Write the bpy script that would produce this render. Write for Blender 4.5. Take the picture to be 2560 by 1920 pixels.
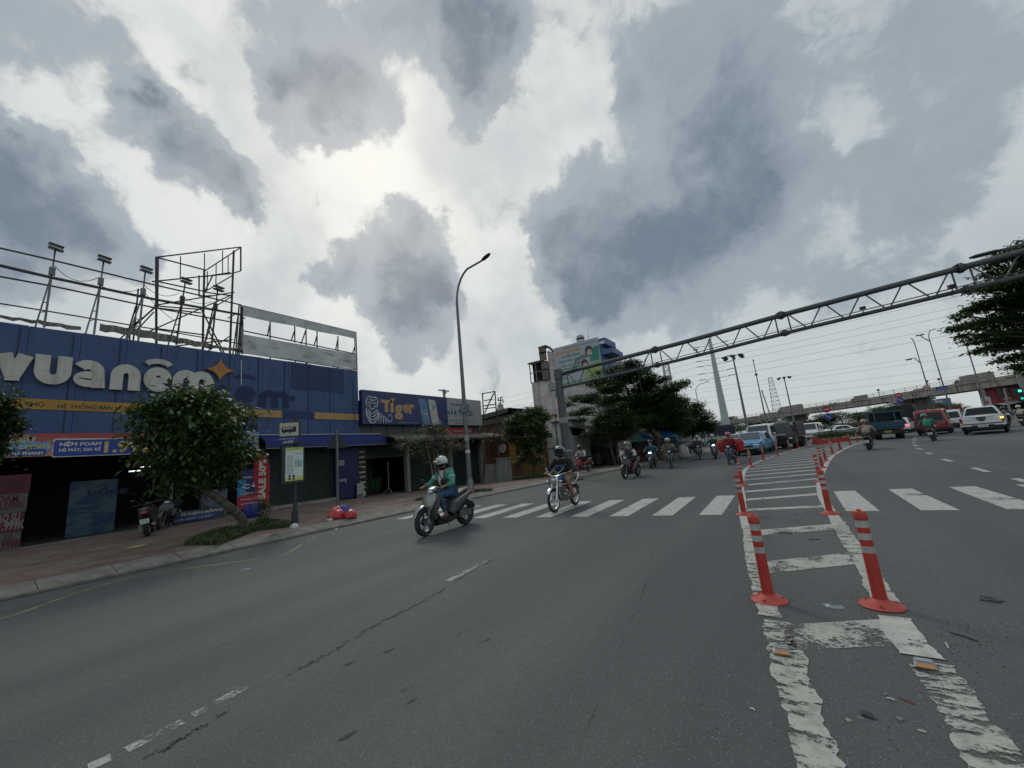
import bpy, bmesh, math, random
import numpy as np
from mathutils import Vector, Matrix, noise as mnoise
R = math.radians
rnd = random.Random(7)
C = bpy.context.scene.collection
for o in list(bpy.data.objects): bpy.data.objects.remove(o)
# camera
W0, H0, FPX = 2560., 1920., 961.7          # photo size and focal length in its pixels
EYE = Vector((0, 0, 1.62)); YAW = -0.59501; PITCH = math.atan(152/831.); ROLL = R(5.46)
_F = Vector((math.sin(YAW)*math.cos(PITCH), math.cos(YAW)*math.cos(PITCH), math.sin(PITCH)))
_r0 = Vector((math.cos(YAW), -math.sin(YAW), 0)); _u0 = _r0.cross(_F)
_r = _r0*math.cos(ROLL) - _u0*math.sin(ROLL); _u = _u0*math.cos(ROLL) + _r0*math.sin(ROLL)
cam = bpy.data.cameras.new('camera'); camo = bpy.data.objects.new('camera', cam); C.objects.link(camo)
cam.sensor_width = 36; cam.lens = FPX/W0*36; cam.clip_start = .05; cam.clip_end = 9000
m = Matrix((_r, _u, -_F)).transposed().to_4x4(); m.translation = EYE
camo.matrix_world = m
bpy.context.scene.camera = camo
# survey helpers: turn a measured pixel of the photograph into a point of the place
ZD = dict(D=(1000,880,3.456), A=(0,580,3.456), B=(0,1000,3.456), C=(560,740,3.456), E1=(560,1000,5.027), E2=(1280,820,5.027),
  E3=(1640,1000,5.027), E4=(2080,860,4.608), E5=(1680,820,3.95), E6=(1360,600,1.843), E7=(1800,1200,2.304),
  F1=(1740,980,8.296), F2=(2000,980,8.296), F3=(2260,920,7.373), F4=(1040,1100,6.6375), F5=(1360,1100,8.29), F6=(1540,1020,9.218),
  O=(0,0,.8641), S=(0,0,1.), L=(0,1280,1.728))
def ray(k, a, b):
 x0, y0, s = ZD[k]; x = x0+a/s; y = y0+b/s
 return (_F*FPX + _r*(x-W0/2) - _u*(y-H0/2)).normalized()
def G(k, a, b, z=0.):
 d = ray(k, a, b); return EYE + d*((z-EYE.z)/d.z)
def onX(k, a, b, X): d = ray(k, a, b); return EYE + d*(X/d.x)
def onY(k, a, b, Y): d = ray(k, a, b); return EYE + d*(Y/d.y)
def above(g, k, a, b):                     # height at which this pixel stands over ground point g
 d = ray(k, a, b); return EYE.z + d.z*math.hypot(g[0], g[1])/math.hypot(d.x, d.y)
KERB = [(-30,-11.6),(-5,-11.45),(1.2,-11.3),(4.5,-11.16),(6.2,-11.08),(8.85,-11.0),(12.2,-10.78),(17.9,-10.2),(21.5,-9.65),(25.5,-8.97),(31,-7.7),(37,-6.6),(44,-6.3),(52,-7.2),(62,-10),(80,-17),(110,-30)]
def kx(y): return float(np.interp(y, [k[0] for k in KERB], [k[1] for k in KERB]))
def pz(x, y):                              # pavement level
 t = max(0., min(1., (kx(y)-x)/9.)); d = np.interp(y, [10, 24, 40], [0, .5, .5])
 return .15 - float(d)*t
def GP(k, a, b):
 z = .15
 for _ in range(12):
  g = G(k, a, b, z); z = pz(g.x, g.y)
 return Vector((g.x, g.y, z))
# node helpers
class NT:
 def __init__(s, tree): s.t = tree; s.n = tree.nodes; s.l = tree.links; s.n.clear()
 def add(s, typ, **kw):
  n = s.n.new(typ)
  for k, v in kw.items():
   if k.startswith('i_'):
    key = k[2:]; key = int(key) if key.isdigit() else key.replace('_', ' ')
    if hasattr(v, 'is_linked') or isinstance(v, bpy.types.NodeSocket): s.l.new(v, n.inputs[key])
    else: n.inputs[key].default_value = v
   else: setattr(n, k, v)
  return n
 def math(s, op, a, b=0., c=None):
  n = s.n.new('ShaderNodeMath'); n.operation = op
  for i, v in enumerate([a, b] + ([c] if c is not None else [])):
   if isinstance(v, bpy.types.NodeSocket): s.l.new(v, n.inputs[i])
   else: n.inputs[i].default_value = v
  return n.outputs[0]
 def ramp(s, v, a, b, c=0., d=1., smooth=True):
  n = s.n.new('ShaderNodeMapRange'); n.interpolation_type = 'SMOOTHSTEP' if smooth else 'LINEAR'
  s.l.new(v, n.inputs[0])
  for i, q in enumerate((a, b, c, d)): n.inputs[i+1].default_value = q
  return n.outputs[0]
 def mix(s, f, a, b, blend='MIX'):
  n = s.n.new('ShaderNodeMix'); n.data_type = 'RGBA'; n.blend_type = blend
  for key, v in ((0, f), (6, a), (7, b)):
   if isinstance(v, bpy.types.NodeSocket): s.l.new(v, n.inputs[key])
   else: n.inputs[key].default_value = v if key == 0 else (*v[:3], 1)
  return n.outputs[2]
 def noise(s, vec, scale, detail=3, rough=.5, dist=0.):
  n = s.n.new('ShaderNodeTexNoise'); s.l.new(vec, n.inputs['Vector'])
  n.inputs['Scale'].default_value = scale; n.inputs['Detail'].default_value = detail
  n.inputs['Roughness'].default_value = rough; n.inputs['Distortion'].default_value = dist
  return n
 def mapping(s, vec, scale=(1,1,1), rot=(0,0,0), loc=(0,0,0)):
  n = s.n.new('ShaderNodeMapping'); s.l.new(vec, n.inputs[0])
  n.inputs['Scale'].default_value = scale; n.inputs['Rotation'].default_value = rot; n.inputs['Location'].default_value = loc
  return n.outputs[0]
def srgb(r, g, b):
 f = lambda c: (c/255/12.92) if c/255 <= .04045 else ((c/255+.055)/1.055)**2.4
 return (f(r), f(g), f(b))
# world: broken cloud over a bright veiled sky
sundir = ray('O', 800, 330)
sun_el = math.asin(sundir.z); sun_az = math.atan2(sundir.x, sundir.y)
world = bpy.data.worlds.new('World'); bpy.context.scene.world = world; world.use_nodes = True
t = NT(world.node_tree)
tc = t.add('ShaderNodeTexCoord').outputs['Generated']
sky = t.add('ShaderNodeTexSky', sky_type='NISHITA', sun_disc=False, sun_elevation=sun_el, sun_rotation=sun_az, air_density=1., dust_density=3.)
def vadd(a, b):
 n = t.add('ShaderNodeVectorMath', operation='ADD'); t.l.new(a, n.inputs[0]); t.l.new(b, n.inputs[1]); return n.outputs[0]
def vscale(a, k):
 n = t.add('ShaderNodeVectorMath', operation='SCALE'); t.l.new(a, n.inputs[0]); n.inputs['Scale'].default_value = k; return n.outputs[0]
def vsub(a, c):
 n = t.add('ShaderNodeVectorMath', operation='SUBTRACT'); t.l.new(a, n.inputs[0]); n.inputs[1].default_value = c; return n.outputs[0]
n1 = t.noise(tc, 2.6, 2, .5).outputs['Color']; n2 = t.noise(tc, 8.5, 5, .6).outputs['Color']
warp = vadd(vadd(tc, vscale(vsub(n1, (.5,.5,.5)), .14)), vscale(vsub(n2, (.5,.5,.5)), .15))
BL = []   # x, y (display px), radius, weight
def bl(w, *pts):
 for p in pts: BL.append((*p, w))
bl(1.15, (600,70,170),(740,130,170),(640,230,150),(760,250,120),(700,320,85),(850,40,120),(1000,60,150),(1080,150,130),(1060,250,85),(560,170,85),(1120,60,90))
bl(.48, (400,130,75),(960,180,110),(980,320,60),(850,260,60),(460,190,60),(1000,20,170),(1330,60,120),(1250,40,90))
bl(1.35, (330,260,110),(400,340,125),(490,390,100),(520,450,50),(300,215,60))
bl(1.15, (60,360,150),(150,440,140),(250,520,110),(110,540,150),(330,560,70),(20,300,70),(-60,450,200),(10,600,90))
bl(1.05, (800,600,115),(900,560,110),(900,650,110),(720,590,55),(885,480,50),(850,690,75),(670,580,40),(960,620,60))
bl(.5, (780,425,34),(930,765,62),(1070,740,45),(1050,820,58),(860,775,48),(970,480,35),(960,690,70),(700,450,24))
bl(1.1, (1190,450,100),(1290,500,130),(1250,590,120),(1320,630,120),(1440,570,130),(1380,540,140),(1560,520,120),(1180,530,80),(1660,430,120),(1280,640,80))
bl(.55, (1400,440,160),(1310,390,90),(1230,340,55),(1500,400,160),(1600,360,150),(1560,270,130))
bl(.5, (1450,200,150),(1380,140,110),(1350,230,80),(1600,170,130),(1560,60,140),(1680,90,120),(1750,140,80),(1640,260,120),(1780,390,90),(1480,80,150),(1760,320,60))
bl(.52, (1850,600,90),(1780,620,80),(1900,530,110),(1990,470,110),(2080,380,100),(2150,290,90),(2000,570,90),(2100,590,80),(2190,560,90),(1900,400,110),(2170,180,120),(2020,250,110),(2200,60,130))
bl(.45, (1700,640,90),(1560,640,90),(1900,120,110),(2000,60,130),(2150,420,50),(2050,430,60),(1500,700,60),(2100,700,70),(2000,790,60),(1700,560,90),(1950,330,90))
bl(.35, (150,60,200),(60,130,150),(250,120,100),(1050,560,50),(1900,760,40),(1800,740,35))
# cloud banks beyond the frame so the light comes from a whole sky
def dirblob(az, el, r, w): return (Vector((math.sin(R(az))*math.cos(R(el)), math.cos(R(az))*math.cos(R(el)), math.sin(R(el)))), r, w)
blobs = []
for x, y, r, w in BL:
 c = ray('O', x, y); e = ray('O', x+r*.71, y+r*.71); e2 = ray('O', x-r*.71, y-r*.71)
 blobs.append((c, (e-e2).length/2, w))
for a in [(60,40,.45,.7),(100,25,.4,.6),(150,35,.5,.8),(200,30,.45,.7),(250,40,.4,.6),(90,65,.4,.7),(210,65,.4,.7),(20,75,.3,.6),(-100,50,.3,.6)]: blobs.append(dirblob(*a))
field = None
for c, r, w in blobs:
 d = t.add('ShaderNodeVectorMath', operation='DISTANCE'); t.l.new(warp, d.inputs[0]); d.inputs[1].default_value = c
 v = t.ramp(d.outputs['Value'], r*1.35, 0., 0, w)
 field = v if field is None else t.math('ADD', field, v)
field = t.math('MINIMUM', t.math('MULTIPLY', field, .85), 2.2)
fbm = t.noise(warp, 5.5, 10, .62, .35).outputs['Fac']; fb2 = t.noise(tc, 3.2, 4, .55).outputs['Fac']; fb3 = t.noise(tc, 17., 7, .62, .5).outputs['Fac']
dens = t.math('ADD', field, t.math('ADD', t.math('MULTIPLY', t.math('SUBTRACT', fbm, .5), 1.7), t.math('MULTIPLY', t.math('SUBTRACT', fb3, .5), .95)))
dot = t.add('ShaderNodeVectorMath', operation='DOT_PRODUCT'); t.l.new(tc, dot.inputs[0]); dot.inputs[1].default_value = sundir
glow = t.ramp(dot.outputs['Value'], .62, 1.0)
sp = t.add('ShaderNodeSeparateXYZ'); t.l.new(tc, sp.inputs[0])
# bright high veil, mottled; thin cloud edges glow, thick cores go slate blue
veil = t.mix(glow, (4.9,5.4,5.5), (7.1,7.3,7.1))
veil = t.mix(t.ramp(fb2, .44, .66, 0, .6), veil, (3.9,4.4,4.75))
veil = t.mix(t.ramp(t.noise(warp, 3., 8, .62, .4).outputs['Fac'], .5, .7, 0, .5), veil, (4.1,4.6,4.9))
low = t.ramp(sp.outputs['Z'], .30, .03, 0, .6)
veil = t.mix(low, veil, (5.6,5.95,5.95))
thin = t.mix(glow, (4.2,4.7,5.0), (5.6,5.8,5.7))
cloud = t.mix(t.ramp(dens, .30, .75), thin, t.mix(glow, (3.0,3.55,4.0), (3.3,3.8,4.2)))
cloud = t.mix(t.ramp(dens, .8, 2.05), cloud, (1.45,1.9,2.4))
cloud = t.mix(t.ramp(t.noise(warp, 4.2, 8, .62, .3).outputs['Fac'], .45, .72, 0, .45), cloud, (3.6,4.1,4.5))
col = t.mix(t.ramp(dens, .16, .55), veil, cloud)
col = t.mix(.95, sky.outputs[0], col)
below = t.ramp(sp.outputs['Z'], -.02, .0)
col = t.mix(below, (1.2,1.25,1.25), col)
bg = t.add('ShaderNodeBackground', i_Strength=.1); t.l.new(col, bg.inputs[0])
out = t.add('ShaderNodeOutputWorld'); t.l.new(bg.outputs[0], out.inputs[0])
world.cycles.sampling_method = 'MANUAL'; world.cycles.sample_map_resolution = 512
sun = bpy.data.lights.new('sun', 'SUN'); sun.energy = .6; sun.angle = R(14); sun.color = (1, .96, .9)
suno = bpy.data.objects.new('sun', sun); C.objects.link(suno)
suno.rotation_euler = sundir.to_track_quat('Z', 'Y').to_euler(); suno.location = (0, 0, 60)
sc = bpy.context.scene
sc.view_settings.view_transform = 'Standard'; sc.view_settings.look = 'None'; sc.view_settings.gamma = 1; sc.view_settings.exposure = .12
sc.cycles.use_denoising = True; sc.cycles.max_bounces = 5; sc.cycles.diffuse_bounces = 2; sc.cycles.glossy_bounces = 3; sc.cycles.transparent_max_bounces = 12
sc.cycles.caustics_reflective = False; sc.cycles.caustics_refractive = False
# materials
MATS = {}
def new_mat(name):
 m = bpy.data.materials.new(name); m.use_nodes = True; MATS[name] = m
 return m, NT(m.node_tree)
def finish(t, bsdf_out, bump=None):
 o = t.add('ShaderNodeOutputMaterial'); t.l.new(bsdf_out, o.inputs[0])
def mat(name, col, rough=.6, metal=0., var=.12, scale=6., bump=0., spec=.5, coat=0., dirt=None, dirtamt=0., streak=0.):
 """procedural surface: base colour with uneven tone, optional dirt and bump"""
 if name in MATS: return MATS[name]
 m, t = new_mat(name)
 tc = t.add('ShaderNodeTexCoord').outputs['Object']
 n = t.noise(tc, scale, 5, .6)
 lo = tuple(c*(1-var) for c in col); hi = tuple(min(1, c*(1+var)) for c in col)
 c = t.mix(t.ramp(n.outputs['Fac'], .3, .7), lo, hi)
 if dirt:
  nd = t.noise(t.mapping(tc, (1,1,.16) if streak else (1,1,1)), 4. if streak else 2.3, 6, .65)
  c = t.mix(t.ramp(nd.outputs['Fac'], .5, .74, 0, dirtamt), c, dirt)
 b = t.add('ShaderNodeBsdfPrincipled', i_Roughness=rough, i_Metallic=metal)
 b.inputs['Specular IOR Level'].default_value = spec
 if coat: b.inputs['Coat Weight'].default_value = coat; b.inputs['Coat Roughness'].default_value = .06
 t.l.new(c, b.inputs['Base Color'])
 rr = t.math('MULTIPLY_ADD', n.outputs['Fac'], .25*rough, rough*.88); t.l.new(rr, b.inputs['Roughness'])
 if bump:
  bn = t.noise(tc, scale*4, 4, .6); bp = t.add('ShaderNodeBump', i_Strength=bump, i_Distance=.02); t.l.new(bn.outputs['Fac'], bp.inputs['Height']); t.l.new(bp.outputs[0], b.inputs['Normal'])
 finish(t, b.outputs[0]); return m
def emis(name, col, s):
 if name in MATS: return MATS[name]
 m, t = new_mat(name); e = t.add('ShaderNodeEmission', i_Strength=s); e.inputs[0].default_value = (*col, 1); finish(t, e.outputs[0]); return m
def glassmat(name, col=(.02,.025,.03), rough=.06):
 if name in MATS: return MATS[name]
 m, t = new_mat(name); b = t.add('ShaderNodeBsdfPrincipled', i_Roughness=rough); b.inputs['Base Color'].default_value = (*col, 1)
 b.inputs['Coat Weight'].default_value = .6 if 'wind' in name else .15; b.inputs['Specular IOR Level'].default_value = .4 if 'wind' in name else .25; finish(t, b.outputs[0]); return m
# asphalt
def asphalt():
 m, t = new_mat('asphalt')
 pos = t.add('ShaderNodeNewGeometry').outputs['Position']
 fine = t.noise(pos, 42, 5, .7).outputs['Fac']; mid = t.noise(pos, 14, 6, .6).outputs['Fac']
 big = t.noise(t.mapping(pos, (1,.35,1)), .35, 5, .6).outputs['Fac']; lanes = t.noise(t.mapping(pos, (1,.05,1)), .8, 3, .5).outputs['Fac']
 c = t.mix(t.ramp(big, .3, .7), (.088,.098,.097), (.125,.134,.131))
 c = t.mix(t.ramp(lanes, .42, .62, 0, .55), c, (.066,.074,.075))
 c = t.mix(t.ramp(mid, .35, .68, 0, .35), c, (.068,.075,.076))
 c = t.mix(t.ramp(fine, .38, .66, 0, .5), c, (.062,.068,.068)); c = t.mix(t.ramp(fine, .56, .72, 0, .45), c, (.19,.20,.195))
 vo = t.add('ShaderNodeTexVoronoi', i_Scale=75.); t.l.new(pos, vo.inputs['Vector'])
 stone = t.ramp(vo.outputs['Distance'], .30, .18); pick = t.ramp(t.add('ShaderNodeSeparateColor', i_0=vo.outputs['Color']).outputs[0], .55, .75)
 c = t.mix(t.math('MULTIPLY', t.math('MULTIPLY', stone, pick), .75), c, (.34,.35,.34))
 dk = t.ramp(t.add('ShaderNodeSeparateColor', i_0=vo.outputs['Color']).outputs[1], .7, .85)
 c = t.mix(t.math('MULTIPLY', t.math('MULTIPLY', stone, dk), .6), c, (.03,.033,.035))
 pit = t.noise(pos, 3.3, 8, .72).outputs['Fac']; c = t.mix(t.ramp(pit, .66, .73, 0, .6), c, (.035,.038,.04))
 b = t.add('ShaderNodeBsdfPrincipled', i_Roughness=.72); t.l.new(c, b.inputs['Base Color']); b.inputs['Specular IOR Level'].default_value = .35
 h = t.math('ADD', t.math('MULTIPLY', fine, .5), t.math('ADD', mid, t.math('MULTIPLY', stone, .4)))
 bp = t.add('ShaderNodeBump', i_Strength=.45, i_Distance=.012); t.l.new(h, bp.inputs['Height']); t.l.new(bp.outputs[0], b.inputs['Normal'])
 finish(t, b.outputs[0]); return m
def marking(name, col, wear=.5, streaky=0., soft=.06):
 m, t = new_mat(name)
 pos = t.add('ShaderNodeNewGeometry').outputs['Position']
 a = t.noise(t.mapping(pos, (1.8,5.,1)) if streaky else pos, 2.2 if streaky else 2.6, 8, .7, .2).outputs['Fac']; f = t.noise(pos, 38, 5, .7).outputs['Fac']; g = t.noise(pos, .55, 3, .5).outputs['Fac']
 v = t.math('ADD', t.math('ADD', t.math('MULTIPLY', a, .52+streaky*.3), t.math('MULTIPLY', f, .30)), t.math('MULTIPLY', g, .3))
 al = t.ramp(v, wear-soft, wear+soft)
 c = t.mix(t.ramp(t.noise(pos, 9, 6, .7).outputs['Fac'], .4, .72), col, tuple(x*.62 for x in col))
 b = t.add('ShaderNodeBsdfPrincipled', i_Roughness=.7); t.l.new(c, b.inputs['Base Color'])
 tr = t.add('ShaderNodeBsdfTransparent'); mx = t.add('ShaderNodeMixShader'); t.l.new(al, mx.inputs[0]); t.l.new(tr.outputs[0], mx.inputs[1]); t.l.new(b.outputs[0], mx.inputs[2])
 finish(t, mx.outputs[0]); return m
def paving():
 m, t = new_mat('paving')
 pos = t.add('ShaderNodeNewGeometry').outputs['Position']
 br = t.add('ShaderNodeTexBrick', offset=.5); t.l.new(t.mapping(pos, (1,1,1), (0,0,R(90))), br.inputs['Vector'])
 for k, v in (('Scale', 1.), ('Brick Width', .42), ('Row Height', .21), ('Mortar Size', .022), ('Mortar Smooth', .3)): br.inputs[k].default_value = v
 br.inputs['Color1'].default_value = (.13,.07,.06,1); br.inputs['Color2'].default_value = (.20,.12,.10,1); br.inputs['Mortar'].default_value = (.11,.10,.09,1)
 n = t.noise(pos, 1.3, 6, .65).outputs['Fac']; c = t.mix(t.ramp(n, .42, .66, 0, .75), br.outputs[0], (.20,.185,.165))
 n2 = t.noise(pos, 9, 5, .7).outputs['Fac']; c = t.mix(t.ramp(n2, .5, .8, 0, .5), c, (.05,.042,.036))
 b = t.add('ShaderNodeBsdfPrincipled', i_Roughness=.85); t.l.new(c, b.inputs['Base Color'])
 bp = t.add('ShaderNodeBump', i_Strength=.5, i_Distance=.01, invert=True); t.l.new(br.outputs['Fac'], bp.inputs['Height']); t.l.new(bp.outputs[0], b.inputs['Normal'])
 finish(t, b.outputs[0]); return m
def streaked(name, col, stain, amt=.6, sx=3., sz=.22, th=.5, base2=None, rough=.55, seam=0.):
 """painted or rendered wall with vertical run-off streaks and blotches"""
 m, t = new_mat(name)
 pos = t.add('ShaderNodeNewGeometry').outputs['Position']
 n = t.noise(t.mapping(pos, (sx,sx,sz)), 1.6, 6, .7).outputs['Fac']; n2 = t.noise(pos, .9, 6, .65).outputs['Fac']; n3 = t.noise(t.mapping(pos, (14,14,.5)), 1., 3, .6).outputs['Fac']
 c = t.mix(t.ramp(n2, .35, .7), col, base2 or tuple(x*.8 for x in col))
 c = t.mix(t.ramp(n, th, th+.22, 0, amt), c, stain)
 c = t.mix(t.ramp(n3, .55, .8, 0, amt*.45), c, stain)
 b = t.add('ShaderNodeBsdfPrincipled', i_Roughness=rough); t.l.new(c, b.inputs['Base Color'])
 bp = t.add('ShaderNodeBump', i_Strength=.25, i_Distance=.02); t.l.new(n2, bp.inputs['Height']); t.l.new(bp.outputs[0], b.inputs['Normal'])
 finish(t, b.outputs[0]); return m
def leafmat(name, a, b_, c_, rough=.5):
 m, t = new_mat(name)
 at = t.add('ShaderNodeAttribute', attribute_name='tone').outputs['Fac']
 c = t.mix(t.ramp(at, 0, .6, smooth=False), a, b_); c = t.mix(t.ramp(at, .72, 1., smooth=False), c, c_)
 p = t.add('ShaderNodeBsdfPrincipled', i_Roughness=rough); t.l.new(c, p.inputs['Base Color'])
 tl = t.add('ShaderNodeBsdfTranslucent'); t.l.new(t.mix(.5, c, (.10,.16,.02)), tl.inputs[0])
 mx = t.add('ShaderNodeMixShader', i_0=.28); t.l.new(p.outputs[0], mx.inputs[1]); t.l.new(tl.outputs[0], mx.inputs[2])
 finish(t, mx.outputs[0]); return m
M_asph = asphalt(); M_pave = paving()
M_white_mark = marking('white_marking', (.50,.50,.465), .48, 0., .03)
M_worn = marking('worn_white_marking', (.47,.46,.41), .685, 1., .04)
M_edge = marking('edge_marking', (.47,.46,.41), .66, 1., .04)
M_faint = marking('faint_marking', (.42,.42,.38), .60, 0.)
M_yellow_mark = marking('yellow_marking', (.27,.24,.13), .53)
M_crack = marking('crack_shade', (.030,.033,.035), .575, 0., .04)
M_conc = mat('concrete', (.27,.265,.245), .85, var=.2, scale=3, bump=.3, dirt=(.10,.10,.09), dirtamt=.7)
M_kerb = mat('kerb_concrete', (.20,.19,.165), .9, var=.25, scale=4, bump=.4, dirt=(.09,.09,.08), dirtamt=.6)
M_bridge = streaked('bridge_concrete', (.27,.25,.215), (.06,.055,.045), .85, .6, .10, .45)
M_earth = mat('earth', (.07,.06,.045), .95, var=.4, scale=3, bump=.4)
M_steel = mat('galvanised_steel', (.15,.163,.17), .42, .55, .15, 5, dirt=(.12,.09,.07), dirtamt=.4)
M_dsteel = mat('dark_steel', (.045,.05,.055), .5, .5, .2, 8, dirt=(.12,.05,.03), dirtamt=.5)
M_frame = mat('weathered_frame_steel', (.06,.055,.06), .6, .4, .3, 8, dirt=(.16,.07,.045), dirtamt=.6)
M_white = mat('white_paint', (.75,.75,.73), .35, var=.06)
M_black = mat('black_plastic', (.014,.015,.017), .45, var=.3)
M_rubber = mat('tyre_rubber', (.022,.022,.024), .8, var=.3, bump=.2)
M_chrome = mat('chrome', (.72,.73,.74), .12, 1., .05)
M_alloy = mat('dark_alloy', (.16,.165,.17), .35, .8, .1)
M_glass = glassmat('tinted_glass'); M_glass2 = glassmat('windscreen_glass', (.06,.075,.08), .04)
M_red_l = mat('red_lens', (.35,.01,.012), .2, var=.1, coat=.6); M_amber = mat('amber_lens', (.75,.28,.03), .25, var=.1, coat=.5)
M_lens = mat('clear_lens', (.65,.67,.68), .1, .3, .05, coat=.8)
M_head = emis('lit_headlamp', (1,.97,.9), 5.); M_tail = emis('lit_tail_lamp', (1,.08,.1), 3.5); M_ind = emis('lit_indicator', (1,.5,.08), 5.)
M_skin = mat('skin', (.30,.15,.09), .6, var=.1); M_bark = mat('bark', (.055,.042,.032), .9, var=.4, scale=9, bump=.8, dirt=(.13,.12,.10), dirtamt=.5)
M_rope = mat('cable', (.02,.02,.022), .7)
# mesh builder
class MB:
 def __init__(s): s.v = []; s.f = []; s.m = []; s.sm = []; s.M = Matrix()
 def vert(s, p): s.v.append(tuple(s.M @ Vector(p))); return len(s.v)-1
 def face(s, ids, mi=0, sm=False): s.f.append(tuple(ids)); s.m.append(mi); s.sm.append(sm)
 def poly(s, pts, mi=0): s.face([s.vert(p) for p in pts], mi)
 def box(s, c, d, mi=0, rot=None, taper=1.):
  c = Vector(c); x, y, z = d[0]/2, d[1]/2, d[2]/2; q = []
  for sz in (-1, 1):
   k = taper if sz > 0 else 1.
   for sx, sy in ((-1,-1),(1,-1),(1,1),(-1,1)):
    p = Vector((sx*x*k, sy*y*k, sz*z))
    if rot is not None: p = rot @ p
    q.append(s.vert(c+p))
  for f in ((3,2,1,0),(4,5,6,7),(0,1,5,4),(1,2,6,5),(2,3,7,6),(3,0,4,7)): s.face([q[i] for i in f], mi)
  return s
 def b2(s, lo, hi, mi=0):
  lo = Vector(lo); hi = Vector(hi); return s.box((lo+hi)/2, hi-lo, mi)
 def ring(s, c, ax, rx, ry, n, up=None, pw=1., a0=0.):
  ax = Vector(ax).normalized(); up = Vector(up) if up is not None else (Vector((0,0,1)) if abs(ax.z) < .9 else Vector((0,1,0)))
  a = up.cross(ax).normalized(); b = ax.cross(a).normalized(); c = Vector(c); r = []
  for i in range(n):
   th = a0+2*math.pi*i/n; cs, sn = math.cos(th), math.sin(th)
   if pw != 1: cs = math.copysign(abs(cs)**pw, cs); sn = math.copysign(abs(sn)**pw, sn)
   r.append(s.vert(c + a*cs*rx + b*sn*ry))
  return r
 def skin(s, rings, mi=0, cap=True, sm=True):
  n = len(rings[0])
  for r0, r1 in zip(rings, rings[1:]):
   for i in range(n): j = (i+1) % n; s.face((r0[i], r0[j], r1[j], r1[i]), mi, sm)
  if cap: s.face(rings[0][::-1], mi); s.face(rings[-1], mi)
 def rod(s, a, b, r, r2=None, n=8, mi=0, cap=True):
  a = Vector(a); b = Vector(b); ax = b-a
  s.skin([s.ring(a, ax, r, r, n), s.ring(b, ax, r2 or r, r2 or r, n)], mi, cap); return s
 def bar(s, a, b, w, h=None, mi=0, up=None):
  a = Vector(a); b = Vector(b); ax = b-a
  k = 1/math.cos(math.pi/4)
  s.skin([s.ring(a, ax, w/2*k, (h or w)/2*k, 4, up, a0=math.pi/4), s.ring(b, ax, w/2*k, (h or w)/2*k, 4, up, a0=math.pi/4)], mi, True, False); return s
 def tube(s, pts, r, n=8, mi=0, cap=True):
  pts = [Vector(p) for p in pts]; rings = []; rr = r if isinstance(r, (list, tuple)) else [r]*len(pts); up = None
  for i, p in enumerate(pts):
   ax = (pts[min(i+1, len(pts)-1)] - pts[max(i-1, 0)]).normalized()
   if up is None: up = Vector((0,0,1)) if abs(ax.z) < .9 else Vector((0,1,0))
   a = up.cross(ax)
   if a.length < 1e-4: a = Vector((1,0,0)).cross(ax)
   a.normalize(); b = ax.cross(a).normalized(); up = b
   rings.append([s.vert(p + a*math.cos(2*math.pi*k/n)*rr[i] + b*math.sin(2*math.pi*k/n)*rr[i]) for k in range(n)])
  s.skin(rings, mi, cap); return s
 def sweep(s, secs, n=10, mi=0, pw=.7, cap=True):
  """secs: (centre, half width along X, half thickness); sections square to the path in the YZ plane"""
  rings = []; P = [Vector(q[0]) for q in secs]
  for i, (c, w, h) in enumerate(secs):
   ax = (P[min(i+1, len(P)-1)] - P[max(i-1, 0)]).normalized()
   nrm = ax.cross(Vector((1,0,0))).normalized(); r = []
   for k in range(n):
    th = 2*math.pi*(k+.5)/n; cs, sn = math.cos(th), math.sin(th)
    cs = math.copysign(abs(cs)**pw, cs); sn = math.copysign(abs(sn)**pw, sn)
    r.append(s.vert(Vector(c) + Vector((1,0,0))*cs*w + nrm*sn*h))
   rings.append(r)
  s.skin(rings, mi, cap); return s
 def lathe(s, c, prof, ax=(0,0,1), n=16, mi=0, cap=True):
  c = Vector(c); ax = Vector(ax).normalized()
  s.skin([s.ring(c+ax*h, ax, max(r, 1e-4), max(r, 1e-4), n) for r, h in prof], mi, cap); return s
 def ball(s, c, r, n=12, m=8, mi=0, lo=-90, hi=90):
  r = Vector(r) if not isinstance(r, (int, float)) else Vector((r, r, r)); c = Vector(c); rings = []
  for j in range(m+1):
   ph = R(lo+(hi-lo)*j/m); cp = max(math.cos(ph), 1e-3)
   rings.append([s.vert(c + Vector((r.x*cp*math.cos(2*math.pi*i/n), r.y*cp*math.sin(2*math.pi*i/n), r.z*math.sin(ph)))) for i in range(n)])
  s.skin(rings, mi); return s
 def torus(s, c, ax, RR, r, n=24, k=8, mi=0, flat=1., arc=None):
  c = Vector(c); ax = Vector(ax).normalized(); up = Vector((0,0,1)) if abs(ax.z) < .9 else Vector((0,1,0))
  a = up.cross(ax).normalized(); b = ax.cross(a); rings = []
  full = arc is None; a0, a1 = (0, 2*math.pi) if full else (R(arc[0]), R(arc[1]))
  cnt = n if full else n+1
  for i in range(cnt):
   th = a0+(a1-a0)*i/n; d = a*math.cos(th)+b*math.sin(th)
   rings.append([s.vert(c + d*(RR+r*math.cos(2*math.pi*j/k)) + ax*r*flat*math.sin(2*math.pi*j/k)) for j in range(k)])
  if full: rings.append(rings[0])
  s.skin(rings, mi, not full); return s
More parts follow.
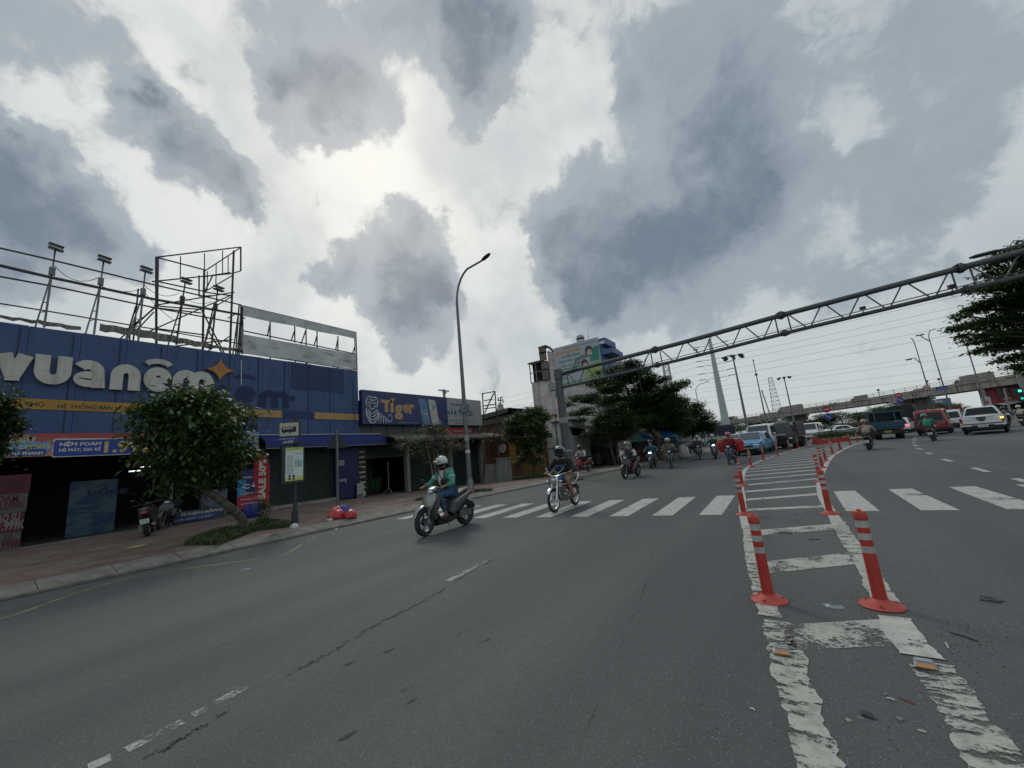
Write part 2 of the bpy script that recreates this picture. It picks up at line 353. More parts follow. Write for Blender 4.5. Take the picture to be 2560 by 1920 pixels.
 def prism(s, pts, o, ux, uy, d, mi=0, side=None):
  """extrude a 2-D outline standing in the plane (o, ux, uy) by d along ux x uy"""
  o = Vector(o); ux = Vector(ux); uy = Vector(uy); nn = ux.cross(uy).normalized()
  a = [s.vert(o+ux*p[0]+uy*p[1]) for p in pts]; b = [s.vert(o+ux*p[0]+uy*p[1]+nn*d) for p in pts]
  s.face(a[::-1], mi); s.face(b, mi); n = len(pts)
  for i in range(n): j = (i+1) % n; s.face((a[i], a[j], b[j], b[i]), mi if side is None else side)
  return s
 def add(s, verts, faces, mi=0, sm=False):
  k = len(s.v)
  for p in verts: s.vert(p)
  for f in faces: s.face([i+k for i in f], mi, sm)
 def build(s, name, mats, parent=None, loc=None, angle=None, sharp=38):
  me = bpy.data.meshes.new(name); me.from_pydata(s.v, [], s.f)
  if not isinstance(mats, (list, tuple)): mats = [mats]
  for q in mats: me.materials.append(q)
  me.polygons.foreach_set('material_index', s.m); me.polygons.foreach_set('use_smooth', s.sm); me.update()
  if any(s.sm): me.set_sharp_from_angle(angle=R(sharp))
  o = bpy.data.objects.new(name, me); C.objects.link(o)
  if loc is not None: o.location = loc
  if parent is not None: o.parent = parent
  return o
def tag(o, label=None, cat=None, group=None, kind=None):
 if label: o['label'] = label
 if cat: o['category'] = cat
 if group: o['group'] = group
 if kind: o['kind'] = kind
 return o
def thing(name, label, cat, loc=(0,0,0), rz=0., group=None):
 o = bpy.data.objects.new(name, None); C.objects.link(o); o.location = loc; o.rotation_euler = (0,0,rz); o.empty_display_size = .2
 return tag(o, label, cat, group)
def children(o): return [c for c in bpy.data.objects if c.parent == o]
def copy_tree(o, parent=None, loc=None, rz=None):
 c = o.copy(); C.objects.link(c)
 if parent is not None: c.parent = parent
 if loc is not None: c.location = loc
 if rz is not None: c.rotation_euler = (0,0,rz)
 for ch in children(o): copy_tree(ch, c)
 return c
_txt = {}
def textgeo(body, bold=0., depth=0.):
 key = (body, bold, depth)
 if key in _txt: return _txt[key]
 cu = bpy.data.curves.new('t', 'FONT'); cu.body = body; cu.offset = bold; cu.extrude = depth; cu.resolution_u = 4; cu.align_x = 'CENTER'
 o = bpy.data.objects.new('t', cu); C.objects.link(o); bpy.context.view_layer.update()
 me = bpy.data.meshes.new_from_object(o.evaluated_get(bpy.context.evaluated_depsgraph_get()))
 vs = [tuple(v.co) for v in me.vertices]; fs = [tuple(p.vertices) for p in me.polygons]
 bpy.data.objects.remove(o); bpy.data.curves.remove(cu); bpy.data.meshes.remove(me)
 _txt[key] = (vs, fs); return _txt[key]
def text(mb, body, o, ux, uy, w, h, mi=0, off=.006, bold=.01, depth=0.):
 """lettering fitted in the box (o = lower left corner, ux/uy unit axes, w x h)"""
 vs, fs = textgeo(body, bold, 1. if depth else 0.)
 if not vs: return
 xs = [v[0] for v in vs]; ys = [v[1] for v in vs]; x0, x1, y0, y1 = min(xs), max(xs), min(ys), max(ys)
 o = Vector(o); ux = Vector(ux); uy = Vector(uy); nn = ux.cross(uy).normalized()
 P = [o + ux*((v[0]-x0)/(x1-x0+1e-9)*w) + uy*((v[1]-y0)/(y1-y0+1e-9)*h) + nn*(off + (depth*(v[2]+1)/2 if depth else 0)) for v in vs]
 mb.add(P, fs, mi)
def panel(mb, o, ux, uy, w, h, mi=0, off=.004, d=.004):
 mb.prism([(0,0),(w,0),(w,h),(0,h)], Vector(o)+Vector(ux).cross(Vector(uy)).normalized()*off, ux, uy, d, mi)
# ground, road, pavement
b = MB(); b.poly([(-4500,-4500,-.62),(4500,-4500,-.62),(4500,4500,-.62),(-4500,4500,-.62)])
tag(b.build('ground', M_earth), kind='structure')
b = MB(); ys = [-30,-20,-12,-8,-4,0,2,4,6,8,10,12,14,16,18,20,22,24,26,28,30,33,36,40,44,48,52,57,62,70,80,95,110]
L = [b.vert((kx(y)-.02, y, 0)) for y in ys]; Rr = [b.vert((160, y, 0)) for y in ys]
for i in range(len(ys)-1): b.face((L[i], Rr[i], Rr[i+1], L[i+1]))
b.poly([(-400,110,0),(400,110,0),(400,600,0),(-400,600,0)])
tag(b.build('road', M_asph), kind='structure')
# kerb (flat concrete strip, 0.15 m step) and paved footway falling towards the shops
b = MB(); rows = []
for y in ys:
 x = kx(y); rows.append([b.vert(p) for p in ((x,y,-.1),(x,y,.045),(x-.02,y,.062),(x-.10,y,.078),(x-.62,y,.158),(x-.62,y,-.5))])
for r0, r1 in zip(rows, rows[1:]):
 for j in range(5): b.face((r0[j], r1[j], r1[j+1], r0[j+1]))
kb = tag(b.build('kerb', M_kerb), kind='structure')
b = MB(); rows = []; xs = [0,.8,1.6,3,4.5,6,7.5,9,11,14,20,30]
for y in ys:
 x = kx(y)-.6; rows.append([b.vert((x-d, y, pz(x-d+.6, y))) for d in xs])
for r0, r1 in zip(rows, rows[1:]):
 for j in range(len(xs)-1): b.face((r0[j], r1[j], r1[j+1], r0[j+1]))
tag(b.build('pavement', M_pave), kind='structure')
# dark gutter seam and kerb joints
b = MB()
for y0, y1 in zip(ys, ys[1:]):
 if y1 > 45: break
 b.poly([(kx(y0)-.005,y0,.004),(kx(y0)+.07,y0,.004),(kx(y1)+.07,y1,.004),(kx(y1)-.005,y1,.004)])
tag(b.build('gutter_seam', mat('gutter_dirt', (.02,.02,.018), .95, var=.5)), kind='structure')
b = MB()
for i in range(40):
 y = -2+i*1.0+.1; x = kx(y); b.poly([(x-.61,y-.007,.160),(x-.10,y-.007,.081),(x-.10,y+.007,.081),(x-.61,y+.007,.160)]); b.poly([(x-.10,y-.007,.081),(x-.01,y-.007,.064),(x-.01,y+.007,.064),(x-.10,y+.007,.081)])
tag(b.build('kerb_joints', mat('joint_dirt', (.05,.048,.04), .95)), kind='structure')
Z = .003
def strip(b, pts, w, z=Z, mi=0, jag=0.):
 """painted band centred on a ground polyline, ragged edges where worn"""
 if jag:
  q0 = smooth([tuple(p[:2]) for p in pts], 4); q = []
  for a, c in zip(q0, q0[1:]):
   n = max(1, int(math.hypot(c[0]-a[0], c[1]-a[1])/.022)); q += [(a[0]+(c[0]-a[0])*i/n, a[1]+(c[1]-a[1])*i/n) for i in range(n)]
  L = []
  for p in q:
   e = jag*(1.1*mnoise.noise(Vector((p[1]*4, p[0], 1)))+.7*mnoise.noise(Vector((p[1]*19, p[0], 5)))); f = jag*(1.1*mnoise.noise(Vector((p[1]*4, p[0], 8)))+.7*mnoise.noise(Vector((p[1]*19, p[0], 3)))); ww = w/2
   L.append((b.vert((p[0]-ww+e, p[1], z)), b.vert((p[0]+ww+f, p[1], z))))
  for a, c in zip(L, L[1:]): b.face((a[0], a[1], c[1], c[0]), mi)
  return
 pts = [Vector((p[0], p[1], 0)) for p in pts]; q = []
 for i, p in enumerate(pts):
  d = (pts[min(i+1, len(pts)-1)] - pts[max(i-1, 0)]).normalized(); n = Vector((-d.y, d.x, 0))
  ww = w[i] if isinstance(w, (list, tuple)) else w
  q.append((b.vert(p+n*ww/2+Vector((0,0,z))), b.vert(p-n*ww/2+Vector((0,0,z)))))
 for a, c in zip(q, q[1:]): b.face((a[1], c[1], c[0], a[0]), mi)
def smooth(pts, n=6):
 ys_ = [p[1] for p in pts]; xs_ = [p[0] for p in pts]; out = []
 for i in range(len(pts)-1):
  p0 = pts[max(i-1,0)]; p1 = pts[i]; p2 = pts[i+1]; p3 = pts[min(i+2,len(pts)-1)]
  for k in range(n):
   t = k/n; out.append(tuple(.5*((2*p1[j])+(-p0[j]+p2[j])*t+(2*p0[j]-5*p1[j]+4*p2[j]-p3[j])*t*t+(-p0[j]+3*p1[j]-3*p2[j]+p3[j])*t**3) for j in (0,1)))
 return out + [tuple(pts[-1][:2])]
ISL_L = smooth([(-.48,5.0),(-.62,6.3),(-.80,7.9),(-.98,9.6),(-1.13,11.5),(-1.32,13.6),(-1.47,16),(-1.62,18.8),(-1.63,21.6),(-1.32,25.6),(-.52,30.7),(.87,38.1),(2.05,44.4)])
ISL_R = smooth([(.48,5.2),(.48,6.4),(.48,7.9),(.47,9.6),(.48,11.8),(.60,14.2),(.80,16.8),(1.05,19.1),(1.42,22.5),(2.05,27.1),(3.45,34.6),(4.8,40.3),(6.2,45.2)])
def xat(line, y): return float(np.interp(y, [p[1] for p in line], [p[0] for p in line]))
b = MB()
strip(b, [p for p in ISL_L if p[1] > 7.7], .15); strip(b, [p for p in ISL_R if p[1] > 8.3], .16)
# the hatch bars of the painted island, each running a little away from the camera to the right
bars = [(9.65,10.1),(11.1,11.85),(12.6,13.4),(14.15,15.3),(15.7,16.9),(17.2,18.4),(18.7,20.0),(20.2,21.6),(21.7,23.2),(23.3,24.9),(24.9,26.6),(26.5,28.3),(28.1,30),(29.8,31.8),(31.5,33.6),(33.2,35.4),(35,37.3),(36.9,39.3),(38.9,41.4),(41,43.6)]
for i, (ya, yb) in enumerate(bars):
 w = .30 if i else .26
 xa, xb = xat(ISL_L, ya)+.08, xat(ISL_R, yb)-.08
 b.poly([(xa,ya,Z),(xb,yb,Z),(xb,yb+w,Z),(xa,ya+w,Z)])
tag(b.build('island_hatching', M_white_mark), kind='structure')
b = MB()   # crosswalk
for i in range(-4, 7):
 x = -7.43+.945*i;
 if x < kx(9)+.35: continue
 ya = 8.42+.13*(x+7.4); yb = 10.85+.19*(x+7.8); b.poly([(x,ya,Z),(x+.43,ya+.03,Z),(x+.42,yb+.05,Z),(x-.02,yb,Z)])
for i, x in enumerate((.70,1.72,2.74,3.76,4.78,5.8,6.82,7.84,8.86,9.9,10.9,11.9)): b.poly([(x,9.66+.1*i,Z),(x+.47,9.68+.1*i,Z),(x+.46,12.5+.16*i,Z),(x+.05,12.45+.16*i,Z)])
tag(b.build('crosswalk', M_white_mark), kind='structure')
Z = .0045
b = MB()   # worn near end of the island
for ya, yb, w in ((7.40,8.0,.42),(5.48,6.1,.50),(3.68,4.05,.46)):
 xa = {7.40:-.62,5.48:-.48,3.68:-.28}[ya]; b.poly([(xa,ya,Z),(.40,yb,Z),(.40,yb+w+.02,Z),(xa,ya+w,Z)])
tag(b.build('worn_hatching', marking('bar_marking', (.46,.45,.40), .53, 0., .03)), kind='structure')
Z = .006
b = MB(); strip(b, [(-.79,8.2),(-.70,7),(-.60,6.0),(-.50,5.2),(-.43,4.62),(-.39,4.25)], .17, Z, jag=.018); strip(b, [(.47,8.7),(.49,7.0),(.49,5.6),(.48,4.9)], .19, Z, jag=.018)
tag(b.build('island_edge_line', M_edge), kind='structure')
b = MB(); strip(b, [(-.34,4.2),(-.28,3.7),(-.25,3.5),(-.22,3.1),(-.16,2.7),(-.12,2.3),(-.05,1.6),(0,.6)], .2, .0045, jag=.035); strip(b, [(.52,3.86),(.53,3.4),(.54,2.9),(.55,2.2),(.56,1.3)], .22, .0045, jag=.035)
tag(b.build('worn_edge_line', M_worn), kind='structure')
b = MB(); strip(b, [(.47,4.60),(.48,4.2),(.50,3.90)], .225, .0075, jag=.02)
tag(b.build('fresh_edge_patch', marking('thick_marking', (.55,.54,.49), .48, 0., .03)), kind='structure')
Z = .004
b = MB()   # lane dashes
for (x, y, l) in ((4.52,20.0,1.2),(4.26,16.3,1.3),(4.12,13.4,1.3),(4.95,24.0,1.2),(5.42,27.7,1.2),(5.95,31,1.2),(6.6,34.6,1.2),(7.3,38,1.2),(7.95,41,1.2),(8.7,44.2,1.2),(9.6,48,1.3)):
 strip(b, [(x-.04,y-l/2),(x+.04,y+l/2)], .14)
tag(b.build('lane_dashes', M_white_mark), kind='structure')
b = MB()   # faded dashes on the left lanes
for a, c in ((('L',1935,298),('L',2105,212)),(('L',545,1030),('L',790,905)),(('L',830,880),('L',895,848)),(('L',930,828),('L',1130,720)),(('L',380,1106),('L',480,1060)),(('L',1040,253),('L',1080,243)),(('D',1300,1520),('D',1440,1460)),
  (('D',1620,1130),('D',1710,1112)),(('D',2020,1180),('D',2080,1160)),(('E3',440,855),('E3',500,838)),(('E3',590,808),('E3',650,795)),(('F6',1740,1385),('F6',1830,1355))):
 p, q = G(*a), G(*c); strip(b, [p, (p+q)/2, q], .13 if a[0] != 'L' else .10)
tag(b.build('faded_dashes', marking('faded_marking', (.46,.46,.43), .575, 0., .05)), kind='structure')
b = MB(); pts = [G('L',-60,480), G('L',80,440), G('L',300,360), G('L',540,288), G('L',760,250), G('L',1030,215), G('L',1225,188), G('L',1370,104), G('L',1500,86), G('L',1650,66)]
strip(b, pts, .085)
tag(b.build('bus_bay_line', M_yellow_mark), kind='structure')
b = MB()   # long crack along the lane joint
cp = [(620,1070),(760,1000),(830,950),(960,880),(1080,815),(1230,715),(1340,655),(1450,600),(1500,560),(1640,480),(1780,410),(1900,345),(2020,265),(2160,190)]
for i in range(len(cp)-1):
 p, q = G('L',*cp[i]), G('L',*cp[i+1])
 for k in range(7):
  a = p.lerp(q, k/7); c = p.lerp(q, (k+1.25)/7); o = rnd.uniform(-.03,.03); a.x += o; c.x += rnd.uniform(-.03,.03)
  strip(b, [a, (a+c)/2+Vector((rnd.uniform(-.012,.012),0,0)), c], [.006, rnd.uniform(.03,.09)*(1 if i < 10 else .7), .008], .003)
for pc in (((1240,1010),(1300,900),(1330,800),(1345,760)),): pass
for (x, y) in ((1500,970),(1790,815),(1835,768),(1905,762),(1905,840),(1680,600),(1510,655),(1975,530),(2100,555),(2180,940),(960,575),(1760,765)):
 p = G('L', x, y); strip(b, [p+Vector((-.02,-.05,0)), p, p+Vector((.01,.06,0))], [.01, .05, .008], .003)
tag(b.build('road_crack', M_crack), kind='structure')
# faint tar line near the right of the left carriageway
b = MB(); p = [G('O',1255,1600), G('O',1300,1500), G('O',1340,1400), G('O',1395,1260), G('O',1410,1180)]
strip(b, smooth(p, 4), .012, .003); tag(b.build('tar_line', marking('tar', (.045,.05,.052), .60)), kind='structure')
# mattress shop
X1, Y1, Z1 = Vector((1,0,0)), Vector((0,1,0)), Vector((0,0,1))
FX = -20.5
M_blue = streaked('weathered_blue_cladding', (.030,.075,.205), (.014,.022,.045), .55, 1.2, .25, .5, (.045,.09,.20))
M_blued = streaked('fresh_blue_patch', (.011,.032,.115), (.010,.018,.05), .4, 1.2, .25, .55)
M_yband = streaked('yellow_band', (.46,.25,.035), (.2,.11,.03), .4, 1.5, .3, .5)
M_yband2 = streaked('faded_yellow_band', (.46,.28,.10), (.25,.15,.06), .4, 1.5, .3, .5)
M_letter = streaked('grimy_white_letter', (.58,.57,.52), (.25,.235,.20), .6, 1.8, .3, .5)
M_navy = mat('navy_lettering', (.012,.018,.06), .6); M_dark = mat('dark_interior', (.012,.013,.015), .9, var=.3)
M_awn = mat('blue_awning', (.010,.022,.15), .6, var=.25, scale=2, dirt=(.02,.02,.05), dirtamt=.5)
M_shut = mat('dark_green_shutter', (.026,.042,.038), .5, .2, .2, 3, dirt=(.015,.018,.016), dirtamt=.6)
M_tin = mat('corrugated_tin', (.15,.14,.12), .6, .3, .3, 3, dirt=(.07,.05,.04), dirtamt=.7)
def fy(k, a, b): p = onX(k, a, b, FX); return p.y, p.z
shop = thing('mattress_shop', 'long blue-clad shop with big white rounded lettering, yellow band and open dark front', 'shop', (FX, 5, .15))
def P(mb, name, mats, parent=shop, **kw):
 o = mb.build(name, mats, **kw)
 if parent is not None: o.parent = parent; o.matrix_parent_inverse = Matrix.Translation(parent.location).inverted() if parent.rotation_euler.z == 0 else parent.matrix_basis.inverted()
 return o
YA, YB = -5.0, 13.68
b = MB(); yy = YA; k = 0
while yy < YB-.01:                                   # cladding sheets with open joints
 y2 = min(YB, yy+1.22); b.b2((FX-.06, yy+.006, 3.55), (FX-.002*(k % 3), y2-.006, 7.53-.012*(k % 2))); yy = y2; k += 1
P(b, 'cladding', M_blue)
b = MB(); b.b2((FX-.4, YA, 3.5), (FX-.065, YB, 7.5)); b.b2((-31, YA, -.4), (-30.8, YB, 6.6)); b.b2((-30.8, YA, -.4), (FX-.4, YA+.15, 6.6)); b.b2((-30.8, YB-.16, -.4), (FX-.4, YB, 6.6)); b.b2((-31, YA, 6.6), (FX-.4, YB, 6.75))
P(b, 'wall', mat('grey_render', (.16,.16,.15), .9, var=.2))
b = MB(); b.b2((FX-.02, 9.75, 6.05), (FX+.004, 12.75, 7.44)); P(b, 'repainted_patch', M_blued)
def band(name, ya, yb, za, zb, mt):
 b = MB(); b.prism([(0,za),(yb-ya,zb),(yb-ya,zb+.36),(0,za+.36)], (FX, ya, 0), Y1, Z1, .022); return P(b, name, mt)
def zb(y): return 4.64-.0+(-.0135)*(y-.7) if y < 9 else 4.53
band('band', YA, 7.95, 4.72, 4.55, M_yband); band('band', 8.0, 9.35, 4.55, 4.53, M_yband2); band('band', 11.0, YB, 4.51, 4.49, M_yband2); band('band', 9.36, 10.99, 4.53, 4.51, M_blued)
b = MB()
def bt(s, a0, a1, zlow, h): text(b, s, (FX+.024, a0, zlow), Y1, Z1, a1-a0, h, 0, .003, .012)
y0, z0 = fy('A', 495, 1525); y1, _ = fy('A', 1150, 1540)
bt('HỆ THỐNG BÁN LẺ NỆM', y0, fy('A', 1190, 1500)[0], 4.66, .25)
bt('SỐ 1 ĐƯỜNG ĐỨC THỌ', fy('A', -700, 1500)[0], fy('A', 385, 1500)[0], 4.70, .25)
P(b, 'band_lettering', M_navy)
# raised logo letters: thick rounded strokes drawn in a unit box (x 0..1, y 0..1 = x-height)
def arcp(cx, cy, rx, ry, a0, a1, n=18): return [(cx+rx*math.cos(R(a0+(a1-a0)*i/n)), cy+ry*math.sin(R(a0+(a1-a0)*i/n))) for i in range(n+1)]
def pstroke(b, pts, w, o, sx, sy_, d, hw=None):
 """flat bar of width w (metres) following pts (unit box coordinates), extruded by d"""
 P2 = [Vector((p[0]*sx, p[1]*sy_)) for p in pts]; q = []
 for i, p in enumerate(P2):
  t = (P2[min(i+1, len(P2)-1)]-P2[max(i-1, 0)]).normalized(); n = Vector((-t.y, t.x)); q.append((p+n*w/2, p-n*w/2))
 out = [v[0] for v in q]+[v[1] for v in q][::-1]
 f = [b.vert((o[0], o[1]+v.x, o[2]+v.y)) for v in out]; g = [b.vert((o[0]+d, o[1]+v.x, o[2]+v.y)) for v in out]; m = len(out); k = len(q)
 for i in range(k-1): b.face((g[i], g[m-1-i], g[m-2-i], g[i+1]))
 for i in range(m): j = (i+1) % m; b.face((f[i], f[j], g[j], g[i]))
def logo_letter(b, ch, y0, z0, w, h, s=.34, x=FX+.02, d=.15):
 u = s/2/w; v = s/2/h; S = lambda pts, e=0., ww=s: pstroke(b, pts, ww, (x, y0, z0), w, h, d-e)
 if ch == 'v': S([(u*1.1,1),(.5,v*.9)]); S([(1-u*1.1,1),(.5,v*.9)], .004); S([(.5-u*.9,v*.45),(.5+u*.9,v*.45)], .008, s*.45)
 if ch == 'u': S([(u,1),(u,.46)]+arcp(.5,.46,.5-u,.46-v,180,360)+[(1-u,1)])
 if ch == 'n': S([(u,0),(u,.54)]+arcp(.5,.54,.5-u,.46-v,180,0)+[(1-u,0)])
 if ch == 'm':
  u2 = u; S([(u2,0),(u2,.54)]+arcp(.25+u2/2,.54,.25-u2/2,.46-v,180,0)+[(.5,0)]); S([(.5,.30),(.5,.54)]+arcp(.75-u2/2,.54,.25-u2/2,.46-v,180,0)+[(1-u2,0)], .004)
 if ch == 'e': S(arcp(.5,.5,.5-u,.5-v,-38,-360,30)+[(1-u,.50)]); S([(u,.47),(1-u*.3,.47)], .004, s*.62)
 if ch == 'a': S(arcp(.45,.60,.5-u,.40-v,150,0,16)+[(1-u,0)]); S(arcp(.47,.30,.47-u,.30-v,0,360,26), .004, s*.92)
for ch, (a0, a1, t0, t1) in dict(v=(-70,285,1062,1290), u=(287,612,1075,1325), a=(625,907,1115,1350), n=(947,1207,1150,1372), e=(1232,1475,1175,1385), m=(1480,1835,1205,1415)).items():
 am = (a0+a1)/2; ya_ = fy('A', a0, (t0+t1)/2)[0]; yb_ = fy('A', a1, (t0+t1)/2)[0]; zt = fy('A', am, t0)[1]; zl = fy('A', am, t1)[1]
 b = MB(); logo_letter(b, ch, ya_, zl, yb_-ya_, zt-zl); P(b, 'raised_letter', M_letter)
b = MB(); c = onX('A', 1362, 1160, FX); pstroke(b, arcp(0,0,.38,.22,160,20), .20, (FX+.02, c.y, c.z-.05), 1, 1, .15); P(b, 'circumflex', M_letter)
b = MB(); c = onX('A', 1345, 1412, FX)
b.prism([(.19*math.cos(t), .12*math.sin(t)) for t in [-math.pi*i/10 for i in range(11)]][::-1], (FX+.02, c.y, c.z+.03), Y1, Z1, .14); P(b, 'dot_under_letter', M_letter)
b = MB(); c = onX('A', 1893, 1197, FX); star = []
for q in range(4):                                    # concave four-pointed star
 for i in range(6):
  t_ = i/6; a0 = q*math.pi/2; p0 = Vector((math.cos(a0), math.sin(a0))); p1 = Vector((math.cos(a0+math.pi/2), math.sin(a0+math.pi/2))); cm = (p0+p1)*.5*.36
  p = p0*(1-t_)**2 + cm*2*t_*(1-t_) + p1*t_*t_; star.append((p.x*.56, p.y*.50))
b.prism(star, (FX+.03, c.y, c.z), Y1, Z1, .15); P(b, 'orange_star', mat('orange_star_paint', (.42,.19,.035), .5, var=.15))
b = MB(); c = onX('A', 1885, 1398, FX); b.torus((FX+.05, c.y, c.z), X1, .115, .022, 24, 6); text(b, 'R', (FX+.03, c.y-.05, c.z-.06), Y1, Z1, .10, .12, 0, 0, .03, .03); P(b, 'registered_mark', M_letter)
# outlines the removed letters left on the paint
b = MB()
for ch, a0, a1, zl, zt in (('n', 1850, 1990, 5.30, 6.0), ('e', 2030, 2212, 5.22, 6.0), ('m', 2240, 2500, 5.05, 5.9)):
 ya_ = fy('A', a0, 1300)[0]; yb_ = fy('A', a1, 1300)[0]; logo_letter(b, ch, ya_, zl, yb_-ya_, zt-zl, .32, FX-.001, .014)
c = onX('C', 185, 700, FX); pstroke(b, arcp(0,0,.40,.20,165,15), .2, (FX-.001, c.y, c.z-.16), 1, 1, .012)
c = onX('C', 590, 885, FX); b.lathe((FX+.001, c.y, c.z), [(.16,0),(.16,.004)], X1, 20)
c = onX('C', 175, 920, FX); b.prism([(.28*math.cos(t), .15*math.sin(t)) for t in [math.pi*i/10 for i in range(11)]], (FX, c.y, c.z-.1), -Y1, -Z1, .004)
P(b, 'ghost_lettering', mat('ghost_blue', (.007,.018,.085), .6, var=.2))
b = MB(); p = onX('C', 145, 560, FX); q = onX('C', 145, 770, FX); b.rod((FX+.06, p.y, p.z), (FX+.06, q.y, q.z), .015, n=6); b.rod((FX+.06, YB-.35, 6.9), (FX+.06, YB-.3, 4.0), .012, n=6, mi=1)
for y in np.arange(-4, 13, 1.22): b.box((FX+.012, y+.03, 5.5), (.018, .025, 3.9), 1)
P(b, 'joint_trim', [M_white, mat('dark_seam', (.02,.03,.06), .7)])
# promotional fascia banner
def ramp_banner():
 m, t = new_mat('promo_banner'); pos = t.add('ShaderNodeNewGeometry').outputs['Position']; s = t.add('ShaderNodeSeparateXYZ'); t.l.new(pos, s.inputs[0])
 c = t.mix(t.ramp(s.outputs['Z'], 3.7, 3.1, smooth=False), (.36,.05,.055), (.42,.22,.14)); c = t.mix(t.ramp(s.outputs['Y'], 3.6, 7.5), c, (.20,.34,.50))
 n = t.noise(pos, 2.2, 5, .6).outputs['Fac']; c = t.mix(t.ramp(n, .52, .7, 0, .5), c, (.5,.33,.25))
 b_ = t.add('ShaderNodeBsdfPrincipled', i_Roughness=.35); t.l.new(c, b_.inputs['Base Color']); finish(t, b_.outputs[0]); return m
b = MB(); b.b2((FX+.02, YA, 3.04), (FX+.16, 8.25, 3.80)); pbn = P(b, 'promo_banner', ramp_banner())
M_bluep = mat('banner_blue', (.02,.05,.30), .4); M_gold = mat('banner_gold', (.55,.42,.13), .4); M_cream = mat('banner_cream', (.62,.60,.50), .4); M_lblue = mat('banner_light_blue', (.12,.35,.62), .4)
b = MB(); o = FX+.16
def rr(w, h, r=.08, n=4):
 pts = []
 for cx_, cy_, a0 in ((w-r,r,-90),(w-r,h-r,0),(r,h-r,90),(r,r,180)):
  for i in range(n+1): a = R(a0+90*i/n); pts.append((cx_+r*math.cos(a), cy_+r*math.sin(a)))
 return pts
def bb_(a, t_, a2, b2_): ya_, zt = fy('B', a, t_); yb_, zl = fy('B', a2, b2_); return ya_, zl, yb_-ya_, zt-zl
for (a, t_, a2, b2_, mi, off) in ((455,340,1240,468,2,.004),(463,350,1232,462,0,.010),(-300,380,430,438,3,.004),(-300,445,390,480,0,.006)):
 y_, z_, w_, h_ = bb_(a, t_, a2, b2_); b.prism(rr(w_, h_, min(.07, h_/3)), (o+off, y_, z_), Y1, Z1, .004, mi)
for s, (a, t_, a2, b2_), mi in (('NGỦ',(85,315,285,372),1),('MÁT LẠNH',(-90,385,418,432),1),('CHE THẢ PHANH',(-60,450,362,474),2),('NỆM FOAM',(512,362,862,402),2),('HÈ MÁT, GIÁ RẺ',(505,415,860,444),2),('1.999K',(897,358,1420,442),1)):
 y_, z_, w_, h_ = bb_(a, t_, a2, b2_)
 if s in ('NGỦ','MÁT LẠNH','1.999K'): text(b, s, (o+.006, y_-.03, z_-.03), Y1, Z1, w_+.06, h_+.06, 3 if s != '1.999K' else 3, .004, .10)
 text(b, s, (o+.012, y_, z_), Y1, Z1, w_, h_, mi, .004, .035)
o_ = b.build('banner_lettering', [M_bluep, M_gold, M_cream, M_lblue]); o_.parent = shop; o_.matrix_parent_inverse = Matrix.Translation(shop.location).inverted()
# open front: floor slab, ceiling, back wall, side wall, tubes
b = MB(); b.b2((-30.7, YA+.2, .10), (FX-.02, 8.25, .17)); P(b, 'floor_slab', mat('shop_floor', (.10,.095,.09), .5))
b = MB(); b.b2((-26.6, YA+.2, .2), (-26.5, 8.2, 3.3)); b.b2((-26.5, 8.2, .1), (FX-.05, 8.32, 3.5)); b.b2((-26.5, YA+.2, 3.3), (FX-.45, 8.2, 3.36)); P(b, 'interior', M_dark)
b = MB()
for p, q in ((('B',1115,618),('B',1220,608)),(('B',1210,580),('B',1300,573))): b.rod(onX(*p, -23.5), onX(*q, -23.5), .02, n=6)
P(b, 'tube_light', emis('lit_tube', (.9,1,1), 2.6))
# shop front posts and rail
b = MB();
for y in (5.2, 8.22): b.b2((FX-.1, y-.04, .17), (FX-.02, y+.04, 3.3))
b.b2((FX-.02, YA, .15), (FX+.03, 8.2, .185)); P(b, 'door_frame', mat('sill_metal', (.22,.22,.21), .5, .3))
# price posters stacked at the left, blue posters inside
pr = thing('price_poster', 'stacked red and grey price posters at the left shop pillar', 'poster', (FX+.03, .8, .17))
b = MB(); xx = FX+.035
M_pr = mat('poster_red', (.09,.008,.018), .5); M_pg = mat('poster_grey', (.09,.092,.095), .5)
prs = [(2.3,2.95,0),(1.5,2.25,0),(.95,1.48,1)]
ry = onX('B', 232, 960, FX+.035).y
zz = [fy('B', 230, v)[1] for v in (640,800,960,1125,1290)]
for i in range(4): b.b2((xx, -1.6, zz[i+1]+.005), (xx+.02, ry-.02*i, zz[i]-.005), i % 2)
for s, i, top, w0, w1, mi in (('CÔNG ÉP',0,675,-60,228,2),('2.299K',0,742,-30,222,2),('FOAM',1,835,-60,158,0),('3.099K',1,892,-20,215,0),('CAO SU',2,995,-70,165,3),('11.999K',2,1062,-50,205,3),('LÒ XO',3,1160,-60,108,0),('8.999K',3,1225,-50,180,0)):
 ya_, zt = fy('B', w0, top); yb_, zl = fy('B', w1, top+45); text(b, s, (xx+.02, ya_, zl), Y1, Z1, yb_-ya_, zt-zl, mi, .004, .03)
P(b, 'poster_panel', [M_pr, M_pg, mat('poster_dim_text', (.035,.008,.012), .5), mat('poster_grey_text', (.20,.20,.20), .5)], pr)
gp = thing('glass_poster', 'tall pale blue mattress advert standing inside the dark shop front', 'poster', (-21.6, 3.6, .17))
b = MB(); A_ = [onX('B', 600, 790, -21.6), onX('B', 985, 790, -21.6), onX('B', 978, 1185, -21.6), onX('B', 555, 1225, -21.6)]
n_, t_ = new_mat('advert_blue'); pos = t_.add('ShaderNodeNewGeometry').outputs['Position']; w_ = t_.noise(t_.mapping(pos, (1,1,2.2), (R(35),0,0)), 1.6, 5, .6, 1.).outputs['Fac']
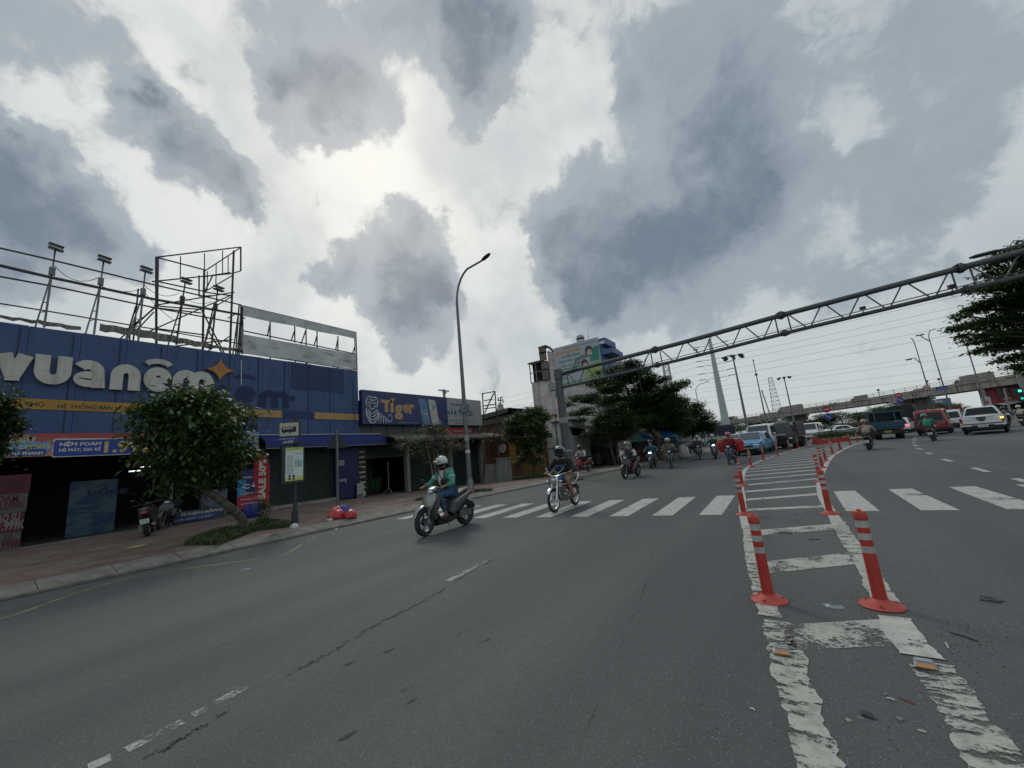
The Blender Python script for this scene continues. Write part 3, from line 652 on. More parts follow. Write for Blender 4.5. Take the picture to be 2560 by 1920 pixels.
c_ = t_.mix(t_.ramp(w_, .4, .6), (.012,.045,.11), (.055,.10,.13)); b_ = t_.add('ShaderNodeBsdfPrincipled', i_Roughness=.4); t_.l.new(c_, b_.inputs['Base Color']); finish(t_, b_.outputs[0])
y_l, y_r = A_[3].y, A_[2].y
b.b2((-21.64, y_l, .19), (-21.6, y_r, 2.15)); P(b, 'advert_sheet', n_, gp)
b = MB(); text(b, 'bồng', (-21.6, y_l+.45, 1.55), Y1, Z1, 1.1, .34, 0, .004, .03); P(b, 'lettering', M_navy, gp)
st = thing('mattress_display', 'white and blue printed mattress stand right of the parked scooters', 'display stand', (-20.1, 6.0, .17))
b = MB(); pa = [onX('B', 1430, 1085, -20.1), onX('B', 1960, 1035, -20.1)]
b.b2((-20.4, pa[0].y, .19), (-20.1, pa[1].y, .62)); b.b2((-20.4, pa[1].y-.9, .63), (-20.15, pa[1].y, 1.35)); P(b, 'printed_base', mat('print_grey', (.07,.09,.12), .5, var=.5, scale=3), st)
b = MB(); text(b, 'THỬ NỆM BẰNG', (-20.1, pa[0].y+.15, .44), Y1, Z1, 1.7, .14, 0, .004, .03); b.prism(rr(1.5,.15,.06), (-20.1, pa[0].y+.15, .24), Y1, Z1, .006, 1); text(b, 'GIÁ GIẢI NHIỆT', (-20.1, pa[0].y+.25, .275), Y1, Z1, 1.3, .08, 0, .012, .02); P(b, 'lettering', [M_cream, M_bluep], st)
# blue awning and column, shutters (the right bay)
b = MB(); ya_, yb_ = 8.3, 15.02
pr_ = [(-20.5,3.62),(-20.42,3.66),(-19.72,3.32),(-19.70,2.98),(-19.74,2.97),(-19.78,3.28)]
rings = [[b.vert((x, y, z)) for x, z in pr_] for y in np.linspace(ya_, yb_, 9)]; b.skin(rings, 0, True, False)
for i in range(64):
 y = ya_+.05+i*.105; b.box((-19.695, y, 2.965), (.012, .06, .03), 1)
b.rod((-20.3, ya_-.3, 3.66), (-20.3, yb_, 3.64), .03, mi=1, n=6)
P(b, 'awning', [M_awn, mat('awning_trim', (.40,.40,.38), .6)])
def shutter(y0, y1, z0, z1, x, parent, name='roller_shutter'):
 b = MB(); n = max(2, int((z1-z0)/.085)); prof = []
 for i in range(n):
  za = z0+(z1-z0)*i/n; h = (z1-z0)/n; prof += [(x, za), (x+.018, za+h*.25), (x+.022, za+h*.6), (x, za+h*.92)]
 prof.append((x, z1)); r0 = [b.vert((px, y0, pz_)) for px, pz_ in prof]; r1 = [b.vert((px, y1, pz_)) for px, pz_ in prof]
 for i in range(len(prof)-1): b.face((r0[i], r1[i], r1[i+1], r0[i+1]), 0)
 b.b2((x-.02, y0-.07, z0), (x+.05, y0, z1), 1); b.b2((x-.02, y1, z0), (x+.05, y1+.07, z1), 1); b.b2((x-.02, y0, z0), (x+.04, y1, z0+.07), 1)
 return P(b, name, [M_shut, M_dsteel], parent)
shutter(8.42, 12.1, .26, 3.2, FX-.25, shop)
b = MB(); b.b2((FX-.3, 8.32, .1), (FX+.25, 12.2, .25)); P(b, 'door_step', M_conc)
b = MB(); b.b2((FX-.25, 12.2, .1), (FX+.15, 13.5, 3.3)); b.b2((FX-.25, 13.5, 0), (FX-.1, 13.66, 3.5)); P(b, 'blue_column', mat('column_blue', (.008,.014,.075), .5, var=.2))
b = MB(); p = onX('E1', 1435, 758, FX+.15); q = onX('E1', 1512, 822, FX+.15); b.b2((FX+.15, p.y, q.z), (FX+.16, q.y, p.z)); p = onX('E1', 1450, 990, FX+.15); q = onX('E1', 1540, 1045, FX+.15)
b.prism([(0,.12),(0,.26),(q.y-p.y,.26),(q.y-p.y,0),(q.y-p.y-.12,.12)], (FX+.15, p.y, q.z), Y1, Z1, .01); P(b, 'torn_sticker', mat('sticker_grey', (.24,.25,.26), .6))
b = MB(); ym = (13.5, 14.05); b.b2((FX+.02, ym[0], .0), (FX+.1, ym[1], 3.0))
for i, s in enumerate(('SẮT','MẾT','LỒNG','Đèn','Lavabo','TV','Quạt','Khách')): z = 2.55-i*.29; text(b, s, (FX+.1, ym[0]+.08, z), Y1, Z1, .40, .12, 1, .004, .03)
c0 = Vector((FX+.1, 13.78, .22)); b.lathe(c0, [(.17,0),(.17,.012)], X1, 20, 1); b.torus(c0+Vector((.014,0,.0)), X1, .10, .012, 14, 5, 0, arc=(20,160)); P(b, 'menu_strip', [mat('strip_black', (.012,.014,.013), .6), M_cream])
# neighbour with beer and seafood signboards
nb = thing('seafood_restaurant', 'low closed shop with green shutters under a long beer and restaurant signboard', 'building', (FX, 19, 0))
YC = 25.0
b = MB(); b.b2((FX-8, YB+.02, -.6), (FX-7.8, YC, 5.6)); b.b2((FX-7.8, YC-.2, -.6), (FX-.1, YC, 5.6)); b.b2((FX-7.8, YB+.02, 5.6), (FX-.1, YC, 5.7)); b.b2((FX-3.6, YB+.1, -.5), (FX-3.5, 17.0, 3.4)); P(b, 'wall', mat('back_wall', (.10,.105,.10), .9), nb)
b = MB(); b.b2((FX-.5, YB+.05, 3.35), (FX-.15, YC, 4.3))
for y in np.arange(14.6, 25, 1.2): b.b2((FX-.15, y, 3.4), (FX-.12, y+.05, 4.3), 1)
P(b, 'upper_cladding', [mat('grey_green_sheet', (.075,.085,.08), .6, .2, .25), M_dsteel], nb)
sg = thing('beer_signboard', 'long navy signboard with white tiger and gold lettering beside grey restaurant panel', 'signboard', (FX, 19, 4.2))
b = MB(); b.b2((FX-.05, YB+.07, 4.24), (FX+.25, 20.95, 6.32)); b.b2((FX-.05, 20.96, 4.24), (FX+.25, 24.98, 6.32), 1); P(b, 'board', [mat('tiger_navy', (.010,.022,.115), .35, var=.15), mat('panel_grey', (.30,.31,.33), .4, var=.08)], sg)
SX = FX+.25
def sy(k, a, b_): p = onX(k, a, b_, SX); return p.y, p.z
b = MB(); y0, zt = sy('C', 1352, 895); y1, zl = sy('C', 1645, 1068)
# gold word: T í g e r placed glyph by glyph
for ch, a0, a1, t_, l_ in (('T',1352,1452,898,1003),('í',1430,1482,882,1008),('g',1475,1545,940,1068),('e',1548,1598,935,1012),('r',1598,1646,935,1018)):
 ya_, z_t = sy('C', (a0), t_); yb_, z_l = sy('C', a1, l_); ymid = sy('C', (a0+a1)/2, l_); text(b, ch, (SX, sy('C', a0, (t_+l_)/2)[0], sy('C', (a0+a1)/2, l_)[1]), Y1, Z1, sy('C', a1, (t_+l_)/2)[0]-sy('C', a0, (t_+l_)/2)[0], sy('C', (a0+a1)/2, t_)[1]-sy('C', (a0+a1)/2, l_)[1], 0, .004, .045)
text(b, 'Thưởng thức có trách nhiệm', (SX, sy('C',1515,1105)[0], 4.33), Y1, Z1, 1.5, .05, 1, .004)
P(b, 'gold_lettering', [mat('sign_gold', (.42,.26,.11), .45), M_cream], sg)
# white big cat drawn with stripes (a generic sitting tiger)
b = MB()
def stroke(pts, w, mi=0, off=.004):
 P3 = [onX('C', *p, SX) for p in pts]; P3 = [Vector((p.y, p.z)) for p in P3]; ql = []
 ln = len(P3)
 for i, p in enumerate(P3):
  d = (P3[min(i+1, ln-1)]-P3[max(i-1, 0)]).normalized(); n = Vector((-d.y, d.x)); k = w*math.sin(math.pi*min(.97, max(.03, i/(ln-1))))**.5
  ql.append((p+n*k/2, p-n*k/2))
 for a_, c_ in zip(ql, ql[1:]):
  b.poly([(SX+off, a_[1].x, a_[1].y), (SX+off, c_[1].x, c_[1].y), (SX+off, c_[0].x, c_[0].y), (SX+off, a_[0].x, a_[0].y)], mi)
def sarc(p0, pc, p1, w, mi=0): stroke([tuple((1-t)**2*p0[i]+2*t*(1-t)*pc[i]+t*t*p1[i] for i in (0,1)) for t in np.linspace(0,1,8)], w, mi)
for p0, pc, p1, w in (((1238,870),(1225,900),(1232,950),.07),((1322,880),(1335,920),(1318,965),.07),((1238,872),(1262,862),(1280,878),.08),((1280,878),(1305,868),(1322,884),.08),((1250,885),(1265,893),(1272,910),.06),((1310,890),(1298,898),(1292,912),.06),
((1240,915),(1258,915),(1268,935),.06),((1318,920),(1304,920),(1296,937),.06),((1238,940),(1255,945),(1265,962),.06),((1318,945),(1305,950),(1297,965),.06),((1281,885),(1278,900),(1282,918),.06),((1262,965),(1280,985),(1300,968),.07),((1272,925),(1282,930),(1292,927),.05),
((1232,960),(1226,1010),(1245,1060),.09),((1245,1060),(1262,1090),(1282,1100),.09),((1315,975),(1340,1020),(1318,1070),.09),((1318,1070),(1300,1095),(1284,1100),.08),((1245,975),(1262,1010),(1280,1020),.08),((1315,985),(1300,1010),(1282,1020),.07),((1240,1000),(1258,1035),(1281,1045),.08),((1322,1012),(1305,1038),(1282,1045),.07),
((1242,1030),(1258,1062),(1282,1072),.08),((1320,1042),(1305,1065),(1283,1072),.07),((1335,990),(1345,1040),(1330,1092),.06),((1350,1005),(1362,1050),(1350,1098),.06),((1368,1020),(1382,1060),(1376,1100),.06),((1386,1036),(1402,1066),(1402,1100),.06),((1402,1052),(1418,1075),(1424,1095),.05),
((1420,1085),(1450,1090),(1452,1058),.05),((1452,1055),(1452,1030),(1436,1022),.045),((1434,1022),(1418,1026),(1422,1044),.045)): sarc(p0, pc, p1, w)
P(b, 'tiger_drawing', mat('sign_white', (.50,.52,.50), .45), sg)
# two tall beer cans printed across the joint
b = MB()
for (tl, tr, br, bl_), mi in ((((1675,885),(1745,893),(1788,1108),(1722,1108)),0),(((1760,893),(1822,900),(1866,1112),(1800,1112)),1)):
 pts = [onX('C', *q, SX+.008) for q in (bl_, br, tr, tl)]; b.poly(pts, mi)
 c0 = (pts[0]+pts[1]+pts[2]+pts[3])/4; text(b, 'Tiger', (SX+.01, c0.y-.28, c0.z-.28), Y1, Z1, .6, .26, 2, .004, .02)
 for i in range(3): b.poly([(SX+.012, c0.y-.22+.06*i, c0.z+.2+.14*i), (SX+.012, c0.y+.06+.05*i, c0.z+.14+.14*i), (SX+.012, c0.y+.12+.03*i, c0.z+.22+.14*i), (SX+.012, c0.y-.1+.02*i, c0.z+.27+.14*i)], 3)
P(b, 'printed_can', [mat('can_blue', (.10,.20,.38), .35, var=.3), mat('can_silver', (.42,.43,.40), .35, var=.15), M_gold, mat('can_ink', (.10,.13,.2), .4)], sg)
b = MB()
for s, (a0, a1, t_, l_), mi in (('HẢI SẢN TƯƠI SỐNG',(1960,2118,925,952),0),('HÒA THUỘC',(1925,2150,975,1045),0),('ĐỊA CHỈ: 12 ĐƯỜNG ĐỨC THỌ, PHƯỜNG TÂN PHÚ, TP HỒ CHÍ MINH',(1905,2165,1070,1083),1),('HOTLINE: 0909',(1995,2090,1095,1106),1)):
 ya_ = sy('C', a0, (t_+l_)/2)[0]; yb_ = sy('C', a1, (t_+l_)/2)[0]; z_t = sy('C', (a0+a1)/2, t_)[1]; z_l = sy('C', (a0+a1)/2, l_)[1]; text(b, s, (SX, ya_, z_l), Y1, Z1, yb_-ya_, z_t-z_l, mi, .004, .035 if mi == 0 else .01)
P(b, 'blue_lettering', [mat('sign_ink_blue', (.012,.03,.10), .5), M_navy], sg)
# red cloth banner
rb = thing('red_cloth_banner', 'small red cloth banner with yellow and white lettering hung under the grey signboard', 'banner', (FX+.3, 23, 3.5))
bx = FX+.4; p = onX('C', 1900, 1142, bx); q = onX('C', 2148, 1222, bx); b = MB(); n = 12
for i in range(n):
 ya_, yb_ = p.y+(q.y-p.y)*i/n, p.y+(q.y-p.y)*(i+1)/n; f = lambda s: bx+.03*math.sin(s*14)
 b.poly([(f(i/n), ya_, q.z), (f((i+1)/n), yb_, q.z+.02), (f((i+1)/n), yb_, p.z), (f(i/n), ya_, p.z)])
P(b, 'cloth', mat('banner_red', (.33,.015,.04), .7), rb)
b = MB(); w = q.y-p.y; h = p.z-q.z; text(b, 'CHÀO XUÂN HỘI TẤN NGHĨA', (bx+.035, p.y+.08, q.z+h*.58), Y1, Z1, w-.16, h*.24, 0, .004, .02); text(b, 'ĐẶT TIỆC: 079 123 456', (bx+.035, p.y+.5, q.z+h*.17), Y1, Z1, w-1., h*.22, 1, .004, .02); P(b, 'lettering', [M_gold, M_cream], rb)
# scalloped tin canopy
b = MB(); cxx = -18.9; n = 150; y0_ = 15.05; y1_ = 26.1
rings = []
for i in range(n+1):
 y = y0_+(y1_-y0_)*i/n; w_ = .035*math.sin(i*math.pi*.9)
 rings.append([b.vert((x, y, z+w_)) for x, z in ((FX-.1,3.62),(cxx-.5,3.42),(cxx-.12,3.33),(cxx,3.20),(cxx-.02,3.08),(cxx-.12,3.02),(cxx-.13,3.06),(cxx-.04,3.12),(cxx-.16,3.27),(FX-.1,3.56))])
b.skin(rings, 0, True, False)
for y in (16.5,19.2,22.,24.6): b.bar((FX, y, 2.9), (cxx-.15, y, 3.25), .04, mi=1)
for i in range(9): b.rod((cxx-.1, 15.6+i*1.1, 3.0), (cxx-.1, 15.6+i*1.1, 2.92), .01, n=5, mi=1); b.ball((cxx-.1, 15.6+i*1.1, 2.88), .045, 8, 6, 2)
P(b, 'canopy', [M_tin, M_dsteel, M_cream], nb)
# bays: opening, pillar, two shutters, dark gap
M_plr = streaked('peeling_pillar', (.28,.28,.26), (.10,.03,.02), .7, 3, .5, .52)
for y in (13.72, 17.25, 21.3, 24.85): b = MB(); b.b2((FX-.3, y-.12, -.5), (FX+.02, y+.12, 3.4)); P(b, 'pillar', M_plr, nb)
shutter(14.1, 17.05, 2.2, 3.35, FX-.25, nb); shutter(17.45, 21.1, -.2, 3.35, FX-.25, nb); shutter(21.5, 24.6, -.36, 3.35, FX-.25, nb)
# goods in the open bay
def small(name, label, cat, loc, fn, mats, group=None):
 b = MB(); fn(b); o = b.build(name, mats); o.location = loc; tag(o, label, cat, group); return o
p = onX('E1', 1715, 1160, FX+.3)
small('white_board', 'white grilled panel leaning at the open shop bay', 'panel', (FX+.3, p.y, pz(FX,14.5)), lambda b: (b.box((0,0,.42), (.05,.42,.84)), [b.box((.03,-.17+i*.055,.16),(.01,.02,.22),1) for i in range(7)]), [mat('panel_white', (.33,.34,.34), .6), M_dark])
small('display_stand', 'thin white tripod stand in the dark open bay', 'stand', (FX-.6, 16.1, pz(FX,16)), lambda b: (b.rod((0,0,.25),(0,0,2.0),.025), [b.rod((0,0,.35),(.35*math.cos(a),.35*math.sin(a),0),.02) for a in (0,2.1,4.2)]), M_conc)
def plant(b):
 for i in range(60):
  a = rnd.uniform(0,6.28); r = rnd.uniform(.1,.5); z = rnd.uniform(.2,1.1); b.poly([(0,0,z*.4),(r*math.cos(a)*.6,r*math.sin(a)*.6,z),(r*math.cos(a),r*math.sin(a),z*.8),(r*math.cos(a+.2)*.6,r*math.sin(a+.2)*.6,z*.85)])
small('potted_plant', 'leafy green plant in the dark open bay', 'plant', (FX-1.2, 15.6, 0), plant, mat('dim_leaf', (.03,.11,.03), .6))
# rooftop frames
def bars(b, L, X, w=.045, key='A', mi=0):
 for l in L:
  p, q = onX(key, l[0], l[1], l[4] if len(l) > 4 else X), onX(key, l[2], l[3], l[5] if len(l) > 5 else (l[4] if len(l) > 4 else X)); b.bar(p, q, w, mi=mi)
fr = thing('rooftop_billboard_rails', 'long rusty rails and torn sheet strip of a stripped billboard above the blue shop', 'billboard frame', (FX-.6, 4, 7.5))
XR = FX-.5
b = MB(); bars(b, [(-300,70,440,240),(440,240,1200,425),(1200,425,2090,632)], XR, .05); bars(b, [(-300,220,450,395),(450,395,1350,585),(1350,585,2090,715)], XR, .085); bars(b, [(-300,330,440,465),(440,465,1340,655),(1340,655,2090,795)], XR, .05); bars(b, [(-300,570,400,682),(400,682,1340,840),(1340,840,2100,970)], XR, .04)
P(b, 'rail', M_frame, fr)
M_torn = mat('torn_sheet', (.17,.16,.15), .8, var=.4, dirt=(.05,.045,.04), dirtamt=.7)
for i, seg in enumerate([(-200,705,0,733,.14),(0,733,330,778,.12),(330,778,700,838,.16),(860,822,1190,870,.30),(1190,870,1540,935,.34),(1540,935,1830,990,.26),(1830,990,2100,1030,.16)]):
 p, q = onX('A', seg[0], seg[1], XR), onX('A', seg[2], seg[3], XR); h = seg[4]
 k = 6; b = MB()
 for j in range(k):
  a = p.lerp(q, j/k); c = p.lerp(q, (j+1)/k); j0 = .03*math.sin(j*2.1+i); j1 = .03*math.sin((j+1)*2.1+i)
  b.poly([(XR+j0, a.y, a.z-h/2+j0), (XR+j1, c.y, c.z-h/2+j1), (XR-.01, c.y, c.z+h/2+j1*.6), (XR+.01, a.y, a.z+h/2+j0*.6)])
 P(b, 'torn_strip', M_torn, fr)
b = MB(); bars(b, [(1195,490,1150,950),(1175,640,1085,935),(1370,625,1030,930),(1330,690,1180,850),(1230,740,1120,830),(1120,830,1120,940),(1740,670,1960,1090),(1790,840,1940,1080),(1360,835,1770,890),(1300,650,1740,700),(2060,700,2010,1070),(2085,650,2050,1075),(2000,890,1780,1040),(2010,930,1470,990),(2050,700,1970,745)], XR-.5, .05)
P(b, 'strut', M_frame, fr)
# floodlight posts
def flood(i, top, base, base2, lab):
 t = thing('floodlight_mast', lab, 'floodlight', onX('A', base[0], base[1]+30, XR), 0, 'floodlight masts on the shop roof')
 pt, pb, p2 = onX('A', *top, XR), onX('A', *base, XR), onX('A', *base2, XR); mid = pb.lerp(pt, .62)
 b = MB(); b.bar(pb-Z1*.15, mid, .06); b.bar(mid, pt, .045); b.bar(p2-Z1*.15, mid+Z1*.1, .045)
 for f in (.25, .45): b.bar(pb.lerp(mid, f), p2.lerp(mid, f), .03)
 b.box(mid+Z1*.22, (.12,.16,.3)); P(b, 'mast', M_steel if i < 3 else M_frame, t)
 for s in (-1, 1):
  b = MB(); c = pt+Vector((.14, s*.0, .02+s*.075)); b.box(c, (.34, .38, .06), rot=Matrix.Rotation(R(14), 3, 'Y') @ Matrix.Rotation(R(-8), 3, 'X')); P(b, 'lamp_head', M_black, t)
for i, (tp, bs, b2, lab) in enumerate([((478,150),(385,790),(305,800),'tallest floodlight mast, nearest the left edge, with two black heads'),((895,250),(815,850),(735,870),'floodlight mast second from the left on the shop roof'),((1255,340),(1195,930),(1100,900),'floodlight mast third from the left beside the steel tower'),((1600,435),(1525,945),(1450,960),'floodlight mast seen through the steel tower frame'),((1880,500),(1825,990),(1750,1010),'small floodlight mast at the right of the steel tower')]): flood(i, tp, bs, b2, lab)
b = MB()
for (x0,y0,x1,y1,s) in ((470,290,845,395,.35),(845,450,1215,495,.2),(1235,450,1545,530,.3),(1560,540,1830,600,.25),(1230,500,1500,760,.1)):
 p, q = onX('A',x0,y0,XR), onX('A',x1,y1,XR); b.tube([p.lerp(q,t)-Z1*s*4*t*(1-t) for t in np.linspace(0,1,9)], .012, 4)
o = b.build('floodlight_cable', M_rope); tag(o, 'slack black cable looped between the roof floodlight masts', 'cable')
# open steel tower with sign box frame
tw = thing('steel_sign_tower', 'open rusty steel tower with an empty three-sided sign frame on top', 'sign tower', onX('A', 1700, 1000, -22.5))
XF = -22.0; XK = -23.6
b = MB(); bars(b, [(1350,215,1350,975),(1765,330,1750,1030),(2020,160,1985,1065)], XF, .075); bars(b, [(1365,220,1360,640),(2080,130,2080,335)], XF, .06); P(b, 'post', M_frame, tw)
b = MB(); bars(b, [(1350,218,2080,130),(1350,218,1780,330),(1780,330,2070,140),(1315,428,2010,358),(2010,358,2080,335),(1350,425,1770,515),(1770,515,2010,375),(1770,385,1990,350),(1720,555,1830,550),(1330,635,2025,520),(1170,800,1370,620),(1240,880,2010,540),(1360,640,1740,670),(2000,550,1770,520),(1720,375,1720,555),(1770,515,1835,380),(1470,990,2000,930),(1830,660,2000,560),(1770,950,1840,670)], XF, .05); P(b, 'beam', M_frame, tw)
b = MB(); bars(b, [(1560,210,1557,410),(1767,185,1767,385),(1923,160,1923,355),(1972,205,1970,370),(1868,280,1865,465),(1792,340,1790,510)], XF, .035); P(b, 'upright', M_frame, tw)
# stripped billboard with two grey sheets
bb = thing('empty_billboard', 'stripped rooftop billboard with two weathered grey sheets and sky between them', 'billboard', (FX-.6, 11, 7.5))
XB = FX-.35
M_sheet = streaked('weathered_sheet', (.60,.62,.62), (.22,.19,.16), .8, .8, 2.4, .5, (.42,.44,.44), .6)
def sheet(q, name):
 b = MB(); pts = [onX('C', *p, XB) for p in q]; n = 10; ra = []
 for i in range(n+1):
  t = i/n; lo = pts[3].lerp(pts[2], t); hi = pts[0].lerp(pts[1], t); j = .02*math.sin(i*1.7); ra.append((b.vert((XB+j, lo.y, lo.z+.02*math.sin(i*5))), b.vert((XB, hi.y, hi.z))))
 for a, c in zip(ra, ra[1:]): b.face((a[0], c[0], c[1], a[1]))
 return P(b, name, M_sheet, bb)
sheet(((165,85),(1143,315),(1143,372),(165,172)), 'upper_sheet'); sheet(((165,330),(1143,505),(1148,635),(165,490)), 'lower_sheet')
b = MB()
for l in [(145,75,150,500),(160,85,165,500),(1140,310,1150,640),(1130,370,1135,640),(398,210,398,575),(611,262,611,400),(708,280,712,610),(804,300,804,450),(984,345,984,650),(165,300,1135,500),(395,250,375,345),(610,300,580,385),(705,300,665,415),(803,345,780,420),(984,370,965,465),(1130,440,1108,500),(165,85,1143,315),(165,490,1150,640),(720,580,640,605),(1140,650,1070,665),(160,85,130,520),(130,80,100,520),(620,560,600,600),(165,190,185,190)]:
 p, q = onX('C', l[0], l[1], XB-.06), onX('C', l[2], l[3], XB-.06); b.bar(p, q, .05)
P(b, 'frame', M_frame, bb)
# delineator posts
M_post = mat('post_red', (.44,.042,.030), .5, var=.14, scale=5, dirt=(.12,.03,.025), dirtamt=.55)
M_posto = mat('post_base_red', (.48,.065,.050), .55, var=.12, scale=5, dirt=(.15,.05,.04), dirtamt=.5)
M_tape = mat('grey_reflective_tape', (.40,.41,.40), .45, var=.25, scale=9, dirt=(.15,.14,.12), dirtamt=.6)
def make_post(label):
 t = thing('delineator_post', label, 'delineator post', group='red and grey delineator posts round the painted island')
 b = MB(); b.lathe((0,0,0), [(.155,0),(.158,.008),(.15,.016),(.10,.03),(.065,.05),(.055,.062)], n=28, mi=0)
 for a in range(3):
  th = R(-90+a*120); c = Vector((.112*math.cos(th), .112*math.sin(th), .026)); b.torus(c, (0,0,1), .018, .006, 12, 5, 0); b.lathe(c, [(.014,-.004),(.014,.004)], n=8, mi=1)
 P(b, 'base', [M_posto, M_dark], t)
 b = MB(); b.lathe((0,0,0), [(.052,.055),(.050,.10),(.047,.44)], n=24); P(b, 'lower_tube', M_post, t)
 zs = [(.44,.495,1),(.495,.55,0),(.55,.605,1),(.605,.655,0),(.655,.715,1)]
 for z0, z1, tape in zs: b = MB(); r = .0465; b.lathe((0,0,0), [(r,z0),(r,z1)], n=24); P(b, 'reflective_band' if tape else 'red_band', M_tape if tape else M_post, t)
 b = MB(); b.lathe((0,0,0), [(.0465,.715),(.052,.722),(.052,.775),(.047,.79),(.018,.792),(.018,.806),(.010,.81)], n=24); P(b, 'cap', M_posto, t)
 return t
proto = make_post('large upright red and grey post, nearest on the left edge of the painted island')
PL = [((-.40,4.68),1.0,(0,0)),((.44,4.84),1.02,(.0,-.02)),((-.93,9.22),1,(0,.01)),((.44,9.38),1,(0,0)),((-1.33,14.3),1,(0,0)),((.64,14.6),1,(0,0)),
 ((-1.52,21.9),1,(.0,0)),((-1.15,26.2),1,(0,0)),((-.52,29.6),1,(0,0)),((.17,34.6),1,(0,0)),((.80,38.8),1,(0,0)),((1.5,42.5),1,(0,0)),((1.0,19.2),1,(0,0)),((1.98,27.2),1,(0,0)),((3.75,36.5),1,(0,0)),((4.6,40.2),1,(0,0)),((1.35,22.6),1,(0,0))]
PLAB = [None,'largest red and grey post, nearest on the right edge of the painted island','second post back on the left edge of the island, at the crosswalk','second post back on the right edge, beside the first right-hand crosswalk bar',
'third post back on the left edge of the island','third post back on the right edge of the island','post on the left island edge just below the rider with red bags','post on the left island edge below the right front wheel of the blue taxi','post on the left island edge below the dark jeep-like truck, left one','post in front of the dark truck, middle one',
'post in front of the dark truck near its rear wheel','smallest post at the far tip of the left island edge','fourth post back on the right edge of the island','post left of the red horizontal barrier board','post right of the red barrier board','farthest post on the right edge, beside the rider in grey','fifth post back on the right edge of the island']
for i, ((x, y), s, (tx, ty)) in enumerate(PL):
 o = proto if i == 0 else copy_tree(proto)
 o.location = (x, y, 0); o.rotation_euler = (ty, tx, rnd.uniform(-.4,.4)); o.scale = (s, s, s)
 if PLAB[i]: o['label'] = PLAB[i]
# red barrier board on its post, red cone block
br = thing('barrier_board', 'red horizontal barrier board on a single red post at the island edge', 'barrier', (2.7, 31.3, 0))
def LP(b, name, mats, parent): o = b.build(name, mats, parent); return o          # geometry already local to its parent
b = MB(); b.lathe((0,0,0), [(.16,0),(.15,.02),(.06,.06),(.05,.5)], n=16); LP(b, 'post', M_post, br)
b = MB(); b.box((-.22,-.01,.60), (1.55,.06,.26), rot=Matrix.Rotation(R(-3),3,'Y')); LP(b, 'board', M_post, br)
cb = thing('barrier_block', 'small red plastic block standing before the median hedge', 'barrier', (2.3, 44.0, 0)); b = MB(); b.box((0,0,.28), (.75,.4,.56), taper=.75); b.box((0,0,.03), (.85,.5,.06)); LP(b, 'body', M_post, cb)
# road studs and litter
M_stud = mat('stud_metal', (.28,.28,.27), .45, .5, dirt=(.1,.09,.08), dirtamt=.5)
def stud(label):
 t = thing('road_stud', label, 'road stud', group='amber road studs at the island end')
 b = MB(); b.sweep([((0,-.05,.008),.058,.008),((0,-.03,.018),.052,.016),((0,.03,.018),.05,.016),((0,.045,.008),.045,.008)], 12, 0, .35); LP(b, 'housing', M_stud, t)
 b = MB(); b.box((0,-.043,.018), (.082,.02,.016), rot=Matrix.Rotation(R(-35),3,'X')); LP(b, 'amber_reflector', M_amber, t)
 b = MB(); b.box((0,.01,.036), (.082,.045,.004)); LP(b, 'solar_lens', mat('stud_lens', (.30,.32,.33), .2, coat=.6), t); return t
s1 = stud('amber and grey road stud on the left worn line'); s1.location = (-.295, 3.63, .006); s1.rotation_euler.z = .05
s2 = copy_tree(s1); s2.location = (.485, 3.78, .006); s2.rotation_euler.z = -.05; s2['label'] = 'amber and grey road stud on the right worn line'
def chip(name, label, cat, p, dims, m, seed, flat=.5, rz=0., group=None):
 r = random.Random(seed); bm = bmesh.new(); bmesh.ops.create_icosphere(bm, subdivisions=2, radius=.5)
 for v in bm.verts:
  n = mnoise.noise(v.co*2.3+Vector((seed*3.1,0,0))); v.co *= 1+.45*n; v.co.x *= dims[0]; v.co.y *= dims[1]; v.co.z = max(-dims[2]*.3, v.co.z*dims[2])
 me = bpy.data.meshes.new(name); bm.to_mesh(me); bm.free(); me.materials.append(m); o = bpy.data.objects.new(name, me); C.objects.link(o)
 o.location = (p.x, p.y, dims[2]*.3); o.rotation_euler.z = rz; return tag(o, label, cat, group)
M_st = mat('grey_stone', (.20,.20,.19), .8, var=.25, scale=20); M_stp = mat('pale_stone', (.34,.33,.30), .8, var=.2, scale=20); M_stb = mat('dark_stone', (.05,.055,.06), .75, var=.3, scale=30)
chip('stone', 'largest dark pointed stone between the two worn lines', 'stone', G('E7',855,1362), (.065,.04,.03), M_stb, 1, rz=-.4)
chip('stone', 'pale pebble left of the dark pointed stone', 'stone', G('E7',742,1388), (.028,.022,.014), M_stp, 2)
chip('stone', 'flat grey pebble just above the pale pebble', 'stone', G('E7',810,1375), (.035,.02,.01), M_st, 3)
chip('stone', 'grey pebble right of the dark pointed stone', 'stone', G('E7',1035,1378), (.035,.03,.014), M_st, 4)
chip('stone', 'pale flat chip lowest between the worn lines', 'stone', G('E7',1165,1448), (.032,.025,.008), M_stp, 5)
chip('stone', 'small grey stone above the white stub', 'stone', G('E7',955,1237), (.022,.018,.012), M_st, 6)
chip('brick_chip', 'reddish brown chip beside the white stub', 'chip', G('E7',1078,1275), (.075,.022,.008), mat('red_chip', (.13,.03,.022), .8), 7, rz=-.55)
chip('mud_lump', 'dark lump at the left end of the wide worn bar', 'lump', G('E7',217,757), (.03,.022,.016), M_stb, 8)
def stick(name, label, cat, a, c, r, m): p, q = G(*a), G(*c); b = MB(); b.tube([p+Z1*r, p.lerp(q,.5)+Z1*(r+.004), q+Z1*r], r, 6); o = b.build(name, m); return tag(o, label, cat)
M_but = mat('paper_white', (.6,.6,.58), .7)
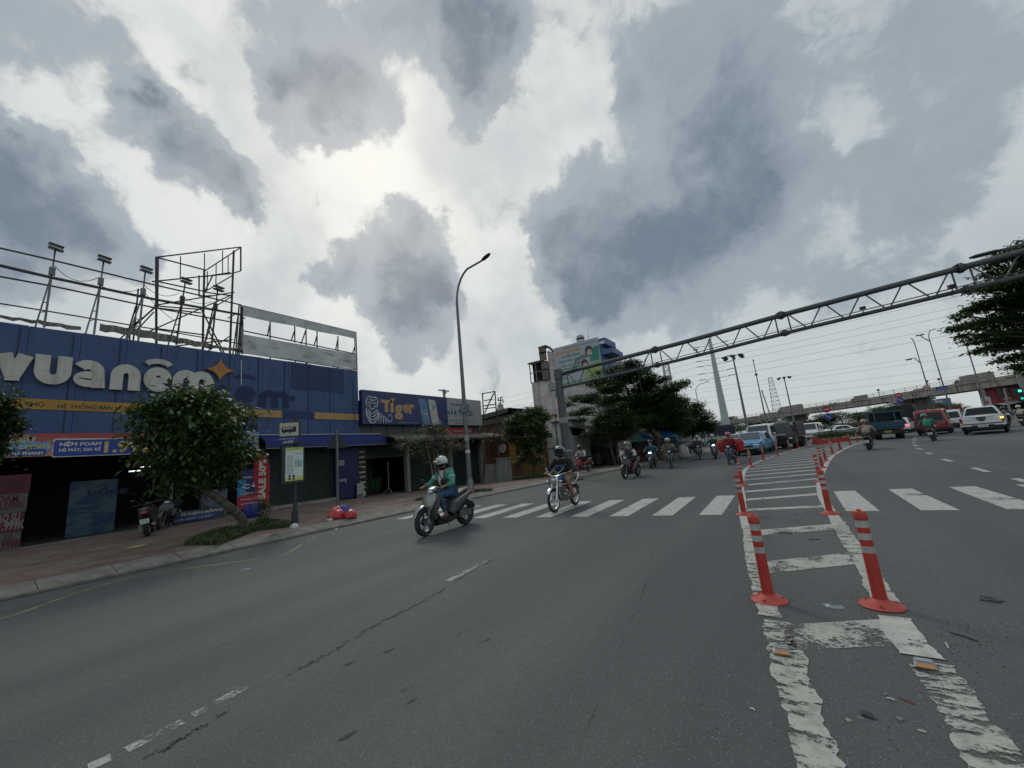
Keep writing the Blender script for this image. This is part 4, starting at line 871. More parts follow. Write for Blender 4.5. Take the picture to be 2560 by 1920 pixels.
stick('paper_stub', 'short white stub lying between the worn lines', 'litter', ('E7',962,1261), ('E7',1007,1273), .0045, M_but)
stick('paper_stub', 'white stub on the asphalt left of the island lines', 'litter', ('E7',176,1318), ('E7',202,1332), .0045, M_but)
stick('paper_stub', 'thin white straw piece right of the pale edge patch', 'litter', ('E7',1300,940), ('E7',1318,972), .004, M_but)
stick('twig', 'long black twig right of the pale edge patch', 'twig', ('E7',1325,880), ('E7',1488,932), .005, M_stb)
stick('twig', 'dark stick across the second worn bar', 'twig', ('E7',312,306), ('E7',415,310), .006, M_stb)
stick('twig', 'short dark stick between the island bars', 'twig', ('E7',512,346), ('E7',575,344), .005, M_stb)
t = thing('dark_leaf', 'curled dark leaf strip on the right carriageway', 'leaf', G('E7',1560,695)); b = MB(); b.torus((0,0,.008), (.1,0,1), .06, .004, 16, 4, 0, arc=(0,330)); b.poly([(-.07,-.02,.006),(.07,-.01,.006),(.09,.02,.009),(-.03,.03,.007)]); LP(b, 'blade', M_stb, t)
# clear cup lid
lid = thing('crushed_cup_cover', 'crushed clear plastic cup lid between the nearest posts', 'litter', G('E7',662,733)); m_, t_ = new_mat('clear_plastic'); g_ = t_.add('ShaderNodeBsdfPrincipled', i_Roughness=.15); g_.inputs['Base Color'].default_value = (.6,.66,.68,1)
tr_ = t_.add('ShaderNodeBsdfTransparent'); mx_ = t_.add('ShaderNodeMixShader', i_0=.42); t_.l.new(tr_.outputs[0], mx_.inputs[1]); t_.l.new(g_.outputs[0], mx_.inputs[2]); finish(t_, mx_.outputs[0])
b = MB(); b.lathe((0,0,0), [(.055,0),(.057,.006),(.05,.012),(.042,.022),(.03,.024)], n=20, cap=False); o = LP(b, 'lid_shell', m_, lid); o.scale = (1.25,.7,.8)
b = MB(); b.poly([(-.10,.01,.012),(-.04,-.015,.006),(-.05,.02,.02)]); LP(b, 'torn_edge', m_, lid)
# leaves and crumbs of broken asphalt: scattered, uncountable
b = MB()
def crumb(p, s):
 a = rnd.uniform(0, 6.28); q = [Vector((math.cos(a+k*1.57+rnd.uniform(-.4,.4))*s*rnd.uniform(.5,1), math.sin(a+k*1.57)*s*rnd.uniform(.5,1), 0)) for k in range(4)]
 lo = [b.vert(p+v) for v in q]; tp = b.vert(p+Z1*s*rnd.uniform(.3,.7)); mi = rnd.choice((0,0,0,1,2))
 for i in range(4): b.face((lo[i], lo[(i+1)%4], tp), mi)
for i in range(420): p = G('E7', rnd.uniform(-200,1750), rnd.uniform(150,1650)); crumb(p, rnd.uniform(.003,.010))
for i in range(260): p = G('E7', rnd.gauss(1420,130), rnd.gauss(930,70)); crumb(p, rnd.uniform(.003,.011))
for i in range(160): p = G('E7', rnd.gauss(850,130), rnd.gauss(700,60)); crumb(p, rnd.uniform(.003,.012))
for i in range(90): p = G('E7', rnd.gauss(480,60), rnd.gauss(215,40)); crumb(p, rnd.uniform(.006,.02))
tag(b.build('asphalt_crumbs', [M_stb, M_st, mat('dry_leaf', (.10,.06,.03), .8)]), kind='stuff')
# street lamp on the footway
def street_lamp(label, base, head, rb=.11, rt=.045, h_bend=.83, arm_r=1.0, cat='street lamp', group=None, m=None, name='street_lamp', flange=True):
 t = thing(name, label, cat, base, 0, group); base = Vector(base); head = Vector(head)
 d = Vector((head.x-base.x, head.y-base.y, 0)); L_ = d.length; d.normalize(); H_ = head.z-base.z; m = m or M_steel
 pts = [Vector((0,0,0)), Vector((0,0,H_*.3)), Vector((0,0,H_*.6)), Vector((0,0,H_*h_bend))]
 zb_ = H_*h_bend
 for a in (15,30,45,58,70): pts.append(Vector((0,0,zb_)) + d*(L_*.62*(1-math.cos(R(a)))) + Z1*((H_-zb_)*.98*math.sin(R(a))))
 e = d*(L_*.86)+Z1*H_; pts.append(e)
 rr_ = [rb, rb*.85, rb*.65, rb*.52]+[rt*1.1]*5+[rt]
 b = MB(); b.tube(pts, rr_, 12);
 if flange: b.lathe((0,0,0), [(rb*2.,0),(rb*2.,.03),(rb*1.6,.06),(rb*1.35,.5),(rb*1.02,.62)], n=12)
 LP(b, 'pole', m, t)
 b = MB(); ax = (d*.92+Z1*.38).normalized(); s_ = L_*.28; c0 = e
 q = [c0, c0+ax*s_*.3, c0+ax*s_*.8, c0+ax*s_*1.1]; w = [.07,.19,.20,.10]; side = Vector((-d.y, d.x, 0)); upv = side.cross(ax)*-1
 rings = []
 for p, ww in zip(q, w): rings.append([b.vert(p+side*math.cos(a)*ww*s_*1.3+upv*math.sin(a)*ww*s_*.55) for a in [2*math.pi*k/10 for k in range(10)]])
 b.skin(rings); LP(b, 'lamp_head', M_dsteel, t)
 return t
lb = GP('D',610,1218); lt = (ray('O',1047,557)); tt = math.hypot(lb.x, lb.y)/math.hypot(ray('O',990,600).x, ray('O',990,600).y)
hd = EYE + lt*((11.5-EYE.z)/lt.z)
# head overhangs the road: find the point over the line towards +X from the pole
hx = lb.x+1.9; hd = onX('O', 1047, 560, hx)
lamp = street_lamp('tall bent grey street lamp on the left footway beside the seafood signboard', lb, (hx-.1, lb.y+.2, 0+above((hx, lb.y+.25), 'O', 1047, 560)), .12, .045, .84)
b = MB(); z_ = above(lb, 'D', 555, 490)-lb.z; n_ = Vector((-lb.x,-lb.y,0)).normalized(); sd = Vector((-n_.y, n_.x, 0))
b.lathe(n_*.14+Z1*z_, [(.22,0),(.22,.02)], n_, 24, 0); b.lathe(n_*.165+Z1*z_, [(.15,0),(.15,.004)], n_, 24, 1); b.prism([(-.03,-.09),(.03,-.09),(.03,.02),(.07,.02),(0,.10),(-.07,.02),(-.03,.02)], n_*.175+Z1*z_, sd*-1 if sd.cross(Z1).dot(n_) < 0 else sd, Z1, .004, 0)
b.torus(n_*.14+Z1*z_, n_, .21, .02, 8, 5, 0)
LP(b, 'round_plate', [mat('plate_blue', (.04,.14,.22), .5), M_conc], lamp)
b = MB()
for zz_, h_, mi in ((2.3,.25,0),(1.75,.12,1),(3.7,.3,2)): b.lathe((0,0,zz_), [(.112,0),(.110,h_)], n=12, mi=mi)
LP(b, 'pasted_notice', [mat('notice_dull', (.30,.30,.28), .8), M_cream, mat('notice_yellow', (.30,.22,.12), .8)], lamp)
# gantry over the road
M_gan = mat('gantry_grey', (.10,.108,.115), .5, .35, .15, 4, dirt=(.10,.09,.08), dirtamt=.45)
gy = 19.7; gp_ = Vector((-10.05, gy, pz(-10.05, gy)))
ga = thing('sign_gantry', 'long grey tubular truss gantry on a thick pole spanning the whole road', 'gantry', gp_)
zt_ = lambda x: float(np.interp(x, [-10,-2.93,.82,6.1,7.6,14,20], [5.93,6.17,6.38,6.58,6.64,6.66,6.55]))
zl_ = lambda x: zt_(x) - .80
b = MB(); b.rod(gp_-Z1*.3, (gp_.x, gy, 6.12), .25, .215, 20); b.lathe(gp_, [(.45,0),(.45,.04),(.27,.06)], n=20); b.lathe((gp_.x, gy, 5.62), [(.215,0),(.26,.02),(.26,.6),(.2,.63)], n=20)
P(b, 'pole', M_gan, ga)
b = MB(); b.rod((20.2, gy, -.1), (20.2, gy, 6.6), .24, .2, 20); P(b, 'far_pole', M_gan, ga)
for nm, zf, r_ in (('top_chord', zt_, .105), ('bottom_chord', zl_, .078)):
 b = MB(); b.tube([(x, gy, zf(x)) for x in np.linspace(-9.85, 20.0, 20)], r_, 14); P(b, nm, M_gan, ga)
b = MB(); b.tube([(x, gy-.16, zl_(x)+.12) for x in np.linspace(-9.7, 20.0, 20)], .018, 6); P(b, 'cable_pipe', M_gan, ga)
J = [-9.7,-4.5,.82,6.12,11.4,16.7]
for j0, j1 in zip(J, J[1:]+[20.1]):
 n = 4 if j0 > -9 else 4; xs_ = np.linspace(j0+.22, j1-.22, 2*n+1)
 b = MB(); b.rod((xs_[0], gy, zt_(xs_[0])), (xs_[0]+.02, gy, zl_(xs_[0])), .028, n=8); b.rod((xs_[-1], gy, zt_(xs_[-1])), (xs_[-1], gy, zl_(xs_[-1])), .028, n=8)
 for i in range(2*n):
  a = (xs_[i]+(.05 if i else .0), xs_[i+1]-.05); up0 = i % 2 == 0
  b.rod((a[0], gy, zt_(a[0]) if up0 else zl_(a[0])), (a[1], gy, zl_(a[1]) if up0 else zt_(a[1])), .026, n=8)
 P(b, 'lattice', M_gan, ga)
for x in J[1:]:
 for zf, r_ in ((zt_, .105), (zl_, .078)):
  b = MB(); b.lathe((x-.05, gy, zf(x-.05)), [(r_*1.75,0),(r_*1.75,.045)], X1, 16); b.lathe((x+.01, gy, zf(x)), [(r_*1.75,0),(r_*1.75,.045)], X1, 16)
  for k in range(8): a = k*math.pi/4; b.poly([(x-.2,gy+r_*math.cos(a),zf(x)+r_*math.sin(a)),(x-.05,gy+r_*1.6*math.cos(a),zf(x)+r_*1.6*math.sin(a)),(x+.05,gy+r_*1.6*math.cos(a),zf(x)+r_*1.6*math.sin(a)),(x+.2,gy+r_*math.cos(a),zf(x)+r_*math.sin(a))])
  P(b, 'flange', M_gan, ga)
for i, (k, a, c) in enumerate((('E2',1005,620),('E2',1565,470),('E5',238,235),('E6',1470,325),('E6',1880,225))):
 p = onY(k, a, c, gy-.2); b = MB(); b.bar(p-Z1*.16, p+Z1*.02, .025); b.box(p+Z1*.09+Vector((0,-.02,0)), (.16,.2,.12) if i > 2 else (.2,.14,.05), rot=Matrix.Rotation(R(10),3,'X')); b.bar(p-Z1*.14, (p.x, gy, zl_(p.x)+.03), .03); P(b, 'camera', M_black, ga)
p = onY('E2', 570, 680, gy-.2); b = MB(); b.box((gp_.x-.32, gy-.12, 5.25), (.50,.36,.42)); b.bar((gp_.x-.1, gy-.1, 5.1),(gp_.x,gy,5.0),.05); P(b, 'control_box', mat('box_grey', (.30,.30,.27), .6, dirt=(.12,.11,.1), dirtamt=.5), ga)
b = MB()
for q in ([('E2',1000,340),('E2',880,370),('E2',820,430),('E2',805,500),('E2',660,560)],[('E2',1000,340),('E2',900,375),('E2',850,440),('E2',820,510),('E2',640,600)],[('E2',1830,290),('E2',1720,330),('E2',1670,400),('E2',1660,470)]):
 b.tube([onY(*c, gy-.14) for c in q], .016, 6)
for k in range(3): b.tube([(gp_.x-.3+.08*k, gy-.2, 5.05), (gp_.x-.25+.06*k, gy-.25, 4.75), (gp_.x-.2, gy-.24, 4.6-.08*k), (gp_.x-.1,gy-.25,5.0)], .010, 5)
P(b, 'loose_cable', M_rope, ga)
b = MB(); b.lathe((gp_.x, gy, 3.1), [(.248,0),(.246,.32)], n=20); b.lathe((gp_.x, gy, 1.5), [(.255,0),(.253,.1)], n=20); P(b, 'pasted_notice', mat('notice_dull'  , (.3,.3,.28), .8), ga)
# bus stop sign
bs = GP('E1', 890, 1560); bst = thing('bus_stop_sign', 'dark bus stop post with lit timetable panel and bus symbol box', 'bus stop sign', bs)
BX = bs.x; q = lambda a, c, dx=0.: onX('E1', a, c, BX+dx)
M_bsg = mat('bus_stop_dark', (.03,.045,.055), .45, .2)
b = MB(); b.rod((0,0,0), (0,0,.42), .10, .085, 12); b.rod((0,0,.35), (0,0,3.3), .055, n=12); LP(b, 'post', M_bsg, bst)
p0 = q(775,600,.1); p1 = q(1002,1000,.1)
b = MB(); b.b2((BX-.06, p0.y-.11, p1.z-.07), (BX+.09, p1.y+.02, p0.z+.05)); P(b, 'timetable_case', M_bsg, bst)
b = MB(); F = BX+.09; w = p1.y-p0.y-.02; h = p0.z-p1.z; y_ = p0.y; z_ = p1.z; b.b2((F, y_, z_), (F+.008, y_+w, z_+h))
b.b2((F+.008, y_, z_+h*.91), (F+.012, y_+w, z_+h), 1); b.prism([(0,0),(w,0),(w,h*.15),(w*.45,h*.07),(0,h*.1)], (F+.008, y_, z_), Y1, Z1, .004, 1); b.b2((F+.008, y_+w*.5, z_+h*.80), (F+.012, y_+w*.95, z_+h*.82), 2)
for i in range(26): b.b2((F+.008, y_+w*.1, z_+h*(.2+.022*i)), (F+.011, y_+w*(.22+.05*rnd.random()), z_+h*(.2+.022*i)+.008), 3); b.b2((F+.008, y_+w*.28, z_+h*(.2+.022*i)), (F+.011, y_+w*(.40+.06*rnd.random()), z_+h*(.2+.022*i)+.008), 3)
for i in range(3): b.b2((F+.008, y_+w*.52, z_+h*(.42+.07*i)), (F+.012, y_+w*.62, z_+h*(.46+.07*i)), 2)
b.b2((F+.008, y_+w*.65, z_+h*.40), (F+.011, y_+w*.95, z_+h*.62), 4)
for i in range(5): b.b2((F+.011, y_+w*.67, z_+h*(.42+.04*i)), (F+.014, y_+w*.92, z_+h*(.42+.04*i)+.008), 2)
text(b, 'TRẠM XE BUÝT', (F+.012, y_+w*.15, z_+h*.935), Y1, Z1, w*.7, h*.035, 2, .002); text(b, '8', (F, y_+w*.13, z_+h*.84), Y1, Z1, .02, .03, 5, .01); text(b, '44', (F, y_+w*.36, z_+h*.84), Y1, Z1, .04, .03, 5, .01)
for c0 in (.2,.42): b.prism([(0,0),(.1,0),(.05,.09)], (F+.012, y_+w*c0-.03, z_+h*.11), Y1, Z1, .003, 5); b.b2((F+.012, y_+w*c0-.01, z_+h*.03), (F+.015, y_+w*c0+.05, z_+h*.09), 5)
ye_ = mat('timetable_yellow', (.52,.60,.13), .5)
P(b, 'timetable', [mat('timetable_white', (.62,.68,.68), .4, var=.04), ye_, mat('timetable_green', (.08,.35,.25), .5), mat('timetable_ink', (.25,.28,.29), .5), mat('timetable_pale', (.35,.52,.52), .5), M_dark], bst)
# top box turned towards the road users
u0 = q(775,265,.1); u1 = q(890,235,.1); l0 = q(775,570,.1); l1 = q(890,535,.1)
tb = MB(); ang = R(38); ux_ = Vector((math.cos(ang-math.pi/2+math.pi/2), 0, 0))
uxv = Vector((.62,.78,0)).normalized(); nnv = uxv.cross(Z1).normalized(); cc = Vector((BX, bs.y, 0)); wv = .56; zt0, zl0 = u0.z-.03, l0.z+.03
cface = Vector((BX+.05, (u0.y+u1.y)/2, 0))
o0 = cface - uxv*wv/2 + nnv*.03
tb.prism([(0,0),(wv,0),(wv,zt0-zl0),(0,zt0-zl0)], o0+Z1*zl0-nnv*.22, uxv, Z1, .22); P(tb, 'symbol_box', M_bsg, bst)
b = MB(); hh = zt0-zl0; b.prism([(0.015,hh*.38),(wv-.015,hh*.38),(wv-.015,hh-.02),(.015,hh-.02)], o0+Z1*zl0, uxv, Z1, .004, 0); b.prism([(.015,.02),(wv-.015,.02),(wv-.015,hh*.37),(.015,hh*.37)], o0+Z1*zl0, uxv, Z1, .004, 1)
text(b, 'NGUYỄN VĂN QUÁ', o0+Z1*(zl0+hh*.22), uxv, Z1, wv*.8, hh*.08, 2, .006, .02); text(b, 'BUS STOP', o0+uxv*.12+Z1*(zl0+hh*.06), uxv, Z1, wv*.5, hh*.1, 2, .006, .04)
ox = o0+uxv*.07+Z1*(zl0+hh*.55); b.prism(rr(wv-.15, hh*.24, .03), ox, uxv, Z1, .009, 3)
for i in range(4): b.prism([(0,0),(.055,0),(.055,.06),(0,.06)], ox+uxv*(.04+.072*i)+Z1*hh*.13, uxv, Z1, .013, 0)
for i in (.07,.24): b.prism(arcp(0,0,.032,.032,0,360,12)[:-1], ox+uxv*i, uxv, Z1, .013, 3)
P(b, 'bus_symbol', [mat('symbol_cream', (.50,.50,.40), .5), mat('symbol_blue', (.02,.05,.20), .5), M_cream, M_black], bst)
# warning sign seen from its edge/back
ts = GP('E1', 1430, 1395); tr = thing('warning_sign', 'grey pole with a triangular warning sign seen from behind', 'road sign', ts)
hts = above(ts, 'E1', 1400, 390)-ts.z
b = MB(); b.rod((0,0,0), (0,0,hts), .055, .055, 12); b.lathe((0,0,hts), [(.06,0),(.05,.02)], n=12); LP(b, 'post', M_steel, tr)
b = MB(); d_ = Vector((.55,.84,0)).normalized(); n2_ = d_.cross(Z1); b.prism([(-.38,-.62),(.38,-.62),(0,.06)], Vector((0,0,hts-.04))+n2_*-.09, d_, Z1, .02, 0); b.prism([(-.38,-.62),(.38,-.62),(0,.06)], Vector((0,0,hts-.04))+n2_*-.096, d_, Z1, .005, 1); LP(b, 'plate', [M_dsteel, mat('sign_red_face', (.4,.03,.03), .5)], tr)
# sale flag
fg = GP('E1', 568, 1520); fl = thing('sale_flag', 'red feather flag reading SALE 50% on a thin stand', 'flag', fg)
b = MB(); FXX = fg.x; b.rod((0,0,0), (0,0,above(fg,'E1',575,800)-fg.z), .012, n=6); b.lathe((0,-.0,0), [(.24,0),(.24,.03),(.1,.04)], n=16); LP(b, 'stand', M_dsteel, fl)
FO = [(375,650),(470,675),(530,730),(565,800),(578,900),(575,1320),(500,1305),(445,1270),(420,1200),(372,1000)]
b = MB(); pts = [onX('E1', *q_, FXX) for q_ in FO]; b.prism([(p.y, p.z) for p in pts][::-1], (FXX-.008, 0, 0), Y1, Z1, .012); P(b, 'cloth', mat('flag_red', (.40,.015,.035), .6, var=.15, scale=2), fl)
b = MB(); c0 = onX('E1', 520, 1240, FXX); c1 = onX('E1', 515, 745, FXX); c2 = onX('E1', 425, 1240, FXX); text(b, 'SALE 50%', (FXX+.005, c0.y+.0, c0.z), Z1, -Y1, c1.z-c0.z, abs(c0.y-c2.y), 0, .004, .05); P(b, 'lettering', M_cream, fl)
# standee behind it
sp_ = GP('E1', 300, 1490); sd_ = thing('promotion_standee', 'blue and red promotion standee with white lettering half hidden by the sale flag', 'standee', sp_)
b = MB(); SXX = sp_.x; TL, BR = onX('E1', 175, 880, SXX), onX('E1', 442, 1345, SXX); b.b2((SXX-.05, TL.y, BR.z), (SXX, BR.y, TL.z), 0); zmid = onX('E1', 300, 1200, SXX).z; b.b2((SXX, TL.y+.01, BR.z), (SXX+.006, BR.y, zmid), 1); zt2 = onX('E1', 300, 1000, SXX).z; b.b2((SXX, TL.y+.01, zmid), (SXX+.006, BR.y-.5, zt2), 2)
P(b, 'board', [mat('standee_navy', (.01,.02,.13), .5), mat('standee_red', (.34,.02,.05), .5), mat('standee_blue', (.04,.24,.50), .5)], sd_)
b = MB()
for s_, a, t1, c, l1, mi in (('VUA NỆM',212,935,520,995,0),('CÓ',238,1030,420,1120,0),('NỆM RẺ',205,1135,480,1200,1),('CHƯA TỚI',205,1215,440,1265,0),('5 triệu',210,1275,415,1325,0)):
 p, q_ = onX('E1', a, l1, SXX+.012), onX('E1', c, t1, SXX+.012); text(b, s_, (SXX+.008, p.y, p.z), Y1, Z1, q_.y-p.y, q_.z-p.z, mi, .004, .04)
P(b, 'lettering', [M_cream, M_gold], sd_)
b = MB(); b.lathe((SXX-.2, (TL.y+BR.y)/2+.15, pz(-17,7)), [(.3,0),(.34,.1),(.34,.45),(.3,.55)], n=20); b.bar((SXX-.05, BR.y+.05, pz(-17,7)), (SXX-.05, BR.y-.02, .65), .04); P(b, 'water_base', mat('drum_blue', (.01,.03,.22), .35), sd_)
# rubbish bags
def bag(label, loc, r, m, seed):
 bm = bmesh.new(); bmesh.ops.create_icosphere(bm, subdivisions=4, radius=1.)
 for v in bm.verts:
  n = mnoise.noise(v.co*1.6+Vector((seed,0,0)))*.28 + abs(mnoise.noise(v.co*5+Vector((seed,3,0))))*.16; v.co *= 1+n; v.co.z = max(v.co.z, -.55)
 me = bpy.data.meshes.new('rubbish_bag'); bm.to_mesh(me); bm.free(); me.materials.append(m);
 for p in me.polygons: p.use_smooth = True
 o = bpy.data.objects.new('rubbish_bag', me); C.objects.link(o); o.scale = r; o.location = loc+Z1*r[2]*.55; return tag(o, label, 'rubbish bag')
bg0 = GP('E1', 1410, 1495)
bag('larger red rubbish bag at the left of the kerbside pile', bg0+Vector((0,.03,0)), (.26,.27,.22), mat('bag_red', (.50,.045,.06), .35, var=.2, coat=.3), 1)
bag('blue rubbish bag between two red bags', GP('E1',1525,1480)+Vector((-.1,0,0)), (.22,.2,.24), mat('bag_blue', (.012,.04,.36), .35, var=.2, coat=.3), 5)
bag('smaller red rubbish bag at the right of the pile', GP('E1',1595,1480), (.17,.17,.16), MATS['bag_red'], 9)
M_paper = mat('crumpled_paper', (.55,.56,.57), .6)
def crumple(label, p, s):
 o = bag(label, p, s, M_paper, s[0]*50); o.name = 'crumpled_paper'; o['category'] = 'litter'; return o
crumple('crumpled white paper in front of the bus stop post', GP('E1',885,1610), (.12,.1,.08)); crumple('flat white scrap left of the red rubbish bags', GP('E1',1330,1515), (.13,.09,.04)); crumple('tiny white scrap on the road by the kerb', G('E1',1410,1632), (.05,.04,.025))
c0 = GP('B',1180,1270); b = MB(); b.lathe((0,0,.003), [(.19,0),(.2,.015),(.17,.02),(.05,.012)], n=20); o = b.build('flat_plate', mat('dish_yellow', (.45,.38,.14), .6)); o.location = c0; tag(o, 'small flat yellow dish on the red paving', 'dish')
# grass patches and weeds
def grass(name, poly, n, hmin, hmax, mats, seed, zf=pz):
 r = random.Random(seed); b = MB(); xs_ = [p[0] for p in poly]; ys_ = [p[1] for p in poly]
 def inside(x, y):
  c = False; j = len(poly)-1
  for i in range(len(poly)):
   if (poly[i][1] > y) != (poly[j][1] > y) and x < (poly[j][0]-poly[i][0])*(y-poly[i][1])/(poly[j][1]-poly[i][1])+poly[i][0]: c = not c
   j = i
  return c
 k = 0
 while k < n:
  x = r.uniform(min(xs_), max(xs_)); y = r.uniform(min(ys_), max(ys_))
  if not inside(x, y): continue
  k += 1; h = r.uniform(hmin, hmax); a = r.uniform(0, 6.28); z = zf(x, y); w = .008; l = r.uniform(.2,.8)*h; dx, dy = math.cos(a), math.sin(a)
  p0 = (x-dy*w, y+dx*w, z); p1 = (x+dy*w, y-dx*w, z); m1 = (x+dx*l*.4+dy*w*.7, y+dy*l*.4-dx*w*.7, z+h*.6); m0 = (x+dx*l*.4-dy*w*.7, y+dy*l*.4+dx*w*.7, z+h*.6)
  b.poly([p0, p1, m1, m0], k % len(mats)); b.poly([m0, m1, (x+dx*l, y+dy*l, z+h*.85)], k % len(mats))
 return b.build(name, mats)
M_gr = [mat('grass_green', (.035,.085,.018), .7, var=.3), mat('grass_dark', (.018,.05,.014), .7, var=.3), mat('grass_straw', (.10,.10,.035), .8, var=.3)]
gpoly = [GP('B',1590,1262), GP('B',1700,1190), GP('B',1900,1130), GP('B',2212,1090), GP('E1',420,1520), GP('E1',840,1560), GP('E1',830,1600), GP('E1',400,1650), GP('B',1900,1255)]
go = grass('grass', [(p.x,p.y) for p in gpoly], 9000, .06, .2, M_gr, 3); tag(go, kind='stuff')
# people
def skinned(name, pts, edges, mats, parent, sub=1, root=0):
 me = bpy.data.meshes.new('tmp'); me.from_pydata([p[0] for p in pts], edges, [])
 o = bpy.data.objects.new('tmp', me); C.objects.link(o)
 md = o.modifiers.new('s', 'SKIN'); md.use_smooth_shade = True; md.branch_smoothing = .3
 for i, p in enumerate(pts):
  r = p[1]; me.skin_vertices[0].data[i].radius = r if isinstance(r, tuple) else (r, r)
 me.skin_vertices[0].data[root].use_root = True
 sd = o.modifiers.new('u', 'SUBSURF'); sd.levels = sub; sd.render_levels = sub
 bpy.context.view_layer.update()
 m2 = bpy.data.meshes.new_from_object(o.evaluated_get(bpy.context.evaluated_depsgraph_get()))
 bpy.data.objects.remove(o); bpy.data.meshes.remove(me)
 m2.name = name; m2.materials.clear()
 for q in (mats if isinstance(mats, (list, tuple)) else [mats]): m2.materials.append(q)
 for p in m2.polygons: p.use_smooth = True
 ob = bpy.data.objects.new(name, m2); C.objects.link(ob); ob.parent = parent; return ob
def cloth(name, col, var=.18): return mat(name, col, .85, var=var, scale=4, bump=.25)
def person(label, loc, rz, J, top, legs, shoe, helmet, mask=None, sleeve=True, shorts=False, visor=None, face_turn=0., extra=None, hood=None, det=True, group=None, fullface=False, cap=False):
 """J: joints in local metres (facing +Y). One continuous body; clothes and helmet are its parts."""
 t = thing('person', label, 'person', loc, rz, group)
 V = {k: Vector(v) for k, v in J.items()}
 pts = []; edges = []; idx = {}
 def a(k, p, r, prev=None): idx[k] = len(pts); pts.append((tuple(p), r)); (edges.append((idx[prev], idx[k])) if prev is not None else None)
 pel, chest, neck, head = V['pelvis'], V['chest'], V['neck'], V['head']
 a('pel', pel, (.13,.11)); a('waist', pel.lerp(chest,.45), (.125,.10), 'pel'); a('chest', chest, (.15,.11), 'waist'); a('neck', neck, .055, 'chest'); a('jaw', neck.lerp(head,.55), .06, 'neck'); a('head', head, (.082,.095), 'jaw'); a('crown', head+Vector((0,0,.09)), .06, 'head')
 for s in 'LR':
  sh, el, wr = V['sh'+s], V['el'+s], V['ha'+s]
  a('sh'+s, sh, .062, 'chest'); a('el'+s, el, .043, 'sh'+s); d = (wr-el).normalized(); w0 = wr-d*.07
  a('wr'+s, w0, .026, 'el'+s); a('palm'+s, wr, (.036,.020), 'wr'+s)
  sgn = -1 if s == 'L' else 1; side = Vector((sgn,0,0)); dn = Vector((0,.25,-1)).normalized()
  if det:      # five fingers curled round the grip
   for f in range(4):
    base = wr + side*(-.027+.018*f) + d*.02; ln = (.040,.045,.042,.034)[f]; k1 = base+Vector((0,.03,.0))*(ln/.04); k2 = k1+Vector((0,.008,-.028)); k3 = k2+Vector((0,-.022,-.012))
    a(f'f{s}{f}a', base, .0095, 'palm'+s); a(f'f{s}{f}b', k1, .009, f'f{s}{f}a'); a(f'f{s}{f}c', k2, .0085, f'f{s}{f}b'); a(f'f{s}{f}d', k3, .007, f'f{s}{f}c')
   a(f'th{s}a', wr-side*.03+Vector((0,.0,-.012)), .011, 'palm'+s); a(f'th{s}b', wr-side*.045+Vector((0,.025,-.030)), .009, f'th{s}a')
  hp, kn, an, to = V['hp'+s], V['kn'+s], V['an'+s], V['to'+s]
  a('hp'+s, hp, .095, 'pel'); a('th'+s, hp.lerp(kn,.5), .078, 'hp'+s); a('kn'+s, kn, .056, 'th'+s); a('ca'+s, kn.lerp(an,.35), .052, 'kn'+s); a('an'+s, an, .036, 'ca'+s); a('he'+s, an+Vector((0,-.01,-.055)), .034, 'an'+s); a('to'+s, to, (.040,.022), 'he'+s)
 skinned('body', pts, edges, M_skin, t, 1)
 # face: nose, eyes, ears
 fz = Matrix.Rotation(face_turn, 3, 'Z'); hp_ = lambda x, y, z: head + fz @ Vector((x, y, z))
 if det:
  b = MB(); b.ball(hp_(0,.10,-.005), (.013,.020,.026), 8, 6, 0)
  for s in (-1, 1): b.ball(hp_(s*.032,.088,.028), (.013,.010,.009), 8, 6, 1); b.ball(hp_(s*.032,.096,.028), (.006,.005,.006), 6, 5, 2); b.ball(hp_(s*.085,.0,.0), (.012,.022,.032), 8, 6, 0); b.bar(hp_(s*.018,.096,.044), hp_(s*.046,.088,.044), .006, mi=2)
  b.ball(hp_(0,.092,-.050), (.025,.010,.007), 8, 5, 3)
  LP(b, 'face', [M_skin, M_cream, M_black, mat('lip', (.25,.08,.06), .6)], t)
 # jacket
 pts = []; edges = []; idx = {}
 a('pel', pel+Vector((0,0,-.03)), (.19,.165)); a('waist', pel.lerp(chest,.45), (.178,.15), 'pel'); a('chest', chest, (.205,.155), 'waist'); a('col', chest.lerp(neck,.72), (.085,.08), 'chest')
 for s in 'LR':
  sh, el, wr = V['sh'+s], V['el'+s], V['ha'+s]; a('sh'+s, sh, .085, 'chest'); a('um'+s, sh.lerp(el,.55), .072, 'sh'+s)
  if sleeve: a('el'+s, el, .066, 'um'+s); d = (wr-el).normalized(); a('fm'+s, el.lerp(wr,.5), .058, 'el'+s); a('wr'+s, wr-d*.09, .044, 'fm'+s)
 skinned('jacket' if sleeve else 'shirt', pts, edges, top, t, 2 if det else 1)
 # trousers
 pts = []; edges = []; idx = {}
 a('pel', pel+Vector((0,0,-.01)), (.155,.13))
 for s in 'LR':
  hp, kn, an = V['hp'+s], V['kn'+s], V['an'+s]; a('hp'+s, hp, .112, 'pel'); a('th'+s, hp.lerp(kn,.5), .096, 'hp'+s); a('kn'+s, kn if not shorts else hp.lerp(kn,.92), .075, 'th'+s)
  if not shorts: a('ca'+s, kn.lerp(an,.4), .068, 'kn'+s); a('an'+s, kn.lerp(an,.9), .054, 'ca'+s)
 skinned('shorts' if shorts else 'trousers', pts, edges, legs, t, 1)
